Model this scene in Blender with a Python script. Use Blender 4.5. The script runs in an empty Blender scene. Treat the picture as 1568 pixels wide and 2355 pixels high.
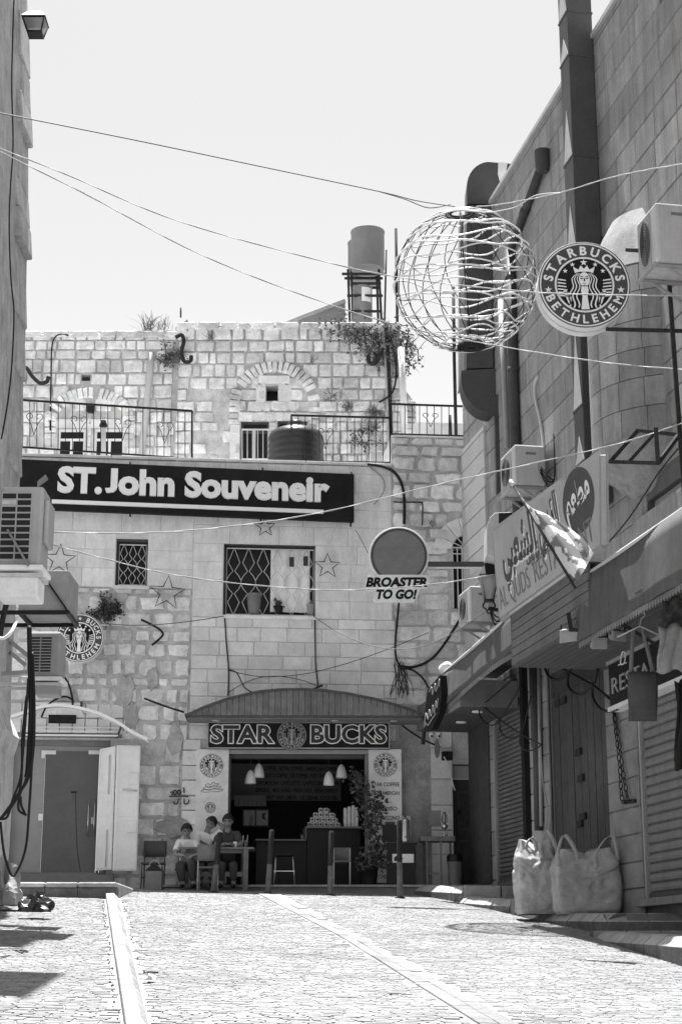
import bpy, bmesh, math, random
from mathutils import Vector, Matrix, Euler
rnd = random.Random(11)
sc = bpy.context.scene
COL = sc.collection
# ------------------------------------------------------------------ camera, light, exposure
W, H = 1568.0, 2355.0            # measuring grid of the reference photograph
FPX, CX, CY, HOR = 3841.0, 784.0, 1177.5, 2219.0
PITCH = math.atan((HOR - CY) / FPX)
CP, SP = math.cos(PITCH), math.sin(PITCH)
cam = bpy.data.cameras.new('camera')
cam.sensor_fit = 'VERTICAL'; cam.sensor_height = 36.0; cam.lens = 36.0 * FPX / H
cam.clip_start = 0.1; cam.clip_end = 1000
camo = bpy.data.objects.new('camera', cam); COL.objects.link(camo)
camo.location = (0, 0, 0); camo.rotation_euler = (math.pi / 2 + PITCH, 0, 0)
sc.camera = camo
SUN_EL = math.radians(79.5)
wd = bpy.data.worlds.new('World'); sc.world = wd; wd.use_nodes = True
nt = wd.node_tree
sky = nt.nodes.new('ShaderNodeTexSky'); sky.sky_type = 'NISHITA'; sky.sun_disc = False
sky.sun_elevation = SUN_EL; sky.sun_rotation = 0.0; sky.altitude = 700; sky.air_density = 1.0; sky.dust_density = 3.0
bw = nt.nodes.new('ShaderNodeRGBToBW')
bg = nt.nodes['Background']; bg.inputs['Strength'].default_value = 0.077
nt.links.new(sky.outputs[0], bw.inputs[0]); nt.links.new(bw.outputs[0], bg.inputs['Color'])
sl = bpy.data.lights.new('sun', 'SUN'); sl.energy = 3.9; sl.angle = math.radians(0.53); sl.color = (1, 1, 1)
so = bpy.data.objects.new('sun', sl); COL.objects.link(so); so.location = (0, 40, 60)
so.rotation_euler = Vector((0.055, -math.cos(SUN_EL), -math.sin(SUN_EL))).to_track_quat('-Z', 'Y').to_euler()
sc.view_settings.view_transform = 'Standard'; sc.view_settings.look = 'None'
sc.view_settings.gamma = 1.0; sc.view_settings.use_curve_mapping = False
sc.view_settings.exposure = 2.0
sc.cycles.max_bounces = 7; sc.cycles.diffuse_bounces = 4; sc.cycles.transparent_max_bounces = 12
# ------------------------------------------------------------------ measuring helpers
UPZ = Vector((0, 0, 1))
def ray(u, v):
    x, y = (u - CX) / FPX, (CY - v) / FPX
    return Vector((x, CP - y * SP, SP + y * CP))
def pt(u, v, Y):
    r = ray(u, v); return r * (Y / r.y)
def scl(Y, z=0.0):               # metres per grid unit at a depth
    return (Y * CP + z * SP) / FPX
GA, GB, GC = -1.5, 0.0901, -0.025
GY = 30.25                       # the street levels out at the terrace
def gz(X, Y): return GA + GB * min(Y, GY) + GC * max(-7, min(7, X))
def gp(u, v, h=0.0):
    r = ray(u, v); t = (GA + h) / (r.z - GB * r.y - GC * r.x)
    return r * t
class Fr:
    def __init__(s, o, ang):
        s.o = Vector((o[0], o[1], 0)); s.ang = math.radians(ang)
        s.T = Vector((math.cos(s.ang), math.sin(s.ang), 0)); s.N = Vector((math.sin(s.ang), -math.cos(s.ang), 0))
    def w(s, a, z, d=0.0): return s.o + s.T * a + s.N * d + UPZ * z
    def px(s, u, v, d=0.0):
        r = ray(u, v); t = (s.o + s.N * d).dot(s.N) / r.dot(s.N); p = r * t
        return ((p - s.o).dot(s.T), p.z)
    def wp(s, u, v, d=0.0): return s.w(*s.px(u, v, d), d)
    def rect(s, u0, u1, v0, v1, d=0.0):      # -> a0,a1,z0,z1 (z0 low)
        vm = (v0 + v1) / 2; um = (u0 + u1) / 2
        return s.px(u0, vm, d)[0], s.px(u1, vm, d)[0], s.px(um, v1, d)[1], s.px(um, v0, d)[1]
class Sub:                       # scaled, moved, turned copy of a frame for print and emblems
    def __init__(s, fr, a, z, k=1.0, d=0.0, rot=0.0): s.fr, s.a, s.z, s.k, s.d, s.c, s.s = fr, a, z, k, d, math.cos(rot), math.sin(rot)
    def w(s, a, z, d=0.0): return s.fr.w(s.a + s.k * (a * s.c - z * s.s), s.z + s.k * (a * s.s + z * s.c), s.d + d)
class Fr3:                       # free frame given by origin and two axes
    def __init__(s, o, T, Z): s.o, s.T, s.Z = Vector(o), Vector(T).normalized(), Vector(Z).normalized(); s.N = s.T.cross(s.Z)
    def w(s, a, z, d=0.0): return s.o + s.T * a + s.Z * z + s.N * d
WORLD = Fr((0, 0), 0)
A = Fr((0, 31.0), 5.5)                                    # front house with the shop
HU = Fr((0, 34.5), 0.0)                                   # old house set back behind the terrace
R = Fr((2.40, 31.2), math.degrees(math.atan2(-1, 0.185)))  # clad building along the right side
_p = A.wp(685, 1850, 0.2); S = Fr((_p.x, _p.y), 1.0)      # shop front
_p = A.wp(430, 1125, 0.3); B = Fr((_p.x, _p.y), 7.6)      # big name board
# ------------------------------------------------------------------ materials
def mat(name, v, rough=0.8, n=6.0, c=0.12, bump=0.0, bs=30.0, rand=0.0, metal=0.0, stain=0.0, spec=0.3, island=False, trans=0.0, emit=0.0, streak=None):
    m = bpy.data.materials.new(name); m.use_nodes = True
    t = m.node_tree; p = t.nodes['Principled BSDF']
    L = t.links.new
    p.inputs['Roughness'].default_value = rough; p.inputs['Metallic'].default_value = metal
    p.inputs['Specular IOR Level'].default_value = spec
    if trans: p.inputs['Transmission Weight'].default_value = trans
    g = t.nodes.new('ShaderNodeNewGeometry')
    def noise(scale, det=5.0, vec=None, rgh=0.6):
        x = t.nodes.new('ShaderNodeTexNoise'); x.inputs['Scale'].default_value = scale; x.inputs['Detail'].default_value = det; x.inputs['Roughness'].default_value = rgh
        L(vec or g.outputs['Position'], x.inputs['Vector']); return x.outputs['Fac']
    def mth(op, a, b):
        x = t.nodes.new('ShaderNodeMath'); x.operation = op
        for i, k in enumerate((a, b)):
            if isinstance(k, (int, float)): x.inputs[i].default_value = k
            else: L(k, x.inputs[i])
        return x.outputs[0]
    def rng(val, a, b, c0, c1):
        x = t.nodes.new('ShaderNodeMapRange'); x.inputs[1].default_value = a; x.inputs[2].default_value = b; x.inputs[3].default_value = c0; x.inputs[4].default_value = c1
        L(val, x.inputs[0]); return x.outputs[0]
    k = rng(noise(n), 0.3, 0.7, 1 - c, 1 + c)
    k = mth('MULTIPLY', k, rng(noise(n * 7, 3), 0.3, 0.7, 1 - c * 0.6, 1 + c * 0.6))
    if rand:
        if island: ro = g.outputs['Random Per Island']
        else: ro = t.nodes.new('ShaderNodeObjectInfo').outputs['Random']
        k = mth('MULTIPLY', k, rng(ro, 0, 1, 1 - rand, 1 + rand))
    if stain:
        mp = t.nodes.new('ShaderNodeMapping'); mp.inputs['Scale'].default_value = streak or (1, 1, 1)
        L(g.outputs['Position'], mp.inputs['Vector'])
        k = mth('MULTIPLY', k, rng(noise(0.9 if not streak else 2.0, 6, mp.outputs[0], 0.7), 0.42, 0.66, 1.0, 1 - stain))
    k = mth('MULTIPLY', k, v)
    cb = t.nodes.new('ShaderNodeCombineColor')
    for i in range(3): L(k, cb.inputs[i])
    L(cb.outputs[0], p.inputs['Base Color'])
    if emit:
        p.inputs['Emission Strength'].default_value = emit; p.inputs['Emission Color'].default_value = (1, 1, 1, 1)
    if bump:
        b = t.nodes.new('ShaderNodeBump'); b.inputs['Strength'].default_value = bump; b.inputs['Distance'].default_value = 0.03
        L(noise(bs, 6, None, 0.7), b.inputs['Height']); L(b.outputs[0], p.inputs['Normal'])
    return m
M = {}
def mk(name, *a, **k): M[name] = mat(name, *a, **k)
mk('stone', 0.78, 0.9, 6, 0.22, 0.9, 16, rand=0.2, stain=0.32)
mk('ashlar', 0.75, 0.85, 4, 0.10, 0.4, 24, rand=0.12, stain=0.22)
mk('plaster', 0.75, 0.9, 4, 0.09, 0.6, 22, rand=0.05, stain=0.2, streak=(2.5, 2.5, 0.7))
mk('mortar', 0.58, 0.95, 4, 0.22, 0.6, 25, stain=0.35)
mk('old_render', 0.42, 0.95, 3, 0.25, 0.6, 18, stain=0.4)
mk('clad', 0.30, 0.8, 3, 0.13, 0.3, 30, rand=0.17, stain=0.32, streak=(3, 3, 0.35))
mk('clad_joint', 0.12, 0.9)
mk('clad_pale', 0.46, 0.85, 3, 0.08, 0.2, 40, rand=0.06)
mk('left_wall', 0.46, 0.95, 3, 0.2, 0.5, 20, rand=0.1, stain=0.3, streak=(4, 4, 0.6))
mk('ground', 0.27, 0.95, 4, 0.15)
mk('paver', 0.255, 0.9, 7, 0.26, 0.9, 40, rand=0.12, stain=0.22)
mk('paver_island', 0.255, 0.9, 7, 0.26, 0.9, 40, rand=0.12, island=True, stain=0.22)
mk('flag', 0.245, 0.9, 7, 0.20, 0.8, 40, rand=0.12, stain=0.3)
mk('kerb_pale', 0.27, 0.9, 7, 0.18, 0.7, 36, rand=0.12, stain=0.25)
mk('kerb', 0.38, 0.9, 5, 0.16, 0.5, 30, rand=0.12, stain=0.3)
mk('pave_dark', 0.20, 0.95, 5, 0.15, 0.3, 40, stain=0.3)
mk('black', 0.009, 0.5, 6, 0.2)
mk('signblack', 0.012, 0.6, 3, 0.3, spec=0.15)
mk('signfill', 0.035, 0.6)
mk('blackcloth', 0.02, 0.95, spec=0.1)
mk('iron', 0.03, 0.85, 10, 0.3, spec=0.15)
mk('gridpaint', 0.55, 0.6)
mk('rope', 0.70, 0.35, 30, 0.1)
mk('wire', 0.12, 0.6)
mk('wirepale', 0.42, 0.7, 60, 0.25)
mk('duct', 0.062, 0.55, 3, 0.15, spec=0.35)
mk('galv', 0.50, 0.45, 4, 0.15, spec=0.5, stain=0.15)
mk('pipe', 0.055, 0.6, 6, 0.2)
mk('white', 0.78, 0.6, 4, 0.05)
mk('whitedirty', 0.74, 0.7, 4, 0.1, stain=0.2)
mk('acwhite', 0.48, 0.55, 4, 0.06, stain=0.18, streak=(5, 5, 0.8))
mk('acgrey', 0.33, 0.6, 4, 0.06, stain=0.15)
mk('letter', 0.80, 0.5, 3, 0.04)
mk('plaster_bed', 0.62, 0.9, 3, 0.1, 0.3, 30, stain=0.15)
mk('letterside', 0.45, 0.6)
mk('grey', 0.30, 0.7, 5, 0.12)
mk('midgrey', 0.18, 0.7, 5, 0.12)
mk('darkgrey', 0.07, 0.75, 5, 0.15)
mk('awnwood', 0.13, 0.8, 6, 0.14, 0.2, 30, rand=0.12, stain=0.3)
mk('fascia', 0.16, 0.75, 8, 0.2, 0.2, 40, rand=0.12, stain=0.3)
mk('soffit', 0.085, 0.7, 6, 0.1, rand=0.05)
mk('awncloth', 0.095, 0.9, 3, 0.12, stain=0.25, streak=(3, 3, 0.5))
mk('signpale', 0.38, 0.6, 3, 0.06, stain=0.12)
mk('signink', 0.05, 0.7)
mk('shutter', 0.13, 0.6, 5, 0.12, stain=0.25, streak=(4, 4, 0.6))
mk('shutter_pale', 0.19, 0.6, 5, 0.12, stain=0.25, streak=(4, 4, 0.6))
mk('wooddoor', 0.06, 0.8, 8, 0.2, 0.2, 30, rand=0.15, stain=0.2)
mk('lightdoor', 0.78, 0.6, 3, 0.06, stain=0.08)
mk('alu', 0.50, 0.5, 4, 0.06, spec=0.5)
mk('glassdark', 0.018, 0.35, 2, 0.2, spec=0.15)
mk('frost', 0.28, 0.35, 3, 0.08)
mk('frostdark', 0.10, 0.25, 3, 0.08)
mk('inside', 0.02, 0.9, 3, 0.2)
mk('menu', 0.16, 0.7, 3, 0.12)
mk('bag', 0.42, 0.8, 4, 0.14, 0.9, 7, stain=0.3)
mk('jamb', 0.27, 0.85, 4, 0.14, 0.4, 24, rand=0.1, stain=0.3)
mk('kerb_dark', 0.14, 0.95, 6, 0.25, 0.5, 26, stain=0.35)  # for upright faces: grime plus shade put into the colour
mk('curtain', 0.78, 0.8)
mk('concrete', 0.22, 0.9, 5, 0.15, 0.3, 30, stain=0.2)
mk('wood', 0.15, 0.7, 9, 0.2)
mk('bollard', 0.11, 0.8, 14, 0.3, 0.3, 60)
mk('leaf', 0.075, 0.7, 20, 0.3, rand=0.3, island=True)
mk('dryleaf', 0.13, 0.85, 20, 0.3, rand=0.3, island=True)
mk('skin', 0.21, 0.6, 8, 0.06)
mk('hair', 0.015, 0.6)
mk('whiteshirt', 0.66, 0.9, 8, 0.06)
mk('darkshirt', 0.06, 0.9, 8, 0.1)
mk('denim', 0.045, 0.9, 8, 0.15)
mk('tank', 0.17, 0.6, 3, 0.1)
mk('tankblack', 0.02, 0.35, 3, 0.2, spec=0.5)
mk('steel', 0.55, 0.25, 3, 0.05, metal=0.9)
mk('ceramic', 0.68, 0.3, 3, 0.04)
mk('fabric_patch', 0.25, 0.85, 2.0, 0.25)
mk('scarf', 0.06, 0.9, 12, 0.6)
def cloth_mat(name, v):          # thin cloth that lets light through
    m = bpy.data.materials.new(name); m.use_nodes = True; t = m.node_tree; L = t.links.new
    out = t.nodes['Material Output']; t.nodes.remove(t.nodes['Principled BSDF'])
    g = t.nodes.new('ShaderNodeNewGeometry'); nz = t.nodes.new('ShaderNodeTexNoise'); nz.inputs['Scale'].default_value = 5.5; nz.inputs['Detail'].default_value = 3
    L(g.outputs['Position'], nz.inputs['Vector'])
    r = t.nodes.new('ShaderNodeMapRange'); r.inputs[1].default_value = 0.50; r.inputs[2].default_value = 0.53; r.inputs[3].default_value = v; r.inputs[4].default_value = v * 0.3
    L(nz.outputs['Fac'], r.inputs[0])
    a = t.nodes.new('ShaderNodeBsdfDiffuse'); b = t.nodes.new('ShaderNodeBsdfTranslucent'); x = t.nodes.new('ShaderNodeMixShader'); x.inputs[0].default_value = 0.5
    L(r.outputs[0], a.inputs['Color']); L(r.outputs[0], b.inputs['Color']); L(a.outputs[0], x.inputs[1]); L(b.outputs[0], x.inputs[2]); L(x.outputs[0], out.inputs['Surface'])
    M[name] = m
cloth_mat('flagcloth', 0.85)
def poly_mat(name, v, fac):      # translucent sheet (polycarbonate)
    m = bpy.data.materials.new(name); m.use_nodes = True; t = m.node_tree; L = t.links.new
    out = t.nodes['Material Output']; p = t.nodes['Principled BSDF']; p.inputs['Base Color'].default_value = (v, v, v, 1); p.inputs['Roughness'].default_value = 0.3
    tr = t.nodes.new('ShaderNodeBsdfTransparent'); x = t.nodes.new('ShaderNodeMixShader'); x.inputs[0].default_value = fac
    L(tr.outputs[0], x.inputs[1]); L(p.outputs[0], x.inputs[2]); L(x.outputs[0], out.inputs['Surface']); M[name] = m
poly_mat('polycarb', 0.35, 0.62)
poly_mat('clearglass', 0.25, 0.25)
# ------------------------------------------------------------------ object helpers
def tag(o, label=None, cat=None, group=None, kind=None):
    if label: o['label'] = label
    if cat: o['category'] = cat
    if group: o['group'] = group
    if kind: o['kind'] = kind
    return o
def thing(name, label, cat, loc, group=None, kind=None):
    e = bpy.data.objects.new(name, None); e.empty_display_size = 0.2; e.location = loc; COL.objects.link(e)
    return tag(e, label, cat, group, kind)
def attach(o, parent):
    o.parent = parent
    m = Matrix.Translation(-parent.location) if parent.parent is None else Matrix.Identity(4)
    if parent.parent is not None:
        m = Matrix.Identity(4)      # part meshes are built at world zero, so their own space is the world
        if parent.get('_loc') is not None: m = Matrix.Identity(4)
    o.matrix_parent_inverse = m
class MB:
    def __init__(s): s.v, s.f, s.sm = [], [], []
    def add(s, vs, fs, smooth=False):
        b = len(s.v); s.v += [tuple(v) for v in vs]; s.f += [tuple(i + b for i in f) for f in fs]; s.sm += [smooth] * len(fs); return s
    def quad(s, a, b, c, d, smooth=False): return s.add((a, b, c, d), ((0, 1, 2, 3),), smooth)
    def box(s, fr, a0, a1, z0, z1, d0, d1):
        P = [fr.w(a, z, d) for d in (d0, d1) for a, z in ((a0, z0), (a1, z0), (a1, z1), (a0, z1))]
        return s.add(P, ((4, 5, 6, 7), (3, 2, 1, 0), (0, 1, 5, 4), (1, 2, 6, 5), (2, 3, 7, 6), (3, 0, 4, 7)))
    def hexa(s, p): return s.add(p, ((0, 3, 2, 1), (4, 5, 6, 7), (0, 1, 5, 4), (1, 2, 6, 5), (2, 3, 7, 6), (3, 0, 4, 7)))
    def prism(s, fr, pts, d0, d1):
        n = len(pts)
        P = [fr.w(a, z, d0) for a, z in pts] + [fr.w(a, z, d1) for a, z in pts]
        ar = sum(pts[i][0] * pts[(i + 1) % n][1] - pts[(i + 1) % n][0] * pts[i][1] for i in range(n))
        o = range(n) if ar > 0 else range(n - 1, -1, -1); o = list(o)
        F = [tuple(n + i for i in o), tuple(reversed(o))]
        for i in range(n):
            j = (i + 1) % n
            F.append((i, j, n + j, n + i) if ar > 0 else (j, i, n + i, n + j))
        return s.add(P, F)
    def flat(s, fr, pts, d=0.0):
        n = len(pts); ar = sum(pts[i][0] * pts[(i + 1) % n][1] - pts[(i + 1) % n][0] * pts[i][1] for i in range(n))
        if ar < 0: pts = pts[::-1]
        return s.add([fr.w(a, z, d) for a, z in pts], (tuple(range(n)),))
    def tube(s, pts, r, n=6, closed=False, caps=True, smooth=True):
        pts = [Vector(p) for p in pts]
        if not closed: pts = [p for i, p in enumerate(pts) if i == 0 or (p - pts[i - 1]).length > 1e-6]
        N = len(pts)
        if N < 2: return s
        rs = r if isinstance(r, (list, tuple)) else [r] * N
        def tan(i):
            if closed: return (pts[(i + 1) % N] - pts[i - 1]).normalized()
            return (pts[min(N - 1, i + 1)] - pts[max(0, i - 1)]).normalized()
        t0 = tan(0); up = Vector((0, 0, 1)) if abs(t0.z) < 0.9 else Vector((1, 0, 0))
        x = t0.cross(up).normalized(); vs = []
        for i in range(N):
            t = tan(i); x = (x - t * x.dot(t)); x = x.normalized() if x.length > 1e-6 else t.orthogonal().normalized(); y = t.cross(x)
            for k in range(n):
                a = 2 * math.pi * k / n; vs.append(pts[i] + (x * math.cos(a) + y * math.sin(a)) * rs[min(i, len(rs) - 1)])
        F = []
        for i in range(N if closed else N - 1):
            for k in range(n):
                j = (i + 1) % N; F.append((i * n + k, i * n + (k + 1) % n, j * n + (k + 1) % n, j * n + k))
        if caps and not closed: F += [tuple(range(n - 1, -1, -1)), tuple((N - 1) * n + k for k in range(n))]
        return s.add(vs, F, smooth)
    def bar(s, a, b, w, h=None):                   # square bar between two points
        a, b = Vector(a), Vector(b); h = h or w; t = (b - a).normalized()
        x = t.cross(UPZ); x = x.normalized() if x.length > 1e-3 else Vector((1, 0, 0)); y = x.cross(t)
        P = [p + x * (sx * w / 2) + y * (sy * h / 2) for p in (a, b) for sx, sy in ((-1, -1), (1, -1), (1, 1), (-1, 1))]
        return s.add(P, ((0, 3, 2, 1), (4, 5, 6, 7), (0, 1, 5, 4), (1, 2, 6, 5), (2, 3, 7, 6), (3, 0, 4, 7)))
    def lathe(s, c, prof, n=20, ax=UPZ, smooth=True, caps=True, sx=1.0, ph=0.0):
        c = Vector(c); ax = Vector(ax).normalized(); x = ax.orthogonal().normalized()
        if abs(ax.z) > 0.99: x = Vector((1, 0, 0))
        y = ax.cross(x); vs = [c + ax * z + (x * (math.cos(2 * math.pi * k / n + ph) * sx) + y * math.sin(2 * math.pi * k / n + ph)) * r for r, z in prof for k in range(n)]
        F = [(i * n + k, i * n + (k + 1) % n, (i + 1) * n + (k + 1) % n, (i + 1) * n + k) for i in range(len(prof) - 1) for k in range(n)]
        s.add(vs, F, smooth)
        if caps: s.add(vs[:n], (tuple(range(n - 1, -1, -1)),)); s.add(vs[-n:], (tuple(range(n)),))
        return s
    def grid(s, fn, nu, nv, smooth=True):
        vs = [fn(i / nu, j / nv) for j in range(nv + 1) for i in range(nu + 1)]
        return s.add(vs, [(j * (nu + 1) + i, j * (nu + 1) + i + 1, (j + 1) * (nu + 1) + i + 1, (j + 1) * (nu + 1) + i) for j in range(nv) for i in range(nu)], smooth)
    def ball(s, c, r, n=10, sc3=(1, 1, 1)):
        c = Vector(c); m = n // 2 + 1
        return s.grid(lambda u, v: c + Vector((math.cos(2 * math.pi * u) * math.sin(math.pi * v) * r * sc3[0], math.sin(2 * math.pi * u) * math.sin(math.pi * v) * r * sc3[1], -math.cos(math.pi * v) * r * sc3[2])), n, m)
    def build(s, name, m, parent=None, bev=0.0, label=None, cat=None, group=None, kind=None, solid=0.0):
        me = bpy.data.meshes.new(name); me.from_pydata(s.v, [], s.f); me.update()
        me.polygons.foreach_set('use_smooth', s.sm)
        me.materials.append(M[m] if isinstance(m, str) else m)
        o = bpy.data.objects.new(name, me); COL.objects.link(o)
        if parent is not None: attach(o, parent)
        if solid:
            md = o.modifiers.new('thickness', 'SOLIDIFY'); md.thickness = solid
        if bev:
            md = o.modifiers.new('bevel', 'BEVEL'); md.width = bev; md.segments = 2; md.limit_method = 'ANGLE'
        return tag(o, label, cat, group, kind)
def dup_tree(root, delta, label=None):
    c = root.copy(); COL.objects.link(c); c.location = root.location + Vector(delta)
    if label: c['label'] = label
    for ch in root.children:
        k = ch.copy(); COL.objects.link(k); k.parent = c; k.matrix_parent_inverse = ch.matrix_parent_inverse.copy()
        for g in ch.children:
            q = g.copy(); COL.objects.link(q); q.parent = k; q.matrix_parent_inverse = g.matrix_parent_inverse.copy()
    return c
def arc(c, r0, r1, a0, a1, n, fr=None):
    return [(c[0] + math.cos(math.radians(a0 + (a1 - a0) * i / n)) * r0, c[1] + math.sin(math.radians(a0 + (a1 - a0) * i / n)) * r1) for i in range(n + 1)]
def spline(P, n=8):
    P = [Vector(p) for p in P]
    if len(P) < 3: return P
    out = []
    for i in range(len(P) - 1):
        p0, p1, p2, p3 = P[max(0, i - 1)], P[i], P[i + 1], P[min(len(P) - 1, i + 2)]
        for k in range(n):
            t = k / n; out.append(0.5 * ((2 * p1) + (p2 - p0) * t + (2 * p0 - 5 * p1 + 4 * p2 - p3) * t * t + (3 * p1 - p0 - 3 * p2 + p3) * t ** 3))
    return out + [P[-1]]
# lettering
_tc = {}
def tmesh(s, off=0.0):
    if (s, off) in _tc: return _tc[(s, off)]
    c = bpy.data.curves.new('lettering', 'FONT'); c.body = s; c.offset = off; c.resolution_u = 3; c.fill_mode = 'FRONT'
    o = bpy.data.objects.new('lettering', c); COL.objects.link(o)
    me = bpy.data.meshes.new_from_object(o.evaluated_get(bpy.context.evaluated_depsgraph_get()))
    V = [(v.co.x, v.co.y) for v in me.vertices]; Fs = [tuple(p.vertices) for p in me.polygons]
    bpy.data.objects.remove(o); bpy.data.curves.remove(c); bpy.data.meshes.remove(me)
    out = []
    for f in Fs:
        ar = sum(V[f[i]][0] * V[f[(i + 1) % len(f)]][1] - V[f[(i + 1) % len(f)]][0] * V[f[i]][1] for i in range(len(f)))
        out.append(f if ar > 0 else f[::-1])
    ed = {}
    for f in out:
        for i in range(len(f)):
            e = (f[i], f[(i + 1) % len(f)]); ed[e] = 1
    bd = [e for e in ed if (e[1], e[0]) not in ed]
    _tc[(s, off)] = (V, out, bd)
    return _tc[(s, off)]
def text(mb, fr, s, a, z, h=None, width=None, al='L', d=0.0, dep=0.0, off=0.0, shear=0.0, outline=0.0, side=None, body=True):
    V, Fs, bd = tmesh(s, off)
    if not V: return
    x0, x1 = min(v[0] for v in V), max(v[0] for v in V)
    ky = h / 0.71 if h else width / (x1 - x0)
    kx = width / (x1 - x0) if width else ky
    ox = a - x0 * kx - {'L': 0, 'C': 0.5, 'R': 1}[al] * (x1 - x0) * kx
    f2 = [(ox + v[0] * kx + v[1] * ky * shear, z + v[1] * ky) for v in V]
    if body: mb.add([fr.w(p[0], p[1], d + dep) for p in f2], Fs)
    if dep:
        for i, j in bd:
            (side or mb).quad(fr.w(*f2[i], d), fr.w(*f2[j], d), fr.w(*f2[j], d + dep), fr.w(*f2[i], d + dep))
    if outline:
        for i, j in bd:
            p, q = Vector(f2[i]), Vector(f2[j]); t = (q - p)
            if t.length < 1e-6: continue
            t.normalize(); n = Vector((-t.y, t.x)) * outline; e = t * outline * 0.4
            (side or mb).flat(fr, [tuple(p - e - n * 0.5), tuple(q + e - n * 0.5), tuple(q + e + n * 0.5), tuple(p - e + n * 0.5)], d + dep + 0.004)
def letters(name, m, parent, fr, s, a, z, h, width, d, dep, off, outline=0.0, om=None):
    V = tmesh(s, off)[0]; x0, x1 = min(v[0] for v in V), max(v[0] for v in V); kx = width / (x1 - x0); res = []
    for i, ch in enumerate(s):
        if ch == ' ': continue
        own = tmesh(ch, off)[0]; pre = tmesh(s[:i + 1], off)[0]; y0_ = min(v[1] for v in own); dropped = ch == 'J' and y0_ < -.08; ox = max(v[0] for v in pre) - max(v[0] for v in own); w = max(v[0] for v in own) - min(v[0] for v in own)
        mb, ol = MB(), MB(); hh = h * .71 / (.71 - y0_) if dropped else h; text(mb, fr, ch, a + (ox + min(v[0] for v in own) - x0) * kx, z - (y0_ * hh / .71 if dropped else 0), h=hh, width=w * kx, d=d, dep=dep, off=off, outline=outline, side=ol if outline else None)
        o = mb.build(name, m, parent)
        if outline: ol.build('letter_outline', om, o)
        res.append(o)
    return res
def arctext(mb, fr, s, rad, h, top=True, span=None, off=0.02, d=0.0, mid=None):
    adv = []
    for ch in s:
        if ch == ' ': adv.append(0.34); continue
        V = tmesh(ch, off)[0]; adv.append(max(v[0] for v in V) - min(v[0] for v in V) + 0.09)
    tot = sum(adv); k = h / 0.71
    sp = math.radians(span) if span else tot * k / rad
    x = 0.0; m0 = math.radians(mid if mid is not None else (90 if top else 270))
    for ch, w in zip(s, adv):
        c = (x + w / 2) / tot; x += w
        if ch == ' ': continue
        a = m0 + sp * (0.5 - c) * (1 if top else -1)
        rot = a - math.pi / 2 if top else a + math.pi / 2
        rr = rad - h / 2 if top else rad + h / 2
        sf = Sub(fr, math.cos(a) * rr, math.sin(a) * rr, 1.0, 0.0, rot)
        kx = min(1.0, sp * rad / (tot * k))
        V = tmesh(ch, off)[0]; cw = max(v[0] for v in V) - min(v[0] for v in V)
        text(mb, sf, ch, 0, 0, h=h, width=cw * k * kx, al='C', d=d, off=off)
def star2(c, r, k=0.4, rot=0.0):
    return [(c[0] + math.sin(math.radians(rot + 36 * i)) * (r if i % 2 == 0 else r * k), c[1] + math.cos(math.radians(rot + 36 * i)) * (r if i % 2 == 0 else r * k)) for i in range(10)]
def ring(mb, fr, r0, r1, d, n=48, c=(0, 0)):
    for i in range(n):
        a, b = 2 * math.pi * i / n, 2 * math.pi * (i + 1) / n
        mb.flat(fr, [(c[0] + r0 * math.cos(a), c[1] + r0 * math.sin(a)), (c[0] + r1 * math.cos(a), c[1] + r1 * math.sin(a)), (c[0] + r1 * math.cos(b), c[1] + r1 * math.sin(b)), (c[0] + r0 * math.cos(b), c[1] + r0 * math.sin(b))], d)
def disc2(r, n=48, c=(0, 0)): return [(c[0] + r * math.cos(2 * math.pi * i / n), c[1] + r * math.sin(2 * math.pi * i / n)) for i in range(n)]
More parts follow.
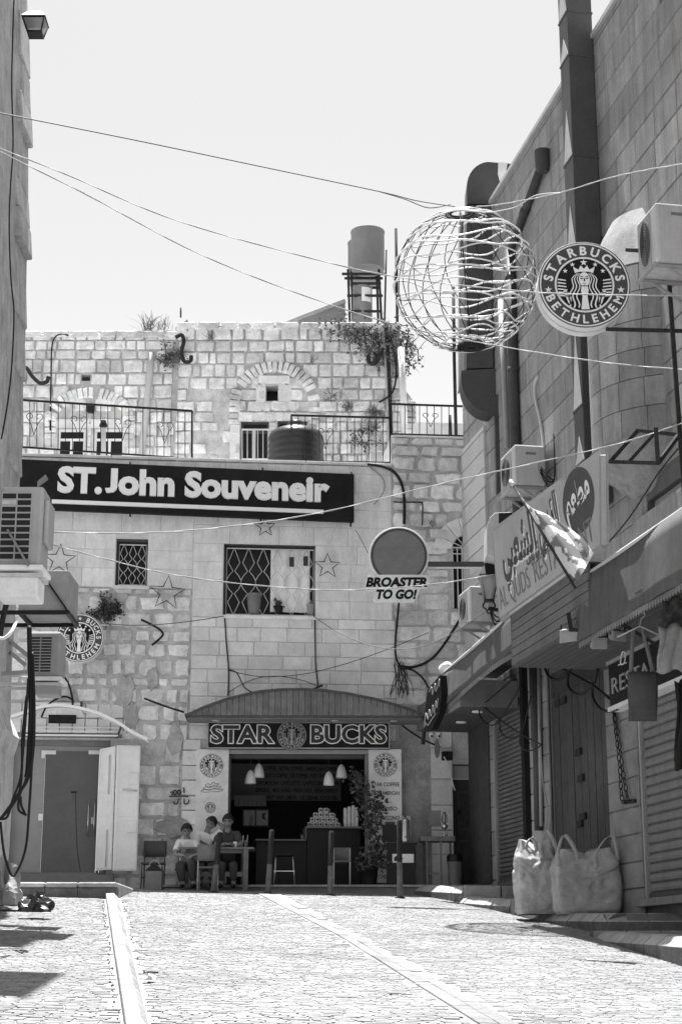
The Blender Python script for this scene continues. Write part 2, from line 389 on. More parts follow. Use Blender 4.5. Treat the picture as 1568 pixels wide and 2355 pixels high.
def emblem(fr, parent, style, ringm, blackm, lightm, detail=True):
    """round badge printed flat: lettered ring, crowned long-haired figure, stars. fr has unit radius."""
    dk, rg, lt = MB(), MB(), MB()
    e = 0.0035
    rg.flat(fr, disc2(1.0), e)
    ring(lt, fr, 0.945, 0.975, 2 * e); ring(lt, fr, 0.60, 0.65, 2 * e)
    dk.flat(fr, disc2(0.61), 2 * e)
    if style == 'joined':
        arctext(lt, fr, 'STARBUCKS', 0.80, 0.20, True, 172, 0.035, 2 * e)
        lt.flat(fr, star2((-0.79, -0.12), 0.085), 2 * e); lt.flat(fr, star2((0.79, -0.12), 0.085), 2 * e)
    elif style == 'star':
        arctext(lt, fr, 'STAR', 0.80, 0.19, True, 62, 0.025, 2 * e, mid=143); arctext(lt, fr, 'BUCKS', 0.80, 0.19, True, 76, 0.025, 2 * e, mid=33)
        lt.flat(fr, star2((0, 0.80), 0.09), 2 * e)
    else:
        arctext(lt, fr, 'STAR BUCKS', 0.80, 0.19, True, 165, 0.025, 2 * e)
        for sx in (-1, 1): lt.flat(fr, disc2(0.035, 10, (0.8 * sx, -0.12)), 2 * e)
    arctext(lt, fr, 'BETHLEHEM', 0.80, 0.19, False, 150, 0.03, 2 * e)
    d = 3 * e
    lt.flat(fr, [(-0.2, 0.27), (-0.24, 0.42), (-0.12, 0.35), (-0.07, 0.45), (0, 0.37), (0.07, 0.45), (0.12, 0.35), (0.24, 0.42), (0.2, 0.27), (0.1, 0.30), (-0.1, 0.30)], d)
    for x, y, r in ((0, 0.52, 0.085), (-0.25, 0.47, 0.06), (0.25, 0.47, 0.06), (-0.41, 0.32, 0.06), (0.41, 0.32, 0.06)): lt.flat(fr, star2((x, y), r), d)
    lt.flat(fr, [(math.cos(t) * 0.12, 0.12 + math.sin(t) * 0.17) for t in [2 * math.pi * i / 16 for i in range(16)]], d)
    lt.flat(fr, [(-0.06, -0.02), (0.06, -0.02), (0.085, -0.14), (0.055, -0.28), (0.09, -0.58), (-0.09, -0.58), (-0.055, -0.28), (-0.085, -0.14)], d)
    def strand(x0, x1, w, ph):
        for sx in (-1, 1):
            n = 12; pts = []
            for i in range(n + 1):
                t = i / n; y = 0.26 - 0.80 * t; x = x0 + (x1 - x0) * t ** 0.8 + 0.034 * math.sin(t * 12 + ph)
                if t < 0.12: x = x * (0.75 + 2 * t)
                pts.append((x, y, w * (0.6 + 0.6 * t)))
            for i in range(n):
                a, b = pts[i], pts[i + 1]
                lt.flat(fr, [(sx * (a[0] - a[2]), a[1]), (sx * (a[0] + a[2]), a[1]), (sx * (b[0] + b[2]), b[1]), (sx * (b[0] - b[2]), b[1])], d)
    strand(0.12, 0.16, 0.013, 0); strand(0.165, 0.26, 0.015, 0); strand(0.205, 0.36, 0.016, 0)
    for k in range(6):           # fin rays at both sides
        y = 0.14 - 0.075 * k
        for sx in (-1, 1):
            r = math.sqrt(max(0.0, 0.59 ** 2 - y * y)); L = 0.17 + 0.012 * k
            lt.flat(fr, [(sx * r, y), (sx * (r - L), y - 0.03), (sx * (r - L), y - 0.055), (sx * r, y - 0.035)], d)
    for sx in (-1, 1): lt.flat(fr, [(sx * 0.30, -0.30), (sx * 0.42, -0.12), (sx * 0.47, -0.16), (sx * 0.36, -0.44), (sx * 0.30, -0.48)], d)
    for sx in (-1, 1):
        dk.flat(fr, [(sx * 0.03, 0.15), (sx * 0.085, 0.16), (sx * 0.085, 0.13), (sx * 0.035, 0.125)], d + e)
        dk.flat(fr, [(sx * 0.02, 0.19), (sx * 0.09, 0.205), (sx * 0.09, 0.185), (sx * 0.02, 0.175)], d + e)
    dk.flat(fr, [(-0.04, 0.03), (0, 0.02), (0.04, 0.03), (0, 0.0)], d + e); dk.flat(fr, [(-0.012, 0.15), (0.012, 0.15), (0.016, 0.075), (-0.016, 0.075)], d + e)
    rg.build('badge_ring', ringm, parent); dk.build('badge_center', blackm, parent); lt.build('badge_print', lightm, parent)
# stones
def proto_stone(seed, rough=0.10, n=10, k=0.30):
    r = random.Random(seed); mb = MB(); ring_ = []
    for i in range(n):
        a = 2 * math.pi * (i + 0.5) / n; c, s_ = math.cos(a), math.sin(a)
        x = 0.5 * math.copysign(abs(c) ** k, c); z = 0.5 * math.copysign(abs(s_) ** k, s_)
        m = max(abs(x), abs(z)) / 0.5
        ring_.append((x / m * (1 - r.random() * rough), z / m * (1 - r.random() * rough)))
    vs = [(x, 0.0, z) for x, z in ring_] + [(x * 0.985, -0.72 - 0.12 * r.random(), z * 0.985) for x, z in ring_] + [(x * 0.80, -0.9 - 0.2 * r.random(), z * 0.78) for x, z in ring_]
    F = [(L * n + i, L * n + (i + 1) % n, (L + 1) * n + (i + 1) % n, (L + 1) * n + i) for L in (0, 1) for i in range(n)]
    F += [tuple(2 * n + i for i in range(n))]
    me = bpy.data.meshes.new('stone'); me.from_pydata(vs, [], F)
    return me
def proto_block(b=0.02, seed=0):
    vs = [(x, 0, z) for x, z in ((-.5, -.5), (.5, -.5), (.5, .5), (-.5, .5))] + [(x, -0.6, z) for x, z in ((-.5, -.5), (.5, -.5), (.5, .5), (-.5, .5))]
    vs += [(x * (1 - 2 * b), -1, z * (1 - 3 * b)) for x, z in ((-.5, -.5), (.5, -.5), (.5, .5), (-.5, .5))]
    F = [(L * 4 + i, L * 4 + (i + 1) % 4, (L + 1) * 4 + (i + 1) % 4, (L + 1) * 4 + i) for L in (0, 1) for i in range(4)] + [(8, 9, 10, 11)]
    me = bpy.data.meshes.new('block'); me.from_pydata(vs, [], F); return me
def with_mat(me, m):
    c = me.copy(); c.materials.append(M[m]); return c
STP = [proto_stone(i, 0.15, 11) for i in range(12)]; STW = [proto_stone(40 + i, 0.26, 11, 0.42) for i in range(12)]; BLK = [proto_block()]
ST = [with_mat(m, 'stone') for m in STP]; STR = [with_mat(m, 'stone') for m in STW]
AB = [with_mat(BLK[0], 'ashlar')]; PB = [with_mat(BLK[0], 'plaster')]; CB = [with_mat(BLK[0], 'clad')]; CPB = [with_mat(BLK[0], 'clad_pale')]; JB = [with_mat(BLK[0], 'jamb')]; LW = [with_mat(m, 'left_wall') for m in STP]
def place(me, name, fr, a, z, w, h, proud, parent, rot=0.0, d0=0.0):
    o = bpy.data.objects.new(name, me); COL.objects.link(o)
    o.location = fr.w(a, z, d0)
    o.rotation_euler = (Matrix.Rotation(fr.ang, 3, 'Z') @ Matrix.Rotation(-rot, 3, 'Y')).to_euler()
    o.scale = (w, proud, h); attach(o, parent); return o
def courses(fr, parent, name, protos, a0, a1, z0, z1, rh, wmin, wmax, gap, proud, holes=(), jit=0.15, inside=None, limit=300, d0=0.0, skip=0.0):
    z = z0; n = 0; big = []
    while z < z1 - 0.06:
        h = rh * (1 + jit * (rnd.random() * 2 - 1)); h = min(h, z1 - z)
        if z1 - z - h < 0.08: h = z1 - z
        iv = [(a0, a1)]
        for (ha0, ha1, hz0, hz1) in holes:
            if hz1 > z + 0.25 * h and hz0 < z + 0.75 * h:
                nv = []
                for (x0, x1) in iv:
                    if ha1 <= x0 or ha0 >= x1: nv.append((x0, x1)); continue
                    if ha0 > x0 + 0.05: nv.append((x0, ha0))
                    if ha1 < x1 - 0.05: nv.append((ha1, x1))
                iv = nv
        for (x0, x1) in iv:
            x = x0 - (rnd.random() * 0.6 * wmin if x0 == a0 and jit < 0.1 else 0)
            while x < x1 - 0.04:
                w = wmin + (wmax - wmin) * rnd.random()
                if x1 - x - w < wmin * 0.5: w = x1 - x
                xa = max(x, x0); ww = x + w - xa
                c = (xa + ww / 2, z + h / 2)
                if ww > 0.08 and (inside is None or inside(*c)) and rnd.random() >= skip:
                    place(rnd.choice(protos), name, fr, c[0], c[1] + (rnd.random() - 0.5) * gap * 0.3, max(0.05, ww - gap), max(0.05, h - gap), proud * (0.7 + 0.6 * rnd.random() if jit > 0.1 else 1), parent, (rnd.random() - 0.5) * 0.05 if jit > 0.1 else 0, d0); n += 1
                x += w
        z += h
    return n
def holed(mb, fr, a0, a1, z0, z1, holes, d=0.0, deep=0.3):
    As = sorted({a0, a1} | {x for h in holes for x in h[:2] if a0 < x < a1}); Zs = sorted({z0, z1} | {x for h in holes for x in h[2:4] if z0 < x < z1})
    for i in range(len(As) - 1):
        for j in range(len(Zs) - 1):
            ca, cz = (As[i] + As[i + 1]) / 2, (Zs[j] + Zs[j + 1]) / 2
            if any(h[0] < ca < h[1] and h[2] < cz < h[3] for h in holes): continue
            mb.quad(fr.w(As[i], Zs[j], d), fr.w(As[i + 1], Zs[j], d), fr.w(As[i + 1], Zs[j + 1], d), fr.w(As[i], Zs[j + 1], d))
    for h in holes:
        c = [(h[0], h[2]), (h[1], h[2]), (h[1], h[3]), (h[0], h[3])]
        for i in range(4):
            p, q = c[i], c[(i + 1) % 4]
            mb.quad(fr.w(*q, d), fr.w(*p, d), fr.w(*p, d - deep), fr.w(*q, d - deep))
# ------------------------------------------------------------------ ground, street, kerbs
mb = MB()
xs = [-80, -30, -12, -7, -4, -2, 0, 2, 4, 7, 12, 30, 80]; ys = [-60, -20, 0, 6, 10, 14, 18, 22, 26, GY, 31, 34, 40, 60, 120, 200]
mb.grid(lambda u, v: (xs[round(u * (len(xs) - 1))], ys[round(v * (len(ys) - 1))], gz(xs[round(u * (len(xs) - 1))], ys[round(v * (len(ys) - 1))]) - 0.005), len(xs) - 1, len(ys) - 1, False)
ground = mb.build('ground', 'ground', kind='structure')
street = thing('street', None, None, gp(784, 2200), kind='structure')
# paving band (two long flagstone strips) as street-plane polylines
def gx(u, v): p = gp(u, v); return (p.x, p.y)
bandL = [gx(600, 2060), gx(784, 2155), gx(1094, 2352), gx(1200, 2420)]
bandR = [gx(652, 2060), gx(784, 2132), gx(1184, 2352), gx(1300, 2420)]
divL = [gx(243, 2062), gx(285, 2352), gx(296, 2430)]
divR = [gx(272, 2062), gx(340, 2352), gx(362, 2430)]
def xat(poly, y):
    for i in range(len(poly) - 1):
        (xa, ya), (xb, yb) = poly[i], poly[i + 1]
        if (ya - y) * (yb - y) <= 0 and abs(ya - yb) > 1e-6: return xa + (xb - xa) * (y - ya) / (yb - ya)
    (xa, ya), (xb, yb) = (poly[0], poly[1]) if abs(y - poly[0][1]) < abs(y - poly[-1][1]) else (poly[-2], poly[-1])
    return xa + (xb - xa) * (y - ya) / (yb - ya)
def paver_mesh(mb, x, y, w, l, h, tilt):
    z = gz(x, y) + 0.004 + h; b = 0.008
    def q(dx, dy, dz): X, Y = x + dx, y + dy; return (X, Y, gz(X, Y) + 0.004 + h + dz + tilt[0] * dx + tilt[1] * dy)
    o = [q(sx * w / 2, sy * l / 2, -0.02) for sx, sy in ((-1, -1), (1, -1), (1, 1), (-1, 1))]; i = [q(sx * (w / 2 - b), sy * (l / 2 - b), 0) for sx, sy in ((-1, -1), (1, -1), (1, 1), (-1, 1))]
    mb.add(o + i, ((4, 5, 6, 7), (0, 1, 5, 4), (1, 2, 6, 5), (2, 3, 7, 6), (3, 0, 4, 7)))
pm = MB(); b_ = 0.04
pm.add([(sx * .5, sy * .5, -0.03) for sx, sy in ((-1, -1), (1, -1), (1, 1), (-1, 1))] + [(sx * (.5 - b_), sy * (.5 - 2 * b_), 0) for sx, sy in ((-1, -1), (1, -1), (1, 1), (-1, 1))], ((4, 5, 6, 7), (0, 1, 5, 4), (1, 2, 6, 5), (2, 3, 7, 6), (3, 0, 4, 7)))
pme = bpy.data.meshes.new('paver'); pme.from_pydata(pm.v, [], pm.f); pme.materials.append(M['paver'])
RWX = lambda y: 2.40 + 0.185 * (31.2 - y)          # foot of the clad building
bulk = MB(); npv = 0; y = 10.6
slope = Euler((math.atan(GB), -math.atan(GC), 0))
while y < GY - 0.1:
    l = 0.080 * (1 + 0.3 * (rnd.random() - 0.5)); x = -5.2 - rnd.random() * 0.2
    while x < 6.2:
        w = 0.11 + rnd.random() * 0.11; xc = x + w / 2
        left, right = xat(divL, y), xat(divR, y)
        ok = xc < RWX(y) + 0.2 and (xc + w / 2 < left or xc - w / 2 > right) and not (xat(bandL, y) - w * 0.4 < xc < xat(bandR, y) + w * 0.4)
        if ok and rnd.random() > 0.004:
            hh = rnd.gauss(0, 0.0012) + 0; tl = (rnd.gauss(0, 0.010), rnd.gauss(0, 0.009))
            vis = abs(xc) < 0.205 * y + 0.1
            if vis and npv < 290 and y > 12.0:
                o = bpy.data.objects.new('paver', pme); COL.objects.link(o); o.location = (xc, y, gz(xc, y) + 0.004 + hh); o.scale = (w - 0.008, l - 0.006, 1)
                o.rotation_euler = (math.atan(GB) + tl[1], -math.atan(GC) - tl[0], 0); attach(o, street); npv += 1
            else: paver_mesh(bulk, xc, y, w - 0.008, l - 0.006, hh, tl)
        x += w
    y += l
bulk.build('paving', 'paver_island', street, kind='stuff')
# flagstones of the band
for s_ in (0, 1):
    y = 10.8
    while y < GY - 0.25:
        l = 0.5 + rnd.random() * 0.6; y1 = min(y + l, GY - 0.1)
        def xx(t, yy): a, b = xat(bandL, yy), xat(bandR, yy); return a + (b - a) * t
        t0, t1 = (0.02, 0.49) if s_ == 0 else (0.51, 0.98); h = 0.012 + rnd.gauss(0, 0.003)
        m2 = MB(); g = 0.010
        P = [(xx(t0, y + g), y + g), (xx(t1, y + g), y + g), (xx(t1, y1 - g), y1 - g), (xx(t0, y1 - g), y1 - g)]
        m2.hexa([(a, b, gz(a, b) - 0.05) for a, b in P] + [(a, b, gz(a, b) + h) for a, b in P]).build('flagstone', 'flag', street, bev=0.006)
        y = y1
# low kerb strip that parts the left pavement from the street
kerb = thing('kerb_strip', None, None, gp(290, 2200), kind='structure')
y = 10.4
while y < 26.6:
    y1 = min(y + 0.55 + rnd.random() * 0.15, 26.65); m2 = MB(); g = 0.006; P = []
    for yy in (y + g, y1 - g):
        a, b = xat(divL, yy), xat(divR, yy)
        P.append([(a, yy, gz(a, yy) - 0.05), (a, yy, gz(a, yy) + 0.085), (a + (b - a) * 0.62, yy, gz(a, yy) + 0.09), (b, yy, gz(b, yy) + 0.02), (b, yy, gz(b, yy) - 0.05)])
    vs = P[0] + P[1]; m2.add(vs, [(i, i + 1, i + 6, i + 5) for i in range(4)] + [(4, 3, 2, 1, 0), (5, 6, 7, 8, 9)])
    m2.build('kerb_stone', 'kerb_pale', kerb, bev=0.012); y = y1
# soil packed behind it
mb = MB(); n = 40
for i in range(n):
    ya, yb = 10.0 + 16.6 * i / n, 10.0 + 16.6 * (i + 1) / n
    a, b = xat(divL, ya), xat(divL, yb)
    mb.quad((-5.5, ya, gz(-5.5, ya) - 0.012), (a, ya, gz(a, ya) - 0.012), (b, yb, gz(b, yb) - 0.012), (-5.5, yb, gz(-5.5, yb) - 0.012))
mb.build('pavement_bed', 'ground', kind='structure')
# raised platform before the left door
plat = thing('raised_pavement', None, None, gp(150, 2066), kind='structure')
pz = pt(150, 2029, 26.7).z; x0, x1 = pt(0, 2029, 26.7).x - 1.5, pt(270, 2029, 26.7).x
MB().box(WORLD, x0, x1 - 0.05, pz - 0.5, pz - 0.06, -30.55, -26.75).build('platform_core', 'pave_dark', plat)
x = x0
while x < x1 - 0.1:
    w = min(0.45 + rnd.random() * 0.25, x1 - x); MB().box(WORLD, x + 0.006, x + w - 0.006, pz - 0.08 + rnd.random() * 0.004, pz, -26.98, -26.66 - rnd.random() * 0.02).build('kerb_stone', 'kerb', plat, bev=0.025)
    MB().box(WORLD, x + 0.004, x + w - 0.004, pz - 0.4, pz - 0.085, -26.95, -26.70).build('face_stone', 'kerb_dark', plat, bev=0.01); x += w  # front stones coloured dark, grime and shade together
yy = 26.99
while yy < 30.4:
    MB().box(WORLD, x1 - 0.22, x1, pz - 0.5, pz, -(yy + 0.6), -(yy + 0.006)).build('kerb_stone', 'kerb', plat, bev=0.025); yy += 0.61
MB().box(WORLD, x0, x1 - 0.23, pz - 0.055, pz - 0.01, -30.5, -26.99).build('paving', 'flag', plat)
# terrace step in front of the shop
step = thing('terrace_step', None, None, gp(700, 2050), kind='structure')
TZ = pt(760, 2034.6, 30.3).z
xl, xr = x1 + 0.02, RWX(30) - 0.02
MB().box(WORLD, xl, xr, TZ - 0.4, TZ - 0.05, -30.9, -30.33).build('step_riser', 'concrete', step)
x = xl
while x < xr - 0.1:
    w = min(0.9 + rnd.random() * 0.3, xr - x); MB().box(WORLD, x + 0.004, x + w - 0.004, TZ - 0.045, TZ, -30.9, -30.28).build('step_stone', 'kerb', step, bev=0.012); x += w
MB().box(WORLD, -2.4, 2.2, TZ - 0.06, TZ - 0.004, -35.0, -30.905).build('shop_floor', 'midgrey', step)
# right-hand pavements: level slabs with rounded kerbs while the street climbs
def slab(name, edge, zf, label_m='pave_dark', wall=0.25, kw=0.30):
    """edge: street-side corners (x, y); zf(y): height of the paving, which falls gently with the street"""
    e = thing(name, None, None, (edge[0][0], edge[0][1], zf(edge[0][1]) - 0.1), kind='structure')
    P = [Vector((a, b, 0)) for a, b in edge]
    poly = [(p.x + kw * 0.9, p.y) for p in P] + [(RWX(p.y) + wall, p.y) for p in reversed(P)]; n = len(poly); mb = MB()
    mb.add([(x, y, zf(y) - 0.6) for x, y in poly] + [(x, y, zf(y) - 0.006) for x, y in poly], [tuple(range(n)), tuple(n + k for k in range(n))] + [(k, (k + 1) % n, n + (k + 1) % n, n + k) for k in range(n)])
    mb.build('slab', label_m, e)
    for i in range(len(P) - 1):
        a, b = P[i], P[i + 1]; L = (b - a).length; k = max(1, round(L / 0.5)); t = (b - a).normalized(); nrm = Vector((-t.y, t.x, 0)) if Vector((-t.y, t.x, 0)).x > 0 else Vector((t.y, -t.x, 0))
        for j in range(k):
            p, q = a + t * (L * j / k + 0.008), a + t * (L * (j + 1) / k - 0.008); m2 = MB(); jx = rnd.random() * .012; jz = rnd.random() * .01
            prof = [(0.02 - jx, -0.6), (-jx, -0.10), (0.10 - jx, -0.012), (0.15, jz), (kw, jz), (kw, -0.6)]
            vs = [Vector((c.x, c.y, zf(c.y))) + nrm * o + UPZ * h for c in (p, q) for o, h in prof]; N_ = len(prof)
            m2.add(vs, [(i2, (i2 + 1) % N_, N_ + (i2 + 1) % N_, N_ + i2) for i2 in range(N_)] + [tuple(range(N_ - 1, -1, -1)), tuple(range(N_, 2 * N_))])
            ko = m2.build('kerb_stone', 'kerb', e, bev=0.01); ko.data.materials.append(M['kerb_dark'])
            for pi in (0, N_, N_ + 1): ko.data.polygons[pi].material_index = 1  # street face and ends take the darker colour that includes their shade
    return e
def lin(y0, z0, y1, z1): return lambda y: z0 + (z1 - z0) * (y - y0) / (y1 - y0)
def zat(u, v, y): return pt(u, v, y).z
a3, b3 = gx(1178, 2104), gx(1394, 2151); z3f = lin(a3[1], zat(1178, 2100, a3[1]), b3[1], zat(1394, 2101, b3[1]))
slab('pavement', [(RWX(a3[1]) - .1, a3[1] + .3), (a3[0] - .02, a3[1] + .05), b3, (RWX(b3[1]) + 0.2, b3[1] - 0.02)], z3f)
a2, b2 = gx(1040, 2076), gx(1171, 2101); z2f = lin(a2[1], zat(1040, 2061, a2[1]), b2[1], zat(1172, 2069, b2[1]))
slab('pavement', [(RWX(a2[1]) - 0.2, a2[1] + 0.25), a2, b2, (RWX(b2[1]) + 0.2, b2[1] + 0.02)], z2f)
a1, b1 = gx(945, 2056), gx(1062, 2077); z1f = lin(30.2, TZ - .012, b1[1], zat(1062, 2040, b1[1]))
slab('pavement', [(a1[0] + 0.2, 30.25), a1, b1, (RWX(b1[1]) + 0.2, b1[1] + 0.02)], z1f)
a4, b4 = gx(1350, 2152), gx(1575, 2226); z4f = lin(a4[1], zat(1395, 2143, a4[1]), b4[1], zat(1568, 2155, b4[1]))
c4 = (b4[0] + (b4[0] - a4[0]) * 1.2, b4[1] - (a4[1] - b4[1]) * 1.2)
slab('pavement', [(RWX(a4[1]) + .1, a4[1] + .1), a4, b4, c4], z4f)
z3, z2 = z3f(23.5), z2f(25.5)
# ------------------------------------------------------------------ front house: shop, windows, left door
front = thing('front_house', 'pale stone house with the shop on its ground floor closing off the street', 'house', A.w(0, gz(0, 30.3)))
aL, aR = A.px(-60, 1500)[0], A.px(1112, 1500)[0]
zc = A.px(480, 1062)[1]; zcR = A.px(990, 1008)[1]; aC = A.px(899, 1040)[0]
h_sw = A.rect(267, 340, 1240, 1348); h_bw = A.rect(514, 725, 1250, 1417)
h_aw = A.rect(1040, 1104, 1262, 1400); h_ld = A.rect(24, 250, 1700, 2012); h_shop = A.rect(522, 850, 1722, 2034); h_rd = A.rect(1042, 1112, 1757, 2040)
h_ld = (h_ld[0], h_ld[1], h_ld[2] , h_ld[3]); zb = gz(0, 30.3) - 0.3
h_shop = (h_shop[0], h_shop[1], TZ - 0.02, h_shop[3])
holes = [h_sw, h_bw, h_ld, h_shop, h_aw, h_rd]
mb = MB(); holed(mb, A, aL, aC, zb, zc, [h_sw, h_bw, h_ld, h_shop], 0.0, 0.35); holed(mb, A, aC, aR, zb, zcR, [h_aw, h_rd], 0.0, 0.35)
mb.quad(A.w(aL, zc, 0), A.w(aC, zc, 0), A.w(aC, zc, -4.0), A.w(aL, zc, -4.0)); mb.quad(A.w(aC, zcR, 0), A.w(aR, zcR, 0), A.w(aR, zcR, -4), A.w(aC, zcR, -4))
mb.quad(A.w(aC, zc - 1, 0), A.w(aC, zcR, 0), A.w(aC, zcR, -4), A.w(aC, zc - 1, -4))
mb.build('wall', 'mortar', front)
zS = A.px(600, 1422)[1]; zP = A.px(300, 1352)[1]; aM = A.px(440, 1500)[0]
# plaster blocks above, ashlar below, rough stones left and right
MB().box(A, aL, aM, zP, zc - .01, -.02, .022).build('joint_bed', 'plaster_bed', front) if False else None
courses(A, front, 'plaster_block', PB, aL, aM, zP, zc - 0.02, 0.36, 0.6, 0.95, 0.006, 0.035, [h_sw], 0.04)
courses(A, front, 'plaster_block', PB, aM, aC, zS, zc - 0.02, 0.36, 0.6, 0.95, 0.006, 0.035, [h_bw], 0.04)
zAw = A.px(600, 1640)[1]
m2 = MB(); holed(m2, A, aL, aM, zP, zc - .02, [h_sw], .024, .02); holed(m2, A, aM, aC, zS, zc - .02, [h_bw], .024, .02); m2.build('joint_bed', 'plaster_bed', front)
m2 = MB(); holed(m2, A, aM, aC, zAw - .5, zS - .003, [], .020, .02); m2.build('joint_bed', 'plaster_bed', front)
courses(A, front, 'ashlar_block', AB, aM, aC + 0.05, zAw - 0.5, zS, 0.265, 0.42, 0.72, 0.010, 0.04, [], 0.04)
apL, apR = A.px(449, 1800)[0], A.px(924, 1800)[0]
courses(A, front, 'ashlar_block', AB, aM - 0.12, apL + 0.1, TZ, zAw - 0.5, 0.27, 0.3, 0.6, 0.018, 0.04, [], 0.04)
zwet = A.px(300, 1705)[1]
hdoor = (h_ld[0] - 0.3, h_ld[1] + 0.05, h_ld[2] - 0.5, h_ld[3] + 0.28)
courses(A, front, 'stone', STR, aL, aM, zwet, zP, 0.28, 0.20, 0.52, 0.042, 0.042, [hdoor], 0.34, skip=0.06)
courses(A, front, 'stone', ST, aL, aM - 0.12, pz - 0.1, zwet, 0.34, 0.26, 0.62, 0.04, 0.042, [hdoor], 0.30, skip=0.05)
hch = (h_aw[0] - 0.06, h_aw[1] + 0.1, h_aw[2] - 0.05, h_aw[3] + 0.5)
courses(A, front, 'stone', STR, aC, aR, A.px(990, 1310)[1], zcR, 0.27, 0.28, 0.62, 0.032, 0.05, [hch], 0.24)
courses(A, front, 'stone', ST, aC + 0.02, aR, A.px(990, 1625)[1], A.px(990, 1310)[1], 0.30, 0.4, 0.75, 0.022, 0.02, [hch], 0.14)
# damp, smeared patches of old mortar over the stones
def blot(fr, u, v, ru, rv, seed, d=.058, mm='old_render'):
    r = random.Random(seed); c = fr.px(u, v, d); k = fr.px(u + 1, v, d)[0] - c[0]
    pts = [(c[0] + math.cos(t) * ru * k * (.7 + .5 * r.random()), c[1] + math.sin(t) * rv * k * (.7 + .5 * r.random())) for t in [i * math.pi / 9 for i in range(18)]]
    MB().prism(fr, pts, 0, d).build('mortar_patch', mm, front, bev=.012)
blot(A, 287, 1590, 24, 44, 1); blot(A, 300, 1650, 17, 38, 2); blot(A, 262, 1370, 40, 16, 3, .05); blot(A, 352, 1560, 14, 30, 4); blot(A, 404, 1700, 18, 40, 6, .062); blot(A, 400, 1900, 40, 26, 7, .064)
# stone head of the arched window
ac = ((h_aw[0] + h_aw[1]) / 2, h_aw[3] - 0.02); ar_ = (h_aw[1] - h_aw[0]) / 2
for i in range(7):
    t0, t1 = math.pi * i / 7, math.pi * (i + 1) / 7
    MB().prism(A, [(ac[0] + math.cos(t) * r, ac[1] + math.sin(t) * r) for r, t in ((ar_, t0 + .02), (ar_ + .36, t0 + .01), (ar_ + .36, t1 - .01), (ar_, t1 - .02))], 0.0, 0.05).build('arch_stone', 'ashlar', front, bev=0.008)
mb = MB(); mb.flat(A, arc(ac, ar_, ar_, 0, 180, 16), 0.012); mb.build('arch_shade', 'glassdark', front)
# lintel course above the left door
x = h_ld[0] - 0.1
while x < h_ld[1] + 0.25:
    place(AB[0], 'lintel_block', A, x + 0.115, h_ld[3] + 0.24, 0.215, 0.27, 0.05, front); place(AB[0], 'lintel_block', A, x + 0.115, h_ld[3] + 0.52, 0.215, 0.25, 0.05, front); x += 0.23
MB().box(A, h_ld[0] - 0.1, h_ld[1] + 0.2, h_ld[3] + 0.03, h_ld[3] + 0.09, 0.0, 0.07).build('lintel', 'midgrey', front)
# right of the shop: rough render, lighter quoin
q0, q1 = A.px(990, 1850)[0], h_rd[0]
MB().box(A, apR - 0.05, q0, TZ - 0.1, A.px(990, 1625)[1], 0.0, 0.022).build('render_patch', 'old_render', front)
MB().box(A, aM - 0.1, apL, TZ - 0.2, TZ + 0.02, 0.0, 0.05).build('plinth', 'concrete', front)
z = TZ
while z < A.px(1015, 1640)[1]:
    h = 0.4 + rnd.random() * 0.2; place(AB[0], 'quoin_stone', A, (q0 + q1) / 2, z + h / 2, q1 - q0 - 0.01, h - 0.015, 0.035, front); z += h
# parapet coping
x = aL
while x < aC - 0.05:
    w = min(1.1 + rnd.random() * 0.3, aC - x); MB().box(A, x + .004, x + w - .004, zc, zc + 0.06, -0.4, 0.05).build('coping_stone', 'ashlar', front, bev=0.008); x += w
x = aC
while x < aR - 0.05:
    w = min(0.9, aR - x); MB().box(A, x + .004, x + w - .004, zcR, zcR + 0.03, -0.5, 0.04).build('coping_stone', 'ashlar', front, bev=0.008); x += w
# small barred window and wide barred window
def grille(parent, fr, rc, n, d, name='window_grille', halfcut=None):
    a0, a1, z0, z1 = rc; mb = MB(); w = (a1 - a0) / n; r = 0.009
    mb.bar(fr.w(a0, z0, d), fr.w(a1, z0, d), .02); mb.bar(fr.w(a0, z1, d), fr.w(a1, z1, d), .02)
    for i in range(n + 1): mb.tube([fr.w(a0 + w * i, z0, d), fr.w(a0 + w * i, z1, d)], r * 0.7, 5) if i in (0, n) else None
    Hh = z1 - z0; zm = (z0 + z1) / 2 - 0.02
    for i in range(n):
        c = a0 + w * (i + 0.5)
        for s_ in (-1, 1):
            p = [(0.02, z1), (0.40, zm + 0.30 * Hh), (0.06, zm + 0.17 * Hh), (0.34, zm + 0.10 * Hh), (0.5, zm + 0.03 * Hh), (0.5, zm - 0.03 * Hh), (0.34, zm - 0.10 * Hh), (0.06, zm - 0.17 * Hh), (0.40, zm - 0.30 * Hh), (0.02, z0)]
            mb.tube([fr.w(c + s_ * w * q[0], q[1], d) for q in p], r * 0.8, 5)
    return mb.build(name, 'gridpaint', parent)
def window(rc, label, pane, n, drape):
    a0, a1, z0, z1 = rc
    MB().box(A, a0 - .05, a1 + .05, z0 - .07, z0 - .002, -.33, .075).build('window_sill', 'ashlar', front, bev=.008)
    f = MB()
    for q in ((a0, a0 + .05, z0, z1), (a1 - .05, a1, z0, z1), (a0 + .051, a1 - .051, z1 - .05, z1), (a0 + .051, a1 - .051, z0, z0 + .05)): f.box(A, *q, -.2, -.14)
    w = f.build('window', 'darkgrey', front)
    MB().box(A, a0 + .05, a1 - .05, z0 + .05, z1 - .05, -.19, -.18).build('window_pane', pane, w)
    MB().box(A, a0, a1, z1 - .045, z1 - .001, -.12, .0).build('shutter_box', 'darkgrey', w)
    grille(w, A, (a0 + .06, a1 - .03, z0 + .03, z1 - .10), n, -.05)
    return w
w1 = window(h_sw, '', 'glassdark', 3, 0); w2 = window(h_bw, '', 'glassdark', 6, 0)
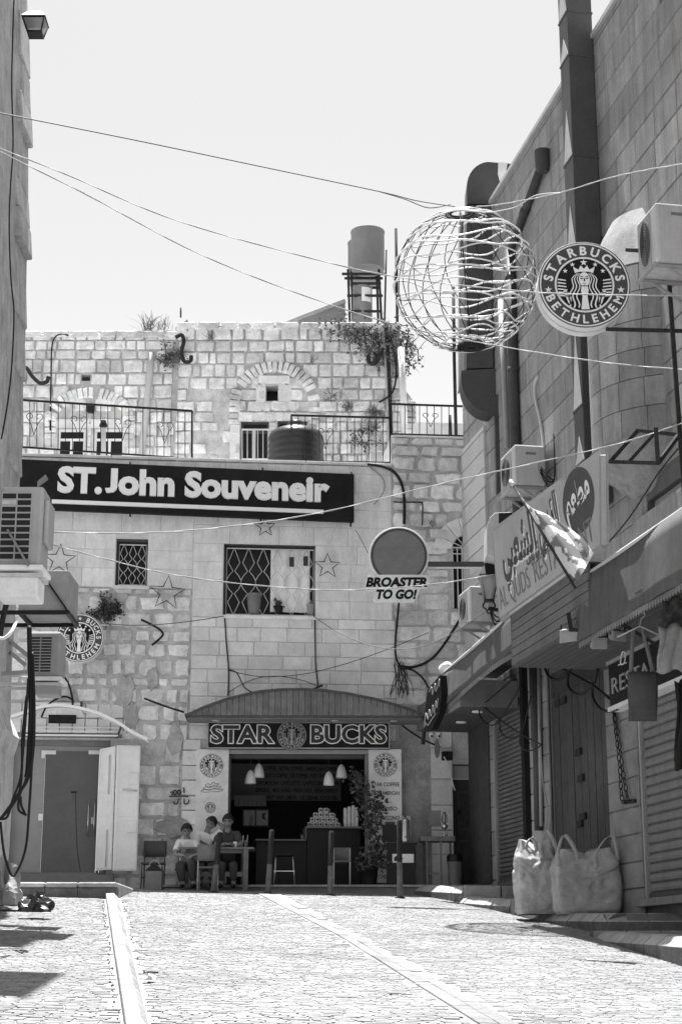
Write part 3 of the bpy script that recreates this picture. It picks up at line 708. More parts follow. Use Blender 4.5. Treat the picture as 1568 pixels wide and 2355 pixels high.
c0, c1, cz0, cz1 = A.rect(622, 712, 1262, 1414, -.16)
def cur(u, v): return A.w(c0 + (c1 - c0) * u, cz0 + 0.04 + (cz1 - cz0 - 0.08) * v, -.13 + .015 * math.sin(u * 22))
MB().grid(cur, 24, 2).build('curtain', 'curtain', w2)
for u, v in ((671, 1288), (703, 1286)):
    a, z = A.px(u, v, -.1); MB().box(A, a - .045, a + .045, z - .13, z + .06, -.11, -.105).build('curtain_print', 'signink', w2)
# ---- left door: glass front in an aluminium frame
a0, a1, z0, z1 = h_ld; a1n = A.px(252, 1850)[0]
ld = thing('glass_door', 'grey glass shop door with long steel pull handles left of the folded shutter', 'door', A.w((a0 + a1) / 2, z0, -.2))
f = MB(); zt = A.px(150, 1716, -.2)[1]
f.box(A, a0, a1, zt, z1, -.25, -.12); f.box(A, a1 - .06, a1, z0, zt - .002, -.25, -.12); f.box(A, a0, a1 - .062, z0, z0 + .05, -.25, -.12); f.build('door_frame', 'midgrey', ld)
dl, dr = A.px(100, 1870, -.19)[0], A.px(232, 1870, -.19)[0]
MB().box(A, a0, dl - .005, z0 + .05, zt, -.22, -.20).build('side_pane', 'frost', ld)
MB().box(A, dl, dr - .06, z0 + .05, zt - .09, -.19, -.175).build('door_leaf', 'frostdark', ld)
MB().box(A, dr - .055, dr, z0 + .05, zt - .09, -.20, -.185).build('door_edge', 'darkgrey', ld)
MB().box(A, dr + .005, a1 - .062, z0 + .05, zt, -.22, -.205).build('side_pane', 'frost', ld)
MB().box(A, dl - .005, dr + .005, zt - .085, zt, -.22, -.20).build('top_pane', 'frost', ld)
for u in (105, 213):
    a, z = A.px(u + 8, 1731, -.17)
    MB().box(A, a - .13, a + .13, z - .03, z + .04, -.20, -.165).build('patch_fitting', 'whitedirty', ld)
    s_ = -1 if u < 150 else 1; MB().box(A, a + s_ * .1 - .03, a + s_ * .1 + .03, z - .1, z - .032, -.20, -.165).build('patch_fitting', 'whitedirty', ld)
hb = MB()
for u in (205, 219):
    a, zt_ = A.px(u, 1840, -.1); zb_ = A.px(u, 1925, -.1)[1]; hb.tube([A.w(a, zb_, -.12), A.w(a, zt_, -.12)], .012, 8)
    for zz in (zb_ + .12, zt_ - .12): hb.tube([A.w(a, zz, -.12), A.w(a, zz, -.19)], .009, 6)
a, z = A.px(212, 1885, -.1)
hb.build('pull_handle', 'steel', ld); MB().box(A, a - .014, a + .014, z - .07, z + .05, -.172, -.165).build('lock_plate', 'alu', ld)
a, z = A.px(94, 1879, -.19); MB().box(A, a - .04, a + .04, z - .06, z + .06, -.199, -.195).build('notice', 'white', ld)
a, z = A.px(171, 1822, -.17); MB().box(A, a - .05, a + .05, z - .015, z + .015, -.174, -.16).build('door_closer', 'black', ld)
MB().tube(spline([A.w(*A.px(u, v, -.17), -.170) for u, v in ((174, 1822), (176, 1900), (179, 1960), (186, 2005))]), .004, 5).build('alarm_cable', 'black', ld)
MB().box(A, a0 - .1, a1 + .15, pz - .1, z0 - .003, -.3, .25).build('door_step', 'midgrey', ld, bev=.01)
# folded metal shutter leaves
fd = thing('folding_shutter', 'pale folding metal shutter leaves standing open at the right of the glass door', 'shutter', A.w(a1 + .2, z0, .2))
def leaf(p0, p1, z0, z1, name):
    T = Vector((p1.x - p0.x, p1.y - p0.y, 0)); L = T.length; fr = Fr3((p0.x, p0.y, 0), T, (0, 0, 1))
    o = MB().box(fr, 0, L, z0, z1, -.02, .02).build(name, 'lightdoor', fd, bev=.006)
    f = MB()
    for q in ((.02, .05, z0 + .03, z1 - .03), (L - .05, L - .02, z0 + .03, z1 - .03), (.051, L - .051, z1 - .06, z1 - .03), (.051, L - .051, z0 + .03, z0 + .06), (.051, L - .051, z0 + .95, z0 + .975), (.051, L - .051, z0 + 1.37, z0 + 1.395)): f.box(fr, *q, .021, .032)
    f.build('leaf_frame', 'lightdoor', o); return fr, L, o
zl0, zl1 = A.px(260, 2009, .1)[1] , A.px(260, 1722, .1)[1]
pA = A.wp(227, 1870, .03); pB = pt(260, 1870, pA.y - .40); pC = pt(319, 1870, pA.y - .32)
f1, L1, o1 = leaf(pA, pB, zl0 + .05, zl1, 'shutter_leaf'); f2, L2, o2 = leaf(pB + Vector((.03, -.0, 0)), pC, zl0 + .03, zl1 + .02, 'shutter_leaf')
for z in (.48, .86):
    zz = zl0 + (zl1 - zl0) * (z - .12); MB().box(f2, L2 - .19, L2 - .03, zz - .1, zz + .1, .033, .05).build('lock_box', 'lightdoor', o2, bev=.005)
MB().tube([f2.w(L2 - .3, zl0 + 1.45, .05), f2.w(L2 - .04, zl0 + 1.43, .05)], .012, 6).build('bolt', 'alu', o2)
MB().tube([f1.w(L1 - .1, zl0 + .1, .05), f1.w(L1 - .1, zl0 + .75, .05)], .014, 6).build('bolt', 'alu', o1); MB().tube([f1.w(L1 - .1, zl1 - .15, .05), f1.w(L1 - .1, zl1 - .85, .05)], .014, 6).build('bolt', 'alu', o1)
# arched polycarbonate canopy over it
cn = thing('arched_canopy', 'arched clear plastic canopy with white ribs over the glass door', 'canopy', A.wp(190, 1660, 0))
cp_ = [(40, 1640), (95, 1622), (140, 1618), (190, 1626), (235, 1640), (275, 1660), (305, 1680), (341, 1697)]
cpt = [A.px(u, v, .75) for u, v in cp_]
cpt = [(x, z) for x, z in [(p.x, p.y) for p in spline([Vector((a, z, 0)) for a, z in [(cpt[0][0] - .5, cpt[0][1] - .14)] + cpt], 5)]]
def can(u, v): i = u * (len(cpt) - 1); a, z = cpt[round(i)]; return A.w(a, z - .02 + .05 * (1 - v), .02 + .75 * v)
MB().grid(can, len(cpt) - 1, 4).build('canopy_sheet', 'polycarb', cn)
for d_ in (.76, .05):
    m2 = MB()
    for i in range(len(cpt) - 1): m2.bar(A.w(cpt[i][0], cpt[i][1] - (.03 if d_ > .5 else -.02), d_), A.w(cpt[i + 1][0], cpt[i + 1][1] - (.03 if d_ > .5 else -.02), d_), .035, .05)
    m2.build('canopy_rib', 'white', cn)
for t in (.2, .5, .78): a, z = cpt[int(t * (len(cpt) - 1))]; MB().bar(A.w(a, z - .03, .05), A.w(a, z - .05, .75), .025).build('purlin', 'alu', cn)
for v in (1672, 1681, 1690):
    p, q = A.wp(60, v, .1 + (v - 1672) * .012), A.wp(272, v + 2, .1 + (v - 1672) * .012); MB().bar(p, q, .028).build('tie_bar', 'white', cn)
MB().bar(A.wp(270, 1695, .15), A.wp(280, 1670, .7), .03).build('strut', 'darkgrey', cn)
fl = thing('tube_lamp', 'white strip lamp fixed level above the arched canopy', 'lamp', A.wp(130, 1617, .1))
p, q = A.px(60, 1617, .1), A.px(188, 1620, .1)
MB().box(A, p[0], q[0], q[1] - .03, q[1] + .03, .06, .12).build('lamp_body', 'white', fl, bev=.01)
for a in (p[0], q[0]): MB().box(A, a - .02, a + .02, q[1] - .06, q[1] + .045, .055, .125).build('end_cap', 'darkgrey', fl)
mb = MB(); a0_, a1_, z0_, z1_ = A.rect(112, 176, 1644, 1664, .05); mb.box(A, a0_, a1_, z0_, z1_, .02, .056)
vt = mb.build('wall_vent', 'black'); tag(vt, 'dark slot in the wall under the arched canopy', 'vent')
# right doorway
rdoor = thing('dark_door', 'dark panelled double door in the corner beside the rolling shutter', 'door', A.w(h_rd[0] + .3, TZ, -.2))
a0, a1, z0, z1 = h_rd; zt = A.px(1068, 1792, -.2)[1]; zv = A.px(1068, 1762, -.2)[1]
MB().box(A, a0, a1, TZ, zt - .003, -.26, -.2).build('door_leaf', 'wooddoor', rdoor)
for zz in (TZ + .15, TZ + 1.05):
    f = MB(); fa0, fa1 = a0 + .12, a1 - .03
    for q in ((fa0, fa0 + .02, zz, zz + .7), (fa0 + .021, fa1, zz, zz + .02), (fa0 + .021, fa1, zz + .68, zz + .7)): f.box(A, *q, -.199, -.185)
    f.build('door_moulding', 'darkgrey', rdoor)
a, z = A.px(1047, 1868, -.2); MB().ball(A.w(a + .06, z, -.15), .04, 10).build('door_knob', 'iron', rdoor)
MB().box(A, a0, a1, zt, zt + .24, -.22, -.15).build('transom_board', 'signpale', rdoor)
mb = MB(); MB().box(A, a0, a1, zt + .243, z1, -.24, -.22).build('fanlight', 'black', rdoor)
m2 = MB()
for i in range(3):
    c = a0 + .12 + .16 * i; m2.tube([A.w(c + .07 * math.cos(t), zt + .40 + .09 * math.sin(t), -.2) for t in [k * .5 for k in range(13)]], .008, 5)
m2.build('fanlight_scroll', 'iron', rdoor)
# window behind arched grille
aw = MB().box(A, h_aw[0], h_aw[1], h_aw[2], h_aw[3], -.2, -.18).build('arched_window', 'glassdark', front)
m2 = MB()
for i in range(7): a = h_aw[0] + (h_aw[1] - h_aw[0]) * i / 6; m2.bar(A.w(a, h_aw[2], .06), A.w(a, h_aw[3], .06), .02)
m2.bar(A.w(h_aw[0], h_aw[3], .06), A.w(h_aw[1], h_aw[3], .06), .025); m2.bar(A.w(h_aw[0], h_aw[3] - .12, .06), A.w(h_aw[1], h_aw[3] - .12, .06), .02)
for i in range(1, 7): t = math.pi * i / 7; m2.tube([A.w(ac[0] + math.cos(t) * r, ac[1] + math.sin(t) * r, .065) for r in (ar_ * .4, ar_ * 1.05)], .011, 5)
for r in (ar_ * .4, ar_ * 1.03): m2.tube([A.w(x, z, .065) for x, z in arc(ac, r, r, 0, 180, 14)], .012, 5)
m2.build('window_grille', 'gridpaint', aw)
# ------------------------------------------------------------------ big name board
nb = thing('name_board', 'long black board with raised pale name letters across the stone house', 'sign', B.wp(430, 1190, 0))
c = [B.px(45, 1057), B.px(814, 1090), B.px(814, 1200), B.px(45, 1171)]
c[0] = (c[0][0] - .8, c[0][1] + .02); c[3] = (c[3][0] - .8, c[3][1] + .02)
MB().prism(B, c, -.1, 0).build('board', 'signblack', nb, bev=.006)
pL, pR = B.px(132, 1130), B.px(757, 1153); Lw = pR[0] - pL[0]; rot = math.atan2(pR[1] - pL[1], Lw)
sf = Sub(B, pL[0], pL[1], 1, 0, rot)
capH = B.px(132, 1075)[1] - B.px(132, 1130)[1]
for w_, q0, q1 in (('ST.', 132, 233), ('John', 240, 398), ('Souveneir', 421, 757)): letters('letter', 'letter', nb, sf, w_, Lw * (q0 - 132) / 625, 0, capH, Lw * (q1 - q0) / 625, .002, .06, .045)
u0, u1 = B.px(120, 1154), B.px(743, 1178)
MB().prism(B, [(u0[0], u0[1] - .035), (u1[0], u1[1] - .035), (u1[0], u1[1] + .035), (u0[0], u0[1] + .035)], .001, .05).build('underline', 'letter', nb)
for u, v in ((300, 1068), (604, 1081), (808, 1091), (300, 1182), (600, 1200), (806, 1205)):
    MB().tube([B.wp(u, v - 6, -.05), B.wp(u, v + 6, -.05)], .02, 6).build('mounting_eye', 'iron', nb)
# grey bracket flap near its left end
fb = MB().prism(B, [B.px(88, 1116), B.px(107, 1100), B.px(113, 1112), B.px(88, 1130)], .25, .27).build('metal_flap', 'midgrey'); tag(fb, 'small grey metal flap tilted before the left end of the black board', 'bracket')
# ------------------------------------------------------------------ terrace railings
def scroll(mb, P, w, h, d=0):           # heart shaped scrolls between bars; P(a,z) gives points
    for s_ in (-1, 1):
        q = [(0, -h / 2), (s_ * w * .45, h * .05), (s_ * w * .95, h * .33), (s_ * w * .75, h * .5), (s_ * w * .35, h * .47), (s_ * w * .25, h * .33), (s_ * w * .45, h * .28)]
        mb.tube(spline([P(a, z) for a, z in q], 4), .007, 5)
def railing(name, label, p0, p1, q0, q1, nb_, scrolls):
    """p0,p1 top rail ends; q0,q1 foot rail ends (world points)"""
    p0, p1, q0, q1 = map(Vector, (p0, p1, q0, q1)); t = thing(name, label, 'railing', q0)
    MB().bar(p0, p1, .035).build('top_rail', 'iron', t); MB().bar(q0, q1, .03).build('foot_rail', 'iron', t)
    for i in range(nb_ + 1):
        f = i / nb_; a, b = p0.lerp(p1, f), q0.lerp(q1, f); end = i in (0, nb_)
        MB().bar(b - UPZ * (.12 if end else 0), a, .035 if end else .014).build('post' if end else 'baluster', 'iron', t)
    for f in scrolls:
        a, b = p0.lerp(p1, f), q0.lerp(q1, f); c = (a + b) / 2; u = (p1 - p0).normalized(); H_ = (a - b).length
        m2 = MB(); scroll(m2, lambda x, z: c + u * x + UPZ * z, .16, H_ * .45); m2.build('scroll', 'iron', t)
C_ = Fr((A.wp(250, 1000).x, A.wp(250, 1000).y), 8)
railing('terrace_railing', 'black iron railing on the parapet above the left end of the name board', C_.wp(20, 918), C_.wp(442, 945), C_.wp(20, 1026), C_.wp(442, 1055), 26, [.14, .38, .62, .85])
railing('terrace_railing', 'black iron railing behind the round black water tank', A.wp(670, 955, -.8), A.wp(897, 961, -.1), A.wp(670, 1060, -.8), A.wp(897, 1064, -.1), 14, [.35, .75])
railing('terrace_railing', 'black iron railing on the right terrace against the sky', A.wp(897, 929, -.1), A.wp(1082, 935, -.1), A.wp(897, 998, -.1), A.wp(1082, 1003, -.1), 11, [.5])
# white low railing at the upper house window
p = thing('window_guard', 'white barred guard before the dark window left of the black tank', 'railing', HU.wp(590, 1055, .4))
MB().bar(HU.wp(556, 988, .4), HU.wp(640, 988, .4), .03).build('top_rail', 'gridpaint', p); MB().bar(HU.wp(556, 1056, .4), HU.wp(640, 1056, .4), .03).build('foot_rail', 'gridpaint', p)
for i in range(7): MB().bar(HU.wp(557 + 12 * i, 988, .4), HU.wp(557 + 12 * i, 1056, .4), .016).build('baluster', 'gridpaint', p)
# ------------------------------------------------------------------ old house set back behind the terrace
oldh = thing('old_stone_house', 'weathered stone house rising behind the roof terrace with blocked arches', 'house', HU.w(0, gz(0, 30), 0))
ua0, ua1 = HU.px(-40, 900)[0], HU.px(921, 900)[0]; uz0 = zc - 1.2
stepu = [(-40, 768), (90, 770), (230, 768), (330, 766), (402, 764), (404, 752), (520, 750), (700, 748), (860, 746), (921, 748)]
top = [HU.px(u, v) for u, v in stepu]
g1 = HU.rect(612, 639, 887, 922); g2 = HU.rect(200, 218, 930, 948); g3 = HU.rect(188, 208, 862, 876)
wA = HU.rect(132, 196, 985, 1062); wB = HU.rect(216, 286, 985, 1062); wC = HU.rect(554, 618, 968, 1062); wD = HU.rect(638, 706, 966, 1062)
mb = MB(); holed(mb, HU, ua0, ua1, uz0, top[0][1] - .05, [g1, g2, g3, wA, wB, wC, wD], 0, .4)
poly = [(ua0, top[0][1] - .05)] + [(ua1, top[0][1] - .05)] + [(a, z) for a, z in reversed(top)]
mb.flat(HU, [(max(ua0, min(ua1, a)), z) for a, z in poly], 0)
mb.quad(HU.w(ua1, uz0, 0), HU.w(ua1, top[-1][1], 0), HU.w(ua1, top[-1][1], -4), HU.w(ua1, uz0, -4)); mb.quad(HU.w(ua0, top[0][1], 0), HU.w(ua1, top[-1][1], 0), HU.w(ua1, top[-1][1], -4), HU.w(ua0, top[0][1], -4))
mb.build('wall', 'mortar', oldh)
for g_ in (g1, g2, g3): MB().box(HU, g_[0], g_[1], g_[2], g_[3], -.4, -.38).build('niche', 'black', oldh)
archs = [(HU.px(632, 935), HU.px(540, 935), HU.px(632, 845)), (HU.px(208, 968), HU.px(118, 968), HU.px(208, 905))]
def in_arch(a, z):
    for c, l, t in archs:
        rx, rz = c[0] - l[0], t[1] - c[1]
        if z > c[1] - .5:
            k = math.hypot((a - c[0]) / (rx + .14), max(0, z - c[1]) / (rz + .14)); k2 = math.hypot((a - c[0]) / (rx - .12), max(0, z - c[1]) / (rz - .12))
            if k < 1.0 and k2 > 1.0: return True
    return False
pl = HU.rect(430, 560, 905, 1062)
def ins(a, z):
    if in_arch(a, z): return False
    if pl[0] < a < pl[1] and pl[2] < z < pl[3] and rnd.random() < .55: return False
    tz = None
    for i in range(len(top) - 1):
        if top[i][0] <= a <= top[i + 1][0]: tz = top[i][1]
    return tz is None or z < tz - .02
zbar = HU.px(400, 1075)[1]
crack = HU.rect(398, 408, 800, 960)
gm = .05
hol = [g1, g2, g3, tuple(x + e for x, e in zip(wA, (-.05, .05, 0, .25))), tuple(x + e for x, e in zip(wB, (-.05, .05, 0, .25))), wC, wD, crack]
courses(HU, oldh, 'stone', ST, HU.px(35, 900)[0], HU.px(403, 900)[0], zbar, HU.px(300, 768)[1], .255, .17, .46, .018, .05, hol, .26, ins)
courses(HU, oldh, 'stone', ST, HU.px(404, 900)[0], ua1, zbar, HU.px(600, 752)[1], .245, .16, .46, .020, .055, hol, .28, ins)
x = HU.px(404, 750)[0]
while x < ua1 - .1:       # top course
    w = min(.3 + rnd.random() * .3, ua1 - x); place(rnd.choice(ST), 'coping_stone', HU, x + w / 2, HU.px(600, 748)[1] - .03, w - .006, .17 + rnd.random() * .02, .06, oldh); x += w
x = HU.px(40, 750)[0]
while x < HU.px(400, 750)[0]:
    w = .3 + rnd.random() * .35; place(rnd.choice(ST), 'coping_stone', HU, x + w / 2, HU.px(300, 767)[1] - .03, w - .006, .15 + rnd.random() * .02, .06, oldh); x += w
for c, l, t in archs:
    rx, rz = c[0] - l[0], t[1] - c[1]; n = 23
    for i in range(n):
        if rnd.random() < .06: continue
        th = math.pi * (i + .5) / n; r = 0.5
        a, z = c[0] + rx * math.cos(th), c[1] + rz * math.sin(th)
        nx, nz = math.cos(th) / rx, math.sin(th) / rz; rot = math.atan2(nx, nz)
        place(rnd.choice(ST), 'arch_stone', HU, a, z, .10 + rnd.random() * .02, .25 + .05 * rnd.random(), .10, oldh, -rot)
    for k in range(3):
        for s_ in (-1, 1): place(rnd.choice(ST), 'arch_stone', HU, c[0] + s_ * rx, c[1] - .08 - .14 * k, .27, .11, .06, oldh)
for rc in ((588, 612, 885, 928), (640, 672, 885, 928), (590, 668, 864, 884), (585, 690, 925, 944), (552, 720, 950, 968), (528, 553, 975, 1062)):
    q = HU.rect(*rc); place(AB[0], 'dressed_stone', HU, (q[0] + q[1]) / 2, (q[2] + q[3]) / 2, q[1] - q[0] - .02, q[3] - q[2] - .02, .05, oldh)
def upwin(rc, n, fm):
    a0, a1, z0, z1 = rc; f = MB()
    for q in ((a0, a0 + .05, z0, z1), (a1 - .05, a1, z0, z1), (a0 + .051, a1 - .051, z1 - .05, z1), (a0 + .051, a1 - .051, z1 - .26, z1 - .21), ((a0 + a1) / 2 - .03, (a0 + a1) / 2 + .03, z0, z1 - .261)): f.box(HU, *q, -.14, -.08)
    w = f.build('window', fm, oldh); MB().box(HU, a0 + .05, a1 - .05, z0, z1 - .05, -.13, -.12).build('window_pane', 'glassdark', w)
upwin(wA, 2, 'white'); upwin(wB, 2, 'white'); upwin(wC, 2, 'darkgrey'); upwin(wD, 2, 'darkgrey')
for rc in (wA, wB): MB().box(HU, rc[0] - .08, rc[1] + .08, rc[3] + .01, rc[3] + .2, .0, .03).build('window_head', 'plaster', oldh)
s0 = HU.rect(218, 250, 1010, 1062); MB().box(HU, HU.px(582, 1000)[0], HU.px(588, 1000)[0], wC[2], wC[3] - .2, -.1, -.04).build('window_stile', 'gridpaint', oldh)
MB().tube([HU.wp(349, 812, .1), HU.wp(346, 850, .1), HU.wp(326, 1050, .12)], .07, 10).build('drain_pipe', 'clad_pale', oldh)
# iron hooks and a fallen slab on the parapet
def hook(uvs, label, d=.25, r=.045, fr=HU):
    o = MB().tube(spline([fr.wp(u, v, d) for u, v in uvs], 6), r, 7).build('iron_hook', 'iron'); tag(o, label, 'hook', 'rusted hooks in the old stone wall')
hook([(404, 776), (418, 770), (423, 785), (418, 808), (424, 830), (438, 830), (440, 818)], 'dark s-shaped hook near the crack in the old wall')
hook([(52, 848), (62, 846), (76, 866), (92, 880), (108, 878), (112, 866)], 'dark twisted hook in the old wall beside the left building')
hook([(846, 818), (850, 834), (862, 836), (870, 824), (880, 800)], 'dark curved hook under the ivy at the old wall corner')
sb = MB().prism(HU, [HU.px(u, v) for u, v in ((385, 764), (428, 722), (440, 750), (436, 757), (400, 765))], -.6, -.3).build('stone_slab', 'concrete', bev=.01); tag(sb, 'tilted slab lying on the old wall top beside dry grass', 'slab')
rod = MB().tube([HU.wp(416, 730, -.4), HU.wp(416, 708, -.4)], .02, 6).build('iron_rod', 'iron'); tag(rod, 'short upright rod beside the tilted slab on the old wall', 'rod')
# corner ruin and pale wall behind the right terrace
ru = thing('ruined_wall', 'stump of broken stone wall on the right terrace beside the pale pipe', 'wall', HU.wp(945, 1000, -1))
def rf(u, v): return HU.px(u, v, -1)
MB().prism(HU, [rf(924, 1010), rf(924, 895), rf(935, 900), rf(952, 922), rf(956, 940), rf(958, 1010)], -1.8, -1.05).build('wall_core', 'old_render', ru)
for j in range(7):
    q = HU.rect(928 + rnd.random() * 4, 957, 922 + 13 * j, 934 + 13 * j, -1); place(rnd.choice(ST), 'stone', HU, (q[0] + q[1]) / 2, (q[2] + q[3]) / 2, q[1] - q[0], q[3] - q[2], .1, ru, 0, -1.05)
tw = MB().box(A, A.px(955, 980, -2.5)[0], A.px(1090, 980, -2.5)[0], zcR - .3, A.px(1000, 972, -2.5)[1], -2.8, -2.5).build('terrace_wall', 'plaster'); tag(tw, 'low pale wall at the back of the right terrace behind the railing', 'wall')
# ------------------------------------------------------------------ clad building on the right
rb = thing('clad_building', 'tall stone clad building in shade along the right side of the street', 'building', R.w(4, gz(3, 28), 0))
def rz(u, v, d=0): return R.px(u, v, d)
rtop = (rz(1165, 440)[1] + rz(1300, 172)[1]) / 2
print('rtop', rtop, rz(1165, 440), rz(1300, 172), 'aR', aR)
sh1 = R.rect(1140, 1222, 1648, 2034); sh1 = (sh1[0], sh1[1], TZ, rz(1140, 1650)[1])
dr_ = (rz(1271, 1750)[0], rz(1400, 1750)[0], z2 - .02, rz(1271, 1560)[1] + .1)
sh2 = (rz(1481, 1900)[0], 15.5, rz(1492, 2068)[1], rz(1470, 1560)[1])
wn = (rz(1139, 1010)[0], rz(1151, 1010)[0], rz(1145, 1150)[1], rz(1145, 950)[1])
wr = (rz(1492, 1230)[0], 14.0, rz(1492, 1290)[1], rz(1492, 1150)[1])
rS1 = 16.0
mb = MB(); holed(mb, R, 0.05, rS1, 0.6, rtop, [sh1, dr_, sh2, wn, wr], 0, .3)
mb.quad(R.w(.05, .6, 0), R.w(.05, rtop, 0), R.w(.05, rtop, -6), R.w(.05, .6, -6)); mb.quad(R.w(.05, rtop, 0), R.w(rS1, rtop, 0), R.w(rS1, rtop, -6), R.w(.05, rtop, -6)); mb.quad(R.w(rS1, .6, 0), R.w(rS1, .6, -6), R.w(rS1, rtop, -6), R.w(rS1, rtop, 0))
mb.build('wall', 'clad_joint', rb)
zcl = rz(1240, 1180)[1]
def seen(a, z): 
    p = R.w(a, z); d = p.y * CP + p.z * SP; u = CX + FPX * p.x / d; v = CY - FPX * (p.z * CP - p.y * SP) / d
    return u < 1640 and -60 < v < 2400
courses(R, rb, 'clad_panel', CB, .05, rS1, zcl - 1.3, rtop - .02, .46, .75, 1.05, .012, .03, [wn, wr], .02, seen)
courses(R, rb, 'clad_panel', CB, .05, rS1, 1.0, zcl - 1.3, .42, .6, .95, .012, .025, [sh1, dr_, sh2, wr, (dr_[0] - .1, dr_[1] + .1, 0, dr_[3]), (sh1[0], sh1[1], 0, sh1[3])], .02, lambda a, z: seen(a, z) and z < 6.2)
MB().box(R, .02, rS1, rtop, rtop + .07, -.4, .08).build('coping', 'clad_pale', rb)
# pale corner pier against the front house
pz1, pz0 = rz(1112, 942, .3)[1], rz(1125, 1236, .3)[1]
pr = (rz(1112, 1000, .07)[0])
z = pz0 - .2
MB().box(R, .0, pr - .02, 5.2, pz1 - .01, .02, .045).build('pier', 'clad_pale', rb)
while z < pz1 - .1:
    h = min(.36, pz1 - z); place(CPB[0], 'pier_stone', R, pr / 2, z + h / 2, pr - .012, h - .012, .04, rb, 0, .035)
    MB().box(R, pr - .025, pr, z + .005, z + h - .005, .03, .072).build('pier_stone', 'clad_pale', rb); z += h
z = 5.0
while z < pz0 - .2:
    h = .36; place(CPB[0], 'pier_stone', R, .75, z + h / 2, 1.5 - .012, h - .012, .04, rb, 0, .03); z += h
MB().box(R, wn[0], wn[1], wn[2], wn[3], -.25, -.2).build('narrow_window', 'glassdark', rb)
w_ = MB().box(R, wr[0], wr[1], wr[2], wr[3], -.25, -.2).build('side_window', 'glassdark', rb)
f = MB(); f.box(R, wr[0], wr[1], wr[3] - .08, wr[3], -.19, -.1)
for a in (wr[0], wr[0] + .55, wr[0] + 1.3): f.box(R, a, a + .08, wr[2], wr[3] - .081, -.19, -.1)
f.build('window_frame', 'alu', w_)
lz = rz(1470, 1165, .15)[1]; MB().box(R, rz(1462, 1195, .1)[0], 15, lz - .55, lz - .15, .0, .16).build('window_lintel', 'clad', rb, bev=.01)
# pilaster shaped metal duct
du = thing('square_duct', 'dark square metal air duct climbing the right wall past the roof', 'duct', R.wp(1350, 1180, .2))
da0, da1 = rz(1340, 600, 0)[0] - .3, None
pw = R.px(1382, 400, 0)[0]
segs = []
zt, zb_ = rtop + 2.0, rz(1395, 1180)[1]
cuts = [rz(1378, v)[1] for v in (1185, 1090, 960, 585, 365, 118, 10)] + [zt]
for i in range(len(cuts) - 1):
    a_, b_ = cuts[i] + .006, cuts[i + 1] - .006
    o = MB().box(R, pw - .42, pw, a_, b_, .04, .44).build('duct_section', 'duct', du, bev=.012)
    MB().prism(R, [(pw - .40, a_ + .02), (pw - .02, a_ + .02), (pw - .21, (a_ + b_) / 2)], .441, .446).build('lit_crease', 'galv', o)  # pale triangle puts the sunlit crease into the colour
    MB().box(R, pw - .43, pw + .01, b_ - .012, b_ + .018, .03, .45).build('flange', 'darkgrey', o)
# C shaped big duct at the far end
cd = thing('curved_duct', 'large dark metal duct with curved ends bending into the right building', 'duct', R.wp(1095, 900, .5))
yd = R.wp(1130, 700, 0).y - .25
def q_(u, v): p = pt(u, v, yd); return (p.x, p.z)
V_ = Fr((0, yd), 0)
def arcpx(c, rx, ry, a0, a1, n): return [(c[0] + rx * math.cos(math.radians(a0 + (a1 - a0) * i / n)), c[1] - ry * math.sin(math.radians(a0 + (a1 - a0) * i / n))) for i in range(n + 1)]
tp = [(1073, 432)] + arcpx((1125, 428), 52, 56, 180, 95, 8) + [(1195, 378), (1195, 440), (1150, 440), (1130, 452), (1130, 470), (1073, 468)]
MB().prism(V_, [V_.px(u, v) for u, v in tp], -.55, 0).build('upper_bend', 'duct', cd)
MB().prism(V_, [V_.px(u, v) for u, v in ((1073, 471), (1131, 473), (1133, 846), (1072, 846))], -.55, 0).build('duct_run', 'duct', cd)
MB().prism(V_, [V_.px(u, v) for u, v in ((1060, 471), (1072, 471), (1071, 860), (1059, 870))], -.9, -.56).build('duct_flange', 'galv', cd)
bt = [(1060, 852)] + arcpx((1128, 868), 68, 80, 180, 275, 9) + [(1165, 950), (1165, 850), (1133, 848)]
MB().prism(V_, [V_.px(u, v) for u, v in bt], -.55, .0).build('lower_bend', 'duct', cd)
MB().prism(V_, [V_.px(u, v) for u, v in ((1145, 375), (1166, 376), (1162, 402), (1168, 438), (1152, 440), (1158, 470), (1130, 468), (1138, 440), (1150, 425), (1144, 402))], .005, .03).build('foam_seal', 'whitedirty', cd)
# rainwater hopper and pipes on the right wall
rp = thing('hopper_pipe', 'dark rain hopper with a slanting drain pipe high on the right wall', 'drainpipe', R.wp(1245, 390, .1))
t0 = R.wp(1248, 345, .12); t1 = R.wp(1248, 393, .12)
MB().lathe(t1, [(.09, -.02), (.13, .06), (.14, (t0 - t1).z)], 16).build('hopper', 'pipe', rp)
MB().tube([R.wp(1240, 392, .12), R.wp(1206, 485, .1), R.wp(1168, 588, .1)], .075, 10).build('pipe', 'pipe', rp); c = R.wp(1206, 485, .1)
MB().tube([R.wp(1209, 478, .1), R.wp(1203, 492, .1)], .09, 10).build('pipe_joint', 'pipe', rp)
vp = thing('down_pipe', 'thick dark vertical pipe on the right wall above the air conditioner', 'drainpipe', R.wp(1185, 1100, .1))
MB().tube([R.wp(1170, 575, .12), R.wp(1178, 800, .12), R.wp(1187, 1100, .12), R.wp(1192, 1250, .12)], .09, 10).build('pipe', 'pipe', vp)
MB().tube([R.wp(1150, 690, .10), R.wp(1158, 860, .10), R.wp(1165, 1030, .1)], .05, 8).build('pale_pipe', 'acgrey', vp)
for v in (640, 850): MB().tube([R.wp(1172 + (v - 600) * .03, v - 5, .12), R.wp(1172 + (v - 600) * .03, v + 5, .12)], .105, 10).build('collar', 'pipe', vp)
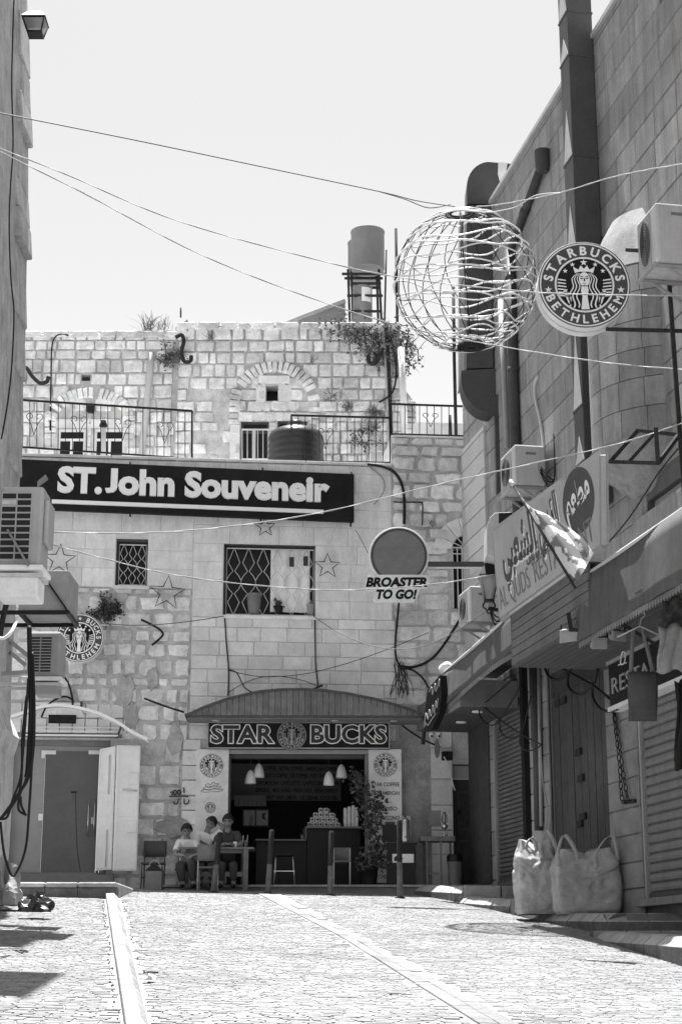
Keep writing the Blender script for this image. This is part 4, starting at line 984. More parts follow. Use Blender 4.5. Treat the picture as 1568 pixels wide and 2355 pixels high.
# rounded oriel turret
tu = thing('round_turret', 'rounded stone turret bulging from the right wall with a moulded base', 'turret', R.wp(1450, 1000, 0))
tc = R.wp(1530, 800, -.42); tzs = lambda v: R.px(1455, v, .4)[1]
tr = 1.08
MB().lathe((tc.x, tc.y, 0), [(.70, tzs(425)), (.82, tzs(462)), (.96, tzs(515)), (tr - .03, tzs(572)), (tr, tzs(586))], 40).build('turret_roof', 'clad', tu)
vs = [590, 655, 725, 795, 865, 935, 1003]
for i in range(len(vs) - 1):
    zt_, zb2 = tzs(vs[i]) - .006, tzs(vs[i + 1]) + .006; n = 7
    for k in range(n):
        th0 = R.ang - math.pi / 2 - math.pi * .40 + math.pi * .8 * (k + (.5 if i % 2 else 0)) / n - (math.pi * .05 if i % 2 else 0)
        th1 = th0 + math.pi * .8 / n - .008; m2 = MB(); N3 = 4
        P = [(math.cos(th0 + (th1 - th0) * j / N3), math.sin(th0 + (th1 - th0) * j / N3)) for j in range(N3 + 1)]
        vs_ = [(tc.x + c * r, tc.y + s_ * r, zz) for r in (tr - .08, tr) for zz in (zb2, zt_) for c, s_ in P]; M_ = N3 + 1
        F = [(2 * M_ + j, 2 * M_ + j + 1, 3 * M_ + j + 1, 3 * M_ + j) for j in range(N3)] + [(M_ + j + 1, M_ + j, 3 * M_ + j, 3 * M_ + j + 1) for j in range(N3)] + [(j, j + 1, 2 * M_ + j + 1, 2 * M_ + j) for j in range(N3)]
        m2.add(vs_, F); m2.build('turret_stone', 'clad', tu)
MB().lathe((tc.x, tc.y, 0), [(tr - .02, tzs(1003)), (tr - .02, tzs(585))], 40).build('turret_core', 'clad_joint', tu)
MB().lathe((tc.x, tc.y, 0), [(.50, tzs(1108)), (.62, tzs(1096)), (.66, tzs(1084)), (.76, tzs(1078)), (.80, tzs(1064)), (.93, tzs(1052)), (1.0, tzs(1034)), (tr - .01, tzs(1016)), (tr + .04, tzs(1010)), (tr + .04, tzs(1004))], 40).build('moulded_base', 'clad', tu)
# ------------------------------------------------------------------ left building, seen edge-on
lbz = thing('left_building', 'rough stone building edge with jutting corner blocks along the left side', 'building', (-4.7, 22, gz(-4.7, 22)))
YL = 24.2
prof = [(62, -40), (66, 60), (68, 120), (66, 330), (66, 480), (62, 620), (60, 760), (54, 900), (55, 1000), (46, 1110), (44, 1300), (30, 1500), (25, 1650), (46, 1700), (33, 1740), (28, 1850), (22, 1960), (14, 2050)]
P = [pt(u, v, YL) for u, v in prof]
P = [P[0] + UPZ * 1.0] + P + [Vector((P[-1].x - .05, YL, 0.4))]
mb = MB(); n = len(P)
fr_ = [(-9, p.y, p.z) for p in P]
for i in range(n - 1):
    a, b = P[i], P[i + 1]
    a2, b2_ = Vector((a.x - .06, 12.0, a.z)), Vector((b.x - .06, 12.0, b.z))
    mb.quad(a2, b2_, b, a)                                 # face towards the street
    mb.quad((-9, YL, a.z), a, b, (-9, YL, b.z)); mb.quad((-9, 12, b.z), b2_, a2, (-9, 12, a.z))
mb.quad(P[0], (P[0].x, 12, P[0].z), (-9, 12, P[0].z), (-9, YL, P[0].z))
mb.build('wall', 'left_wall', lbz)
LF = Fr((0, 0), -90)                                       # left wall: d to the right, a runs from far to near
quo = [(72, 85, 185), (73, 188, 268), (78, 272, 343), (66, 350, 462), (71, 466, 530), (76, 534, 600), (64, 620, 760), (62, 790, 880), (56, 905, 985), (53, 995, 1100)]
for u, v0, v1 in quo:
    p0, p1 = pt(u - 3, v0, YL - .05), pt(u, v1, YL - .05); w = .50 + rnd.random() * .5
    m2 = MB(); P8 = []
    for yy in (YL - .05, YL - .05 - w):
        P8 += [(p1.x - .5, yy, p1.z), (p1.x, yy, p1.z), (p0.x, yy, p0.z), (p0.x - .5, yy, p0.z)]
    m2.hexa(P8); m2.build('corner_block', 'left_wall', lbz, bev=.03)
for v0, v1, Y0 in ((620, 830, 22.0), (560, 600, 21.5), (900, 1040, 21.8), (430, 560, 21.0), (100, 420, 21.2), (700, 780, 20.6), (1000, 1090, 22.6)):
    p0, p1 = pt(30, v0, Y0), pt(30, v1, Y0)
    xb = min(pt(55, v0, YL).x, pt(50, v1, YL).x) + .03 + rnd.random() * .05
    MB().box(WORLD, xb - .6, xb, p1.z, p0.z, -Y0, -(Y0 - .5 - rnd.random())).build('wall_stone', 'left_wall', lbz, bev=.03)
for k in range(26):
    Y0 = 18.5 + rnd.random() * 5.2; z0_ = 1.0 + 15 * rnd.random(); i_ = max(i for i in range(len(P)) if P[i].z >= z0_ - .01) if z0_ < P[0].z else 0
    MB().box(WORLD, P[i_].x - .5, P[i_].x + .005 + .03 * rnd.random(), z0_, z0_ + .2 + .35 * rnd.random(), -Y0, -(Y0 - .35 - .5 * rnd.random())).build('wall_stone', 'left_wall', lbz, bev=.02)
# invented railed slabs above the view, added only to shadow the left pavement
for X1, ya, yb, z_, lab in ((-3.1, 15.6, 17.4, 11.9, 'unseen slab added to cast a shadow on the left pavement, nearer the camera'), (-4.1, 20.4, 22.6, 15.2, 'unseen slab added to cast a shadow on the left pavement, farther along the street')):
    caster = thing('shadow_caster', lab, 'shadow_caster', (X1, ya, z_)); MB().box(WORLD, -5.2, X1, z_, z_ + .14, -yb, -ya).build('slab', 'left_wall', caster, bev=.01); MB().bar((X1 - .05, ya, z_ + 1), (X1 - .05, yb, z_ + 1), .04).build('rail', 'iron', caster)
    for q in range(8): yy = ya + (yb - ya) * q / 7; MB().bar((X1 - .05, yy, z_ + .14), (X1 - .05, yy, z_ + 1), .02).build('baluster', 'iron', caster)
# plastered buttress piece low down
ll = thing('lantern', 'black wall lantern with a pale glass body against the sky at upper left', 'lantern', pt(84, 75, 22))
YN = 23.0
def lp(u, v): p = pt(u, v, YN); return p
c = lp(78, 62); k = scl(YN, c.z)
MB().lathe(lp(82, 78), [(.155, 0), (.235, (78 - 50) * k)], 4, ph=math.pi / 4).build('glass', 'polycarb', ll); MB().lathe(lp(82, 50), [(.265, 0), (.26, .012), (.15, .12), (.09, .15), (.0, .155)], 4, smooth=False, ph=math.pi / 4).build('lantern_roof', 'black', ll)
MB().lathe(lp(82, 80), [(.165, -.01), (.165, .015)], 4, ph=math.pi / 4).build('lantern_base', 'black', ll)
for a in range(4):
    t = math.pi / 2 * a + math.pi / 4; MB().bar(lp(82, 78) + Vector((math.cos(t) * .155, math.sin(t) * .155, 0)), lp(82, 50) + Vector((math.cos(t) * .235, math.sin(t) * .235, 0)), .018).build('lantern_rib', 'black', ll)
MB().bar(lp(82, 44), lp(60, 40), .03).build('bracket', 'black', ll)
# ------------------------------------------------------------------ coffee shop front
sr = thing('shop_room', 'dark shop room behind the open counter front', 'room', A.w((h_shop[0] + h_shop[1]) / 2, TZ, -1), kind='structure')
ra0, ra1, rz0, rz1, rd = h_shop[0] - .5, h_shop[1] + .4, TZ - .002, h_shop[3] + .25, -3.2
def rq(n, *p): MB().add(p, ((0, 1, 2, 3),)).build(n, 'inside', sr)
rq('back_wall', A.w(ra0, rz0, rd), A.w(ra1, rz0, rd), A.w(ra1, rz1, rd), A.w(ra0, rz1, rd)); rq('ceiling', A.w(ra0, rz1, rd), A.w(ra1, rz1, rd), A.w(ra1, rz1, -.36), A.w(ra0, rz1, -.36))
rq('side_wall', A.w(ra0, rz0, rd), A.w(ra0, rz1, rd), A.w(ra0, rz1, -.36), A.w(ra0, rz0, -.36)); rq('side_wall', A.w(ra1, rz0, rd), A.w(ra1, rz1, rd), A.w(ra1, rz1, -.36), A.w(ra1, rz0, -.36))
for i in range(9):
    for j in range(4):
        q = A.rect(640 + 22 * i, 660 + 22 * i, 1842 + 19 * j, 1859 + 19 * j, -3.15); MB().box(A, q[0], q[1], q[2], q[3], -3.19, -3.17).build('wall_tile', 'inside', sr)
def SP_(*r, d0, d1, name, m, parent, bev=0): q = S.rect(*r, d1); return MB().box(S, *q, d0, d1).build(name, m, parent, bev=bev)
# shop frame and roller housing
fr_t = thing('shop_surround', 'grey metal surround of the open shop front', 'shopfront', S.wp(690, 1725, -.1))
SP_(524, 848, 1724, 1734, d0=-.2, d1=-.03, name='head_rail', m='acgrey', parent=fr_t); SP_(524, 836, 1736, 1744, d0=-.25, d1=-.08, name='roller_box', m='darkgrey', parent=fr_t)
SP_(839, 847, 1735, 2034, d0=-.2, d1=-.03, name='jamb', m='midgrey', parent=fr_t); SP_(524, 529, 1735, 2034, d0=-.2, d1=-.03, name='jamb', m='darkgrey', parent=fr_t)
# posters
def poster(rc, label):
    t = thing('poster_panel', label, 'poster', S.wp((rc[0] + rc[1]) / 2, rc[3], 0)); SP_(*rc, d0=-.19, d1=.0, name='panel', m='whitedirty', parent=t); return t
pl_ = poster((449, 524, 1723, 2030), 'tall white poster left of the shop opening printed with badge and cup')
pr_ = poster((848, 924, 1723, 2030), 'tall white poster right of the shop opening listing coffee drinks')
def badge(fr, u, v, r, parent, style, ringm, blackm, lightm, d=.002):
    a, z = fr.px(u, v, d); p = fr.px(u + r, v, d); k = p[0] - a
    emblem(Sub(fr, a, z, k, d), parent, style, ringm, blackm, lightm)
badge(S, 487, 1761, 28, pl_, 'dot', 'midgrey', 'signblack', 'letter'); badge(S, 484, 1857, 13, pl_, 'dot', 'midgrey', 'signblack', 'letter'); badge(S, 886, 1759, 28, pr_, 'dot', 'midgrey', 'signblack', 'letter')
m2 = MB()
for dy in (0, 7, 13):
    m2.tube(spline([S.wp(487 + x * (1 + dy * .05), 1802 + dy + y, .004) for x, y in ((-15, 4), (-9, 0), (-3, 3), (4, -3), (10, 1), (16, 0), (12, 5), (2, 6), (-10, 7), (-15, 4))], 3), .006, 4)
m2.build('cream_print', 'acgrey', pl_)
m2 = MB()
for p, q in (((461, 1822), (468, 1898)), ((511, 1822), (503, 1898)), ((461, 1822), (511, 1822))): m2.bar(S.wp(*p, .002), S.wp(*q, .002), .012, .004)
m2.build('cup_print', 'letter', pl_)
m2 = MB()
for s_, v, x in (('STAR COFFEE', 1808, 0), ('FILTER AMERICAN', 1828, 0), ('ESPRESSO', 1864, 0), ('CAPPUCCINO', 1885, 0), ('LATTE', 1907, 0), ('NESCAFE', 1930, 0), ('AMERICANO', 1951, 0), ('FRAPPE', 1973, 0), ('TEA', 1997, 0), ('HOT CHOCOLATE', 2020, 0)):
    a, z = S.px(886, v, .003); text(m2, S, s_, a, z, h=.068, width=min(.51, .075 * len(s_) * .72), al='C', d=.003, off=.02)
m2.build('lettering', 'signink', pr_)
# fascia sign
ss = thing('shop_sign', 'black shop sign with outlined capitals and round badge under the curved roof', 'sign', S.wp(686, 1722, .1))
q = S.rect(477, 896, 1660, 1722, .12); MB().box(S, *q, -.1, .10).build('sign_box', 'signblack', ss)
f = MB(); w = .022
for r_ in ((q[0], q[1], q[3] - w, q[3]), (q[0], q[1], q[2], q[2] + w), (q[0], q[0] + w, q[2] + w + .001, q[3] - w - .001), (q[1] - w, q[1], q[2] + w + .001, q[3] - w - .001)): f.box(S, *r_, .101, .125)
f.build('sign_frame', 'acgrey', ss)
for s_, u0, u1 in (('STAR', 484, 632), ('BUCKS', 714, 889)):
    a, z = S.px(u0, 1707, .12); a1_, z1_ = S.px(u1, 1707, .12)
    letters('letter', 'signfill', ss, S, s_, a, z, S.px(u0, 1668, .12)[1] - z, a1_ - a, .101, .02, .05, .018, 'letter')
a, z = S.px(671, 1691, .14); k = S.px(705, 1691, .14)[0] - a
MB().prism(S, disc2(k, 40, (a, z)), .1, .15).build('badge_disc', 'midgrey', ss); emblem(Sub(S, a, z, k, .151), ss, 'dot', 'darkgrey', 'signblack', 'signpale')
# curved roof canopy over the shop
ro = thing('shop_canopy', 'curved board-clad canopy above the coffee shop sign', 'canopy', S.wp(690, 1655, .5))
fd_ = .62
arcp = [(424, 1655), (426, 1646), (470, 1626), (520, 1608), (560, 1598), (600, 1590), (650, 1585.5), (700, 1585), (750, 1588), (800, 1595), (860, 1607), (910, 1621), (950, 1634), (977, 1645)]
ap = [S.px(u, v, fd_) for u, v in arcp]
zb_ = S.px(690, 1645, fd_)[1]
def ztop(a):
    for i in range(len(ap) - 1):
        if ap[i][0] <= a <= ap[i + 1][0] and ap[i + 1][0] > ap[i][0]: return ap[i][1] + (ap[i + 1][1] - ap[i][1]) * (a - ap[i][0]) / (ap[i + 1][0] - ap[i][0])
    return ap[-1][1] if a > ap[-1][0] else ap[1][1]
x = ap[0][0]; xe = ap[-1][0]; nb_ = 40
for i in range(nb_):
    a0_, a1_ = x + (xe - x) * i / nb_ + .003, x + (xe - x) * (i + 1) / nb_ - .003
    MB().prism(S, [(a0_, zb_), (a1_, zb_), (a1_, max(zb_ + .03, ztop(a1_) - .02)), (a0_, max(zb_ + .03, ztop(a0_) - .02))], fd_ - .03, fd_ - rnd.random() * .004).build('fascia_board', 'fascia', ro)
m2 = MB(); Tp = [(a, z) for a, z in ap[1:]]
for i in range(len(Tp) - 1):
    a, b = Tp[i], Tp[i + 1]; m2.hexa([S.w(a[0], a[1] - .02, -.15), S.w(b[0], b[1] - .02, -.15), S.w(b[0], b[1] - .02, fd_ + .04), S.w(a[0], a[1] - .02, fd_ + .04), S.w(a[0], a[1] + .02, -.15), S.w(b[0], b[1] + .02, -.15), S.w(b[0], b[1] + .02, fd_ + .04), S.w(a[0], a[1] + .02, fd_ + .04)])
m2.build('roof_sheet', 'darkgrey', ro)
MB().box(S, x + .05, xe - .05, zb_ - .035, zb_ - .003, fd_ - .06, fd_ - .005).build('edge_board', 'darkgrey', ro); MB().box(S, x + .05, xe - .05, zb_ - .06, zb_ - .02, -.15, fd_ - .065).build('soffit', 'midgrey', ro)
for u in (497, 770, 905): c = S.wp(u, 1655, .35); MB().lathe((c.x, c.y, zb_ - .065), [(.07, -.005), (.075, .012)], 16).build('spot_lamp', 'alu', ro)
# inside: menu board, shelf strip, picture panel
mbd = thing('menu_board', 'grey menu board with five lines of drinks on the shop back wall', 'menu', A.wp(655, 1840, -3))
q = A.rect(530, 784, 1757, 1841, -3.1); MB().box(A, *q, -3.15, -3.1).build('board', 'menu', mbd)
m2 = MB()
for s_, u0, v, u1 in (('COFFEE . FILTER COFFEE . AMERICAN COFFEE', 606, 1771, 775), ('AFFOGATO COFFEE . ICE COFFEE . HOT CHOCOLATE', 592, 1787, 778), ('CAFE MOCHA . CAFE LATTE . CAPPUCCINO . FRAPPE', 588, 1804, 780), ('ESPRESSO . MILK SHAKE . FRESH JUICE . FRESH CARROT', 588, 1821, 777), ('MINT AND LEMON . ICE CREAM . COCKTAIL', 613, 1838, 777)):
    a, z = A.px(u0, v, -3.1); a1_ = A.px(u1, v, -3.1)[0]; text(m2, A, s_, a, z, h=.075, width=a1_ - a, d=-3.095, off=.03)
m2.build('lettering', 'black', mbd)
sh = thing('picture_strip', 'tilted strip of small drink cards hanging below the menu board', 'display', A.wp(577, 1855, -2.3))
for i in range(7):
    q = A.rect(540 + 10.5 * i, 549.6 + 10.5 * i, 1829, 1854, -2.3); MB().prism(A, [(q[0], q[2]), (q[1], q[2]), (q[1] - .01, q[3]), (q[0] - .01, q[3])], -2.32, -2.3).build('card', 'menu', sh)
tv = thing('picture_screen', 'dim picture panel standing on the back counter under the card strip', 'panel', A.wp(588, 1899, -2.2))
q = A.rect(558, 618, 1861, 1901, -2.2); MB().box(A, *q, -2.25, -2.2).build('panel', 'darkgrey', tv)
q2 = A.rect(561, 586, 1864, 1898, -2.2); MB().box(A, *q2, -2.199, -2.195).build('picture', 'grey', tv); q3 = A.rect(590, 616, 1864, 1898, -2.2); MB().box(A, *q3, -2.199, -2.195).build('picture', 'grey', tv)
MB().prism(A, [A.px(u, v, -2.2) for u, v in ((572, 1898), (574, 1878), (580, 1874), (583, 1880), (581, 1898))], -2.194, -2.19).build('print_shape', 'midgrey', tv); MB().prism(A, [A.px(u, v, -2.2) for u, v in ((602, 1872), (613, 1868), (608, 1877), (612, 1887), (603, 1882))], -2.194, -2.19).build('print_shape', 'black', tv)
# counter with raised right part
ct = thing('counter', 'black bar counter with a lower left and a raised right top', 'counter', A.wp(720, 2033, -.9))
def cbox(u0, u1, v0, v1, d0, d1, n, m, b=.0): q = A.rect(u0, u1, v0, v1, d1); return MB().box(A, *q, d0, d1).build(n, m, ct, bev=b)
zl_, zh_ = A.px(640, 1930, -.7)[1], A.px(760, 1901, -.7)[1]
ca, cb_, cc_ = A.px(587, 1960, -.7)[0], A.px(705, 1960, -.7)[0], A.px(832, 1960, -.7)[0]
MB().box(A, ca + .02, cb_, TZ, zl_ - .03, -1.3, -.75).build('front_panel', 'black', ct); MB().box(A, cb_ + .01, cc_ - .03, TZ, zh_ - .03, -1.3, -.72).build('front_panel', 'black', ct)
MB().box(A, ca, cb_ - .01, zl_ - .03, zl_, -1.4, -.65).build('lower_top', 'midgrey', ct, bev=.006); MB().box(A, cb_ - .03, cc_, zh_ - .035, zh_, -1.4, -.62).build('raised_top', 'midgrey', ct, bev=.006); MB().box(A, cb_ - .028, cb_ - .005, zl_ + .003, zh_ - .036, -1.3, -.64).build('step_panel', 'midgrey', ct)
# mugs piled in a pyramid
def lathe_thing(name, label, cat, base, prof, m, group=None): return None
def make_mug(p, label):
    t = thing('mug', label, 'mug', p, 'white mugs piled on the counter')
    MB().lathe(p, [(.030, 0), (.040, .004), (.041, .088), (.036, .088), (.034, .015)], 14).build('cup', 'ceramic', t)
    MB().tube([p + Vector((.039 + .028 * math.sin(k * .52), -.0, .045 + .03 * math.cos(k * .52))) for k in range(7)], .006, 5).build('handle', 'ceramic', t)
    MB().lathe(p + Vector((0, -.0425, .048)), [(.022, -.001), (.022, .001)], 12, (0, 1, 0)).build('badge_print', 'darkgrey', t); return t
rows = [(6, 712), (5, 718), (4, 725), (2, 737)]; mug0 = None; dm = -.85
rn = ['bottom', 'second', 'third', 'top']
for r_, (n, u0) in enumerate(rows):
    for i in range(n):
        p = A.w(A.px(u0 + 12.6 * i, 1902, dm)[0], zh_ + .0005 + .0885 * r_, dm)
        lab = f'white printed mug in the {rn[r_]} row of the pyramid, ' + ['leftmost', 'second from left', 'third from left', 'fourth from left', 'fifth from left', 'last at the right'][i]
        if mug0 is None: mug0 = make_mug(p, lab)
        else: dup_tree(mug0, p - mug0.location, lab)
for i, (u, v) in enumerate(((794, 1858), (803, 1855), (812, 1852), (820, 1857))):
    a = A.px(u, v, -.85)[0]; z_ = A.px(u, v, -.85)[1]; c = A.w(a, zh_ + .001, -.85); hh = z_ - zh_
    t = thing('cup_stack', f'upside down stack of paper cups beside the mugs, {["leftmost", "second", "third", "rightmost"][i]} of four', 'cups', c, 'paper cup stacks on the counter')
    k = 9
    for j in range(k): MB().lathe(c + UPZ * (hh * j / k), [(.034, 0), (.037, .006), (.032, hh / k - .001)] if j < k - 1 else [(.034, 0), (.037, .006), (.026, hh / k), (.0, hh / k)], 12).build('paper_cup', 'whitedirty', t)
cn_ = thing('glass', 'small glass on the low part of the bar counter', 'glass', A.w(A.px(695, 1928, -.8)[0], zl_, -.8)); MB().lathe(cn_.location, [(.03, 0), (.04, .1)], 12).build('tumbler', 'clearglass', cn_)
MB().lathe(cn_.location + UPZ * .005, [(.028, 0), (.034, .06)], 12).build('drink', 'grey', cn_)
# pendant lamps
for i, (u, v0, v1, lab) in enumerate(((595, 1756, 1788, 'white bell pendant lamp at the left, nearer and higher of the pair'), (576, 1771, 1802, 'white bell pendant lamp at the left, lower of the pair'), (785, 1758, 1789, 'grey-white bell pendant lamp at the right, higher of the pair'), (756, 1774, 1806, 'white bell pendant lamp at the right, lower of the pair'))):
    d_ = -.45 if i in (0, 2) else -.4; p1 = A.wp(u, v1, d_); p0 = A.wp(u, v0, d_); hh = p0.z - p1.z
    t = thing('pendant_lamp', lab, 'lamp', p1, 'pendant lamps over the counter')
    MB().lathe(p1, [(.105, 0), (.100, hh * .25), (.085, hh * .55), (.06, hh * .82), (.03, hh * .95), (.02, hh)], 20, caps=False).build('lamp_shade', 'white', t); MB().tube([p0, (p0.x, p0.y, rz1)], .005, 5).build('cord', 'darkgrey', t)
    MB().ball(p1 + UPZ * .08, .035, 10).build('bulb', 'ceramic', t)
# ------------------------------------------------------------------ bollards
bols = [((491, 2046), (506, 1914), 29.3, 'bollard before the outdoor table, leaning right, leftmost of four'), ((616, 2048.5), (625, 1908), 29.3, 'leaning bollard right of the table in front of the bar stool'), ((759, 2054), (762, 1911), 29.3, 'thin bollard before the counter and plant pot'), ((919.5, 2058), (917.5, 1886), 29.0, 'dark tall bollard before the black cabinet, rightmost of four')]
for (b, t_, Y, lab) in bols:
    p = pt(*b, Y); p.z = gz(p.x, Y); q = pt(*t_, p.y); t = thing('bollard', lab, 'bollard', p, 'bollards along the shop terrace'); m_ = p.lerp(q, .46)
    ax = (q - p).normalized(); L = (q - p).length
    MB().lathe(p, [(.05, -.05), (.048, L * .46)], 14, ax).build('lower_sleeve', 'bollard', t); MB().lathe(p, [(.045, L * .462), (.043, L * .985), (.03, L)], 14, ax).build('upper_tube', 'iron', t)
    MB().lathe(p, [(.09, .0), (.085, .02)], 14, ax).build('base_ring', 'iron', t)
# ------------------------------------------------------------------ table, chairs and small things on the terrace
tb = thing('outdoor_table', 'wooden outdoor table with thick legs in front of three seated men', 'table', gp(495, 2043))
Yt = 29.95; zt_ = pt(495, 1948, Yt).z; gtz = gz(-2.3, Yt)
xl_, xr_ = pt(410, 1948, Yt).x, pt(584, 1948, Yt).x
n = 5
for i in range(n): y0_ = Yt + .68 * i / n; MB().box(WORLD, xl_, xr_, zt_ - .035, zt_, -(y0_ + .68 / n - .006), -y0_).build('top_plank', 'wood', tb, bev=.004)
for (u, yy) in ((421, 0), (565, 0), (428, .58), (560, .58)): X = pt(u, 2000, Yt + yy).x; MB().box(WORLD, X - .045, X + .045, gtz, zt_ - .036, -(Yt + .05 + yy), -(Yt + yy)).build('leg', 'wood', tb, bev=.004)
for (d_, u0, u1) in ((.015, 428, 558),): MB().box(WORLD, pt(u0, 2000, Yt).x, pt(u1, 2000, Yt).x, gtz + .24, gtz + .32, -(Yt + .04), -(Yt + .012)).build('stretcher', 'wood', tb)
MB().box(WORLD, xl_ + .1, xr_ - .1, zt_ - .10, zt_ - .037, -(Yt + .12), -(Yt + .09)).build('apron', 'wood', tb)
def chair(u, vfoot, Y, w, seat, back, facing, label, m='wood', metal=True, group=None):
    p = pt(u, vfoot, Y); p.z = max(p.z, gz(p.x, Y)) if Y > 30.28 else gz(p.x, Y)
    if Y > 30.28: p.z = TZ
    t = thing('chair', label, 'chair', p, group); s_ = facing      # facing +1: back towards the camera
    fm = 'galv' if metal else m; x, y, z = p; yb, yf = (y, y + w) if s_ > 0 else (y + w, y)
    fr = Fr((x, 0), 0)
    MB().box(WORLD, x - w / 2, x + w / 2, z + seat - .02, z + seat + .01, -(y + w), -y).build('seat', m, t, bev=.008)
    bz0, bz1 = z + back - .28, z + back
    MB().grid(lambda u_, v_: (x - w / 2 + w * u_, yb + (.03 if s_ < 0 else -.03) - .04 * math.sin(math.pi * u_) * s_, bz0 + (bz1 - bz0) * v_), 8, 2).build('backrest', m, t, solid=.015)
    for sx in (-1, 1):
        X = x + sx * (w / 2 - .02)
        MB().tube([(X, yb - .02 * s_, z), (X, yb, z + seat), (X, yb - .02 * s_, bz1 - .02)], .012, 7).build('leg', fm, t); MB().tube([(X, yf + .02 * s_, z), (X, yf, z + seat - .02)], .012, 7).build('leg', fm, t)
        MB().tube([(X, yb, z + .2), (X, yf, z + .2)], .008, 6).build('stretcher', fm, t)
    return t
chair(476, 2046, 29.5, .36, .42, .80, 1, 'chair with its pale back to the street at the outdoor table')
chair(349, 2030, 30.0, .40, .45, .86, -1, 'dark chair standing against the wall left of the house-shaped box', 'darkgrey', False)
chair(786, 2033, 30.42, .33, .42, .68, -1, 'low chair with pale backrest between the third bollard and the plant', 'wood')
def stool(u, Y, h, label):
    p = pt(u, 2033, Y); p.z = TZ; t = thing('bar_stool', label, 'stool', p)
    MB().box(WORLD, p.x - .17, p.x + .17, TZ + h - .04, TZ + h, -(p.y + .17), -(p.y - .17)).build('seat', 'black', t, bev=.015)
    for sx in (-1, 1):
        for sy in (-1, 1): MB().tube([(p.x + sx * .19, p.y + sy * .19, TZ), (p.x + sx * .15, p.y + sy * .15, TZ + h - .04)], .011, 6).build('leg', 'steel', t)
    for zz in (.25,):
        for sx in (-1, 1): MB().bar((p.x + sx * .18, p.y - .18, TZ + zz), (p.x + sx * .18, p.y + .18, TZ + zz), .014).build('foot_bar', 'steel', t)
        MB().bar((p.x - .18, p.y - .18, TZ + zz), (p.x + .18, p.y - .18, TZ + zz), .014).build('foot_bar', 'steel', t)
    return t
stool(654, 30.75, .56, 'steel bar stool with black seat before the low counter')
# house shaped box
hx = thing('pitched_box', 'small dark box with a pitched lid and wire handle by the wall', 'box', gp(353, 2042))
p = pt(353, 2040, 29.6); g_ = gz(p.x, 29.6); fr = Fr((p.x, 29.6), 0)
MB().prism(fr, [(-.14, g_), (.14, g_), (.14, g_ + .33), (-.14, g_ + .33)], -.3, 0).build('body', 'midgrey', hx, bev=.006); MB().prism(fr, [(-.15, g_ + .333), (.15, g_ + .333), (.0, g_ + .46)], -.31, .01).build('lid', 'black', hx)
MB().tube(spline([fr.w(-.12, g_ + .40, -.1), fr.w(0, g_ + .52, -.1), fr.w(.12, g_ + .40, -.1)], 5), .006, 5).build('handle', 'alu', hx)
# drinks on the table
for u, lab, hgt, mm in ((541, 'pale paper cup on the table by the seated man in dark shirt', .10, 'ceramic'), (556, 'dark glass with a straw on the outdoor table', .12, 'clearglass'), (566, 'second dark glass near the table right end', .13, 'clearglass')):
    p = pt(u, 1946, Yt + .15); p.z = zt_ + .001; t = thing('cup', lab, 'cup', p); MB().lathe(p, [(.03, 0), (.04, hgt), (.036, hgt), (.027, .01)], 14).build('cup_body', mm, t)
    if mm != 'ceramic': MB().lathe(p + UPZ * .004, [(.026, 0), (.033, hgt * .7)], 12).build('drink', 'darkgrey', t); MB().tube([p + UPZ * .01, p + Vector((.03, 0, hgt + .09))], .004, 5).build('straw', 'white', t)
# potted climbing plant
pp = thing('potted_plant', 'tall leafy climbing plant in a black pot beside the right poster', 'plant', pt(848, 2030, 30.5))
p = pt(848, 2030, 30.5); p.z = TZ
MB().lathe(p, [(.13, 0), (.165, .27), (.18, .275), (.18, .31), (.15, .31), (.14, .27)], 18).build('pot', 'black', pp)
MB().lathe(p + UPZ * .26, [(.14, 0), (.0, .02)], 14).build('soil', 'darkgrey', pp)
st_ = [p + UPZ * .27, pt(852, 1960, 30.5), pt(850, 1900, 30.48), pt(840, 1840, 30.45), pt(826, 1790, 30.45), pt(818, 1772, 30.45)]
MB().tube(spline(st_, 5), .012, 6).build('stem', 'wood', pp); MB().tube(spline([p + Vector((.05, 0, .27)), pt(862, 1930, 30.45), pt(870, 1880, 30.42), pt(866, 1845, 30.4)], 5), .009, 6).build('stem', 'wood', pp)
def leaves(name, m, parent, centers, n, spread, size, flat=.6, **kw):
    mb = MB(); r = rnd
    for i in range(n):
        c, sp = centers[r.randrange(len(centers))]
        o = Vector((r.gauss(0, 1), r.gauss(0, 1), r.gauss(0, 1))) * sp * spread; o.y *= flat
        u_ = Vector((r.gauss(0, 1), r.gauss(0, 1), r.gauss(0, .7))).normalized(); w_ = u_.orthogonal(); w_.rotate(Matrix.Rotation(r.random() * 6.3, 3, u_)); L = size * (.6 + .8 * r.random()); q = c + o
        nn = u_.cross(w_) * L * .12
        mb.add([q, q + u_ * L * .5 + w_ * L * .27 + nn, q + u_ * L, q + u_ * L * .5 - w_ * L * .27 + nn], ((0, 1, 2, 3),))
    return mb.build(name, m, parent, **kw)
cs = [(Vector(pt(u, v, 30.42)), s_) for u, v, s_ in ((816, 1783, .08), (826, 1800, .1), (832, 1822, .11), (842, 1842, .13), (860, 1838, .13), (870, 1852, .10), (852, 1866, .12), (866, 1878, .08), (845, 1895, .06), (856, 1915, .06), (862, 1940, .09), (870, 1955, .07), (856, 1975, .06), (838, 1984, .10), (862, 1980, .09), (873, 1984, .06))]
leaves('foliage', 'leaf', pp, cs, 900, .85, .085, .7, kind='stuff')
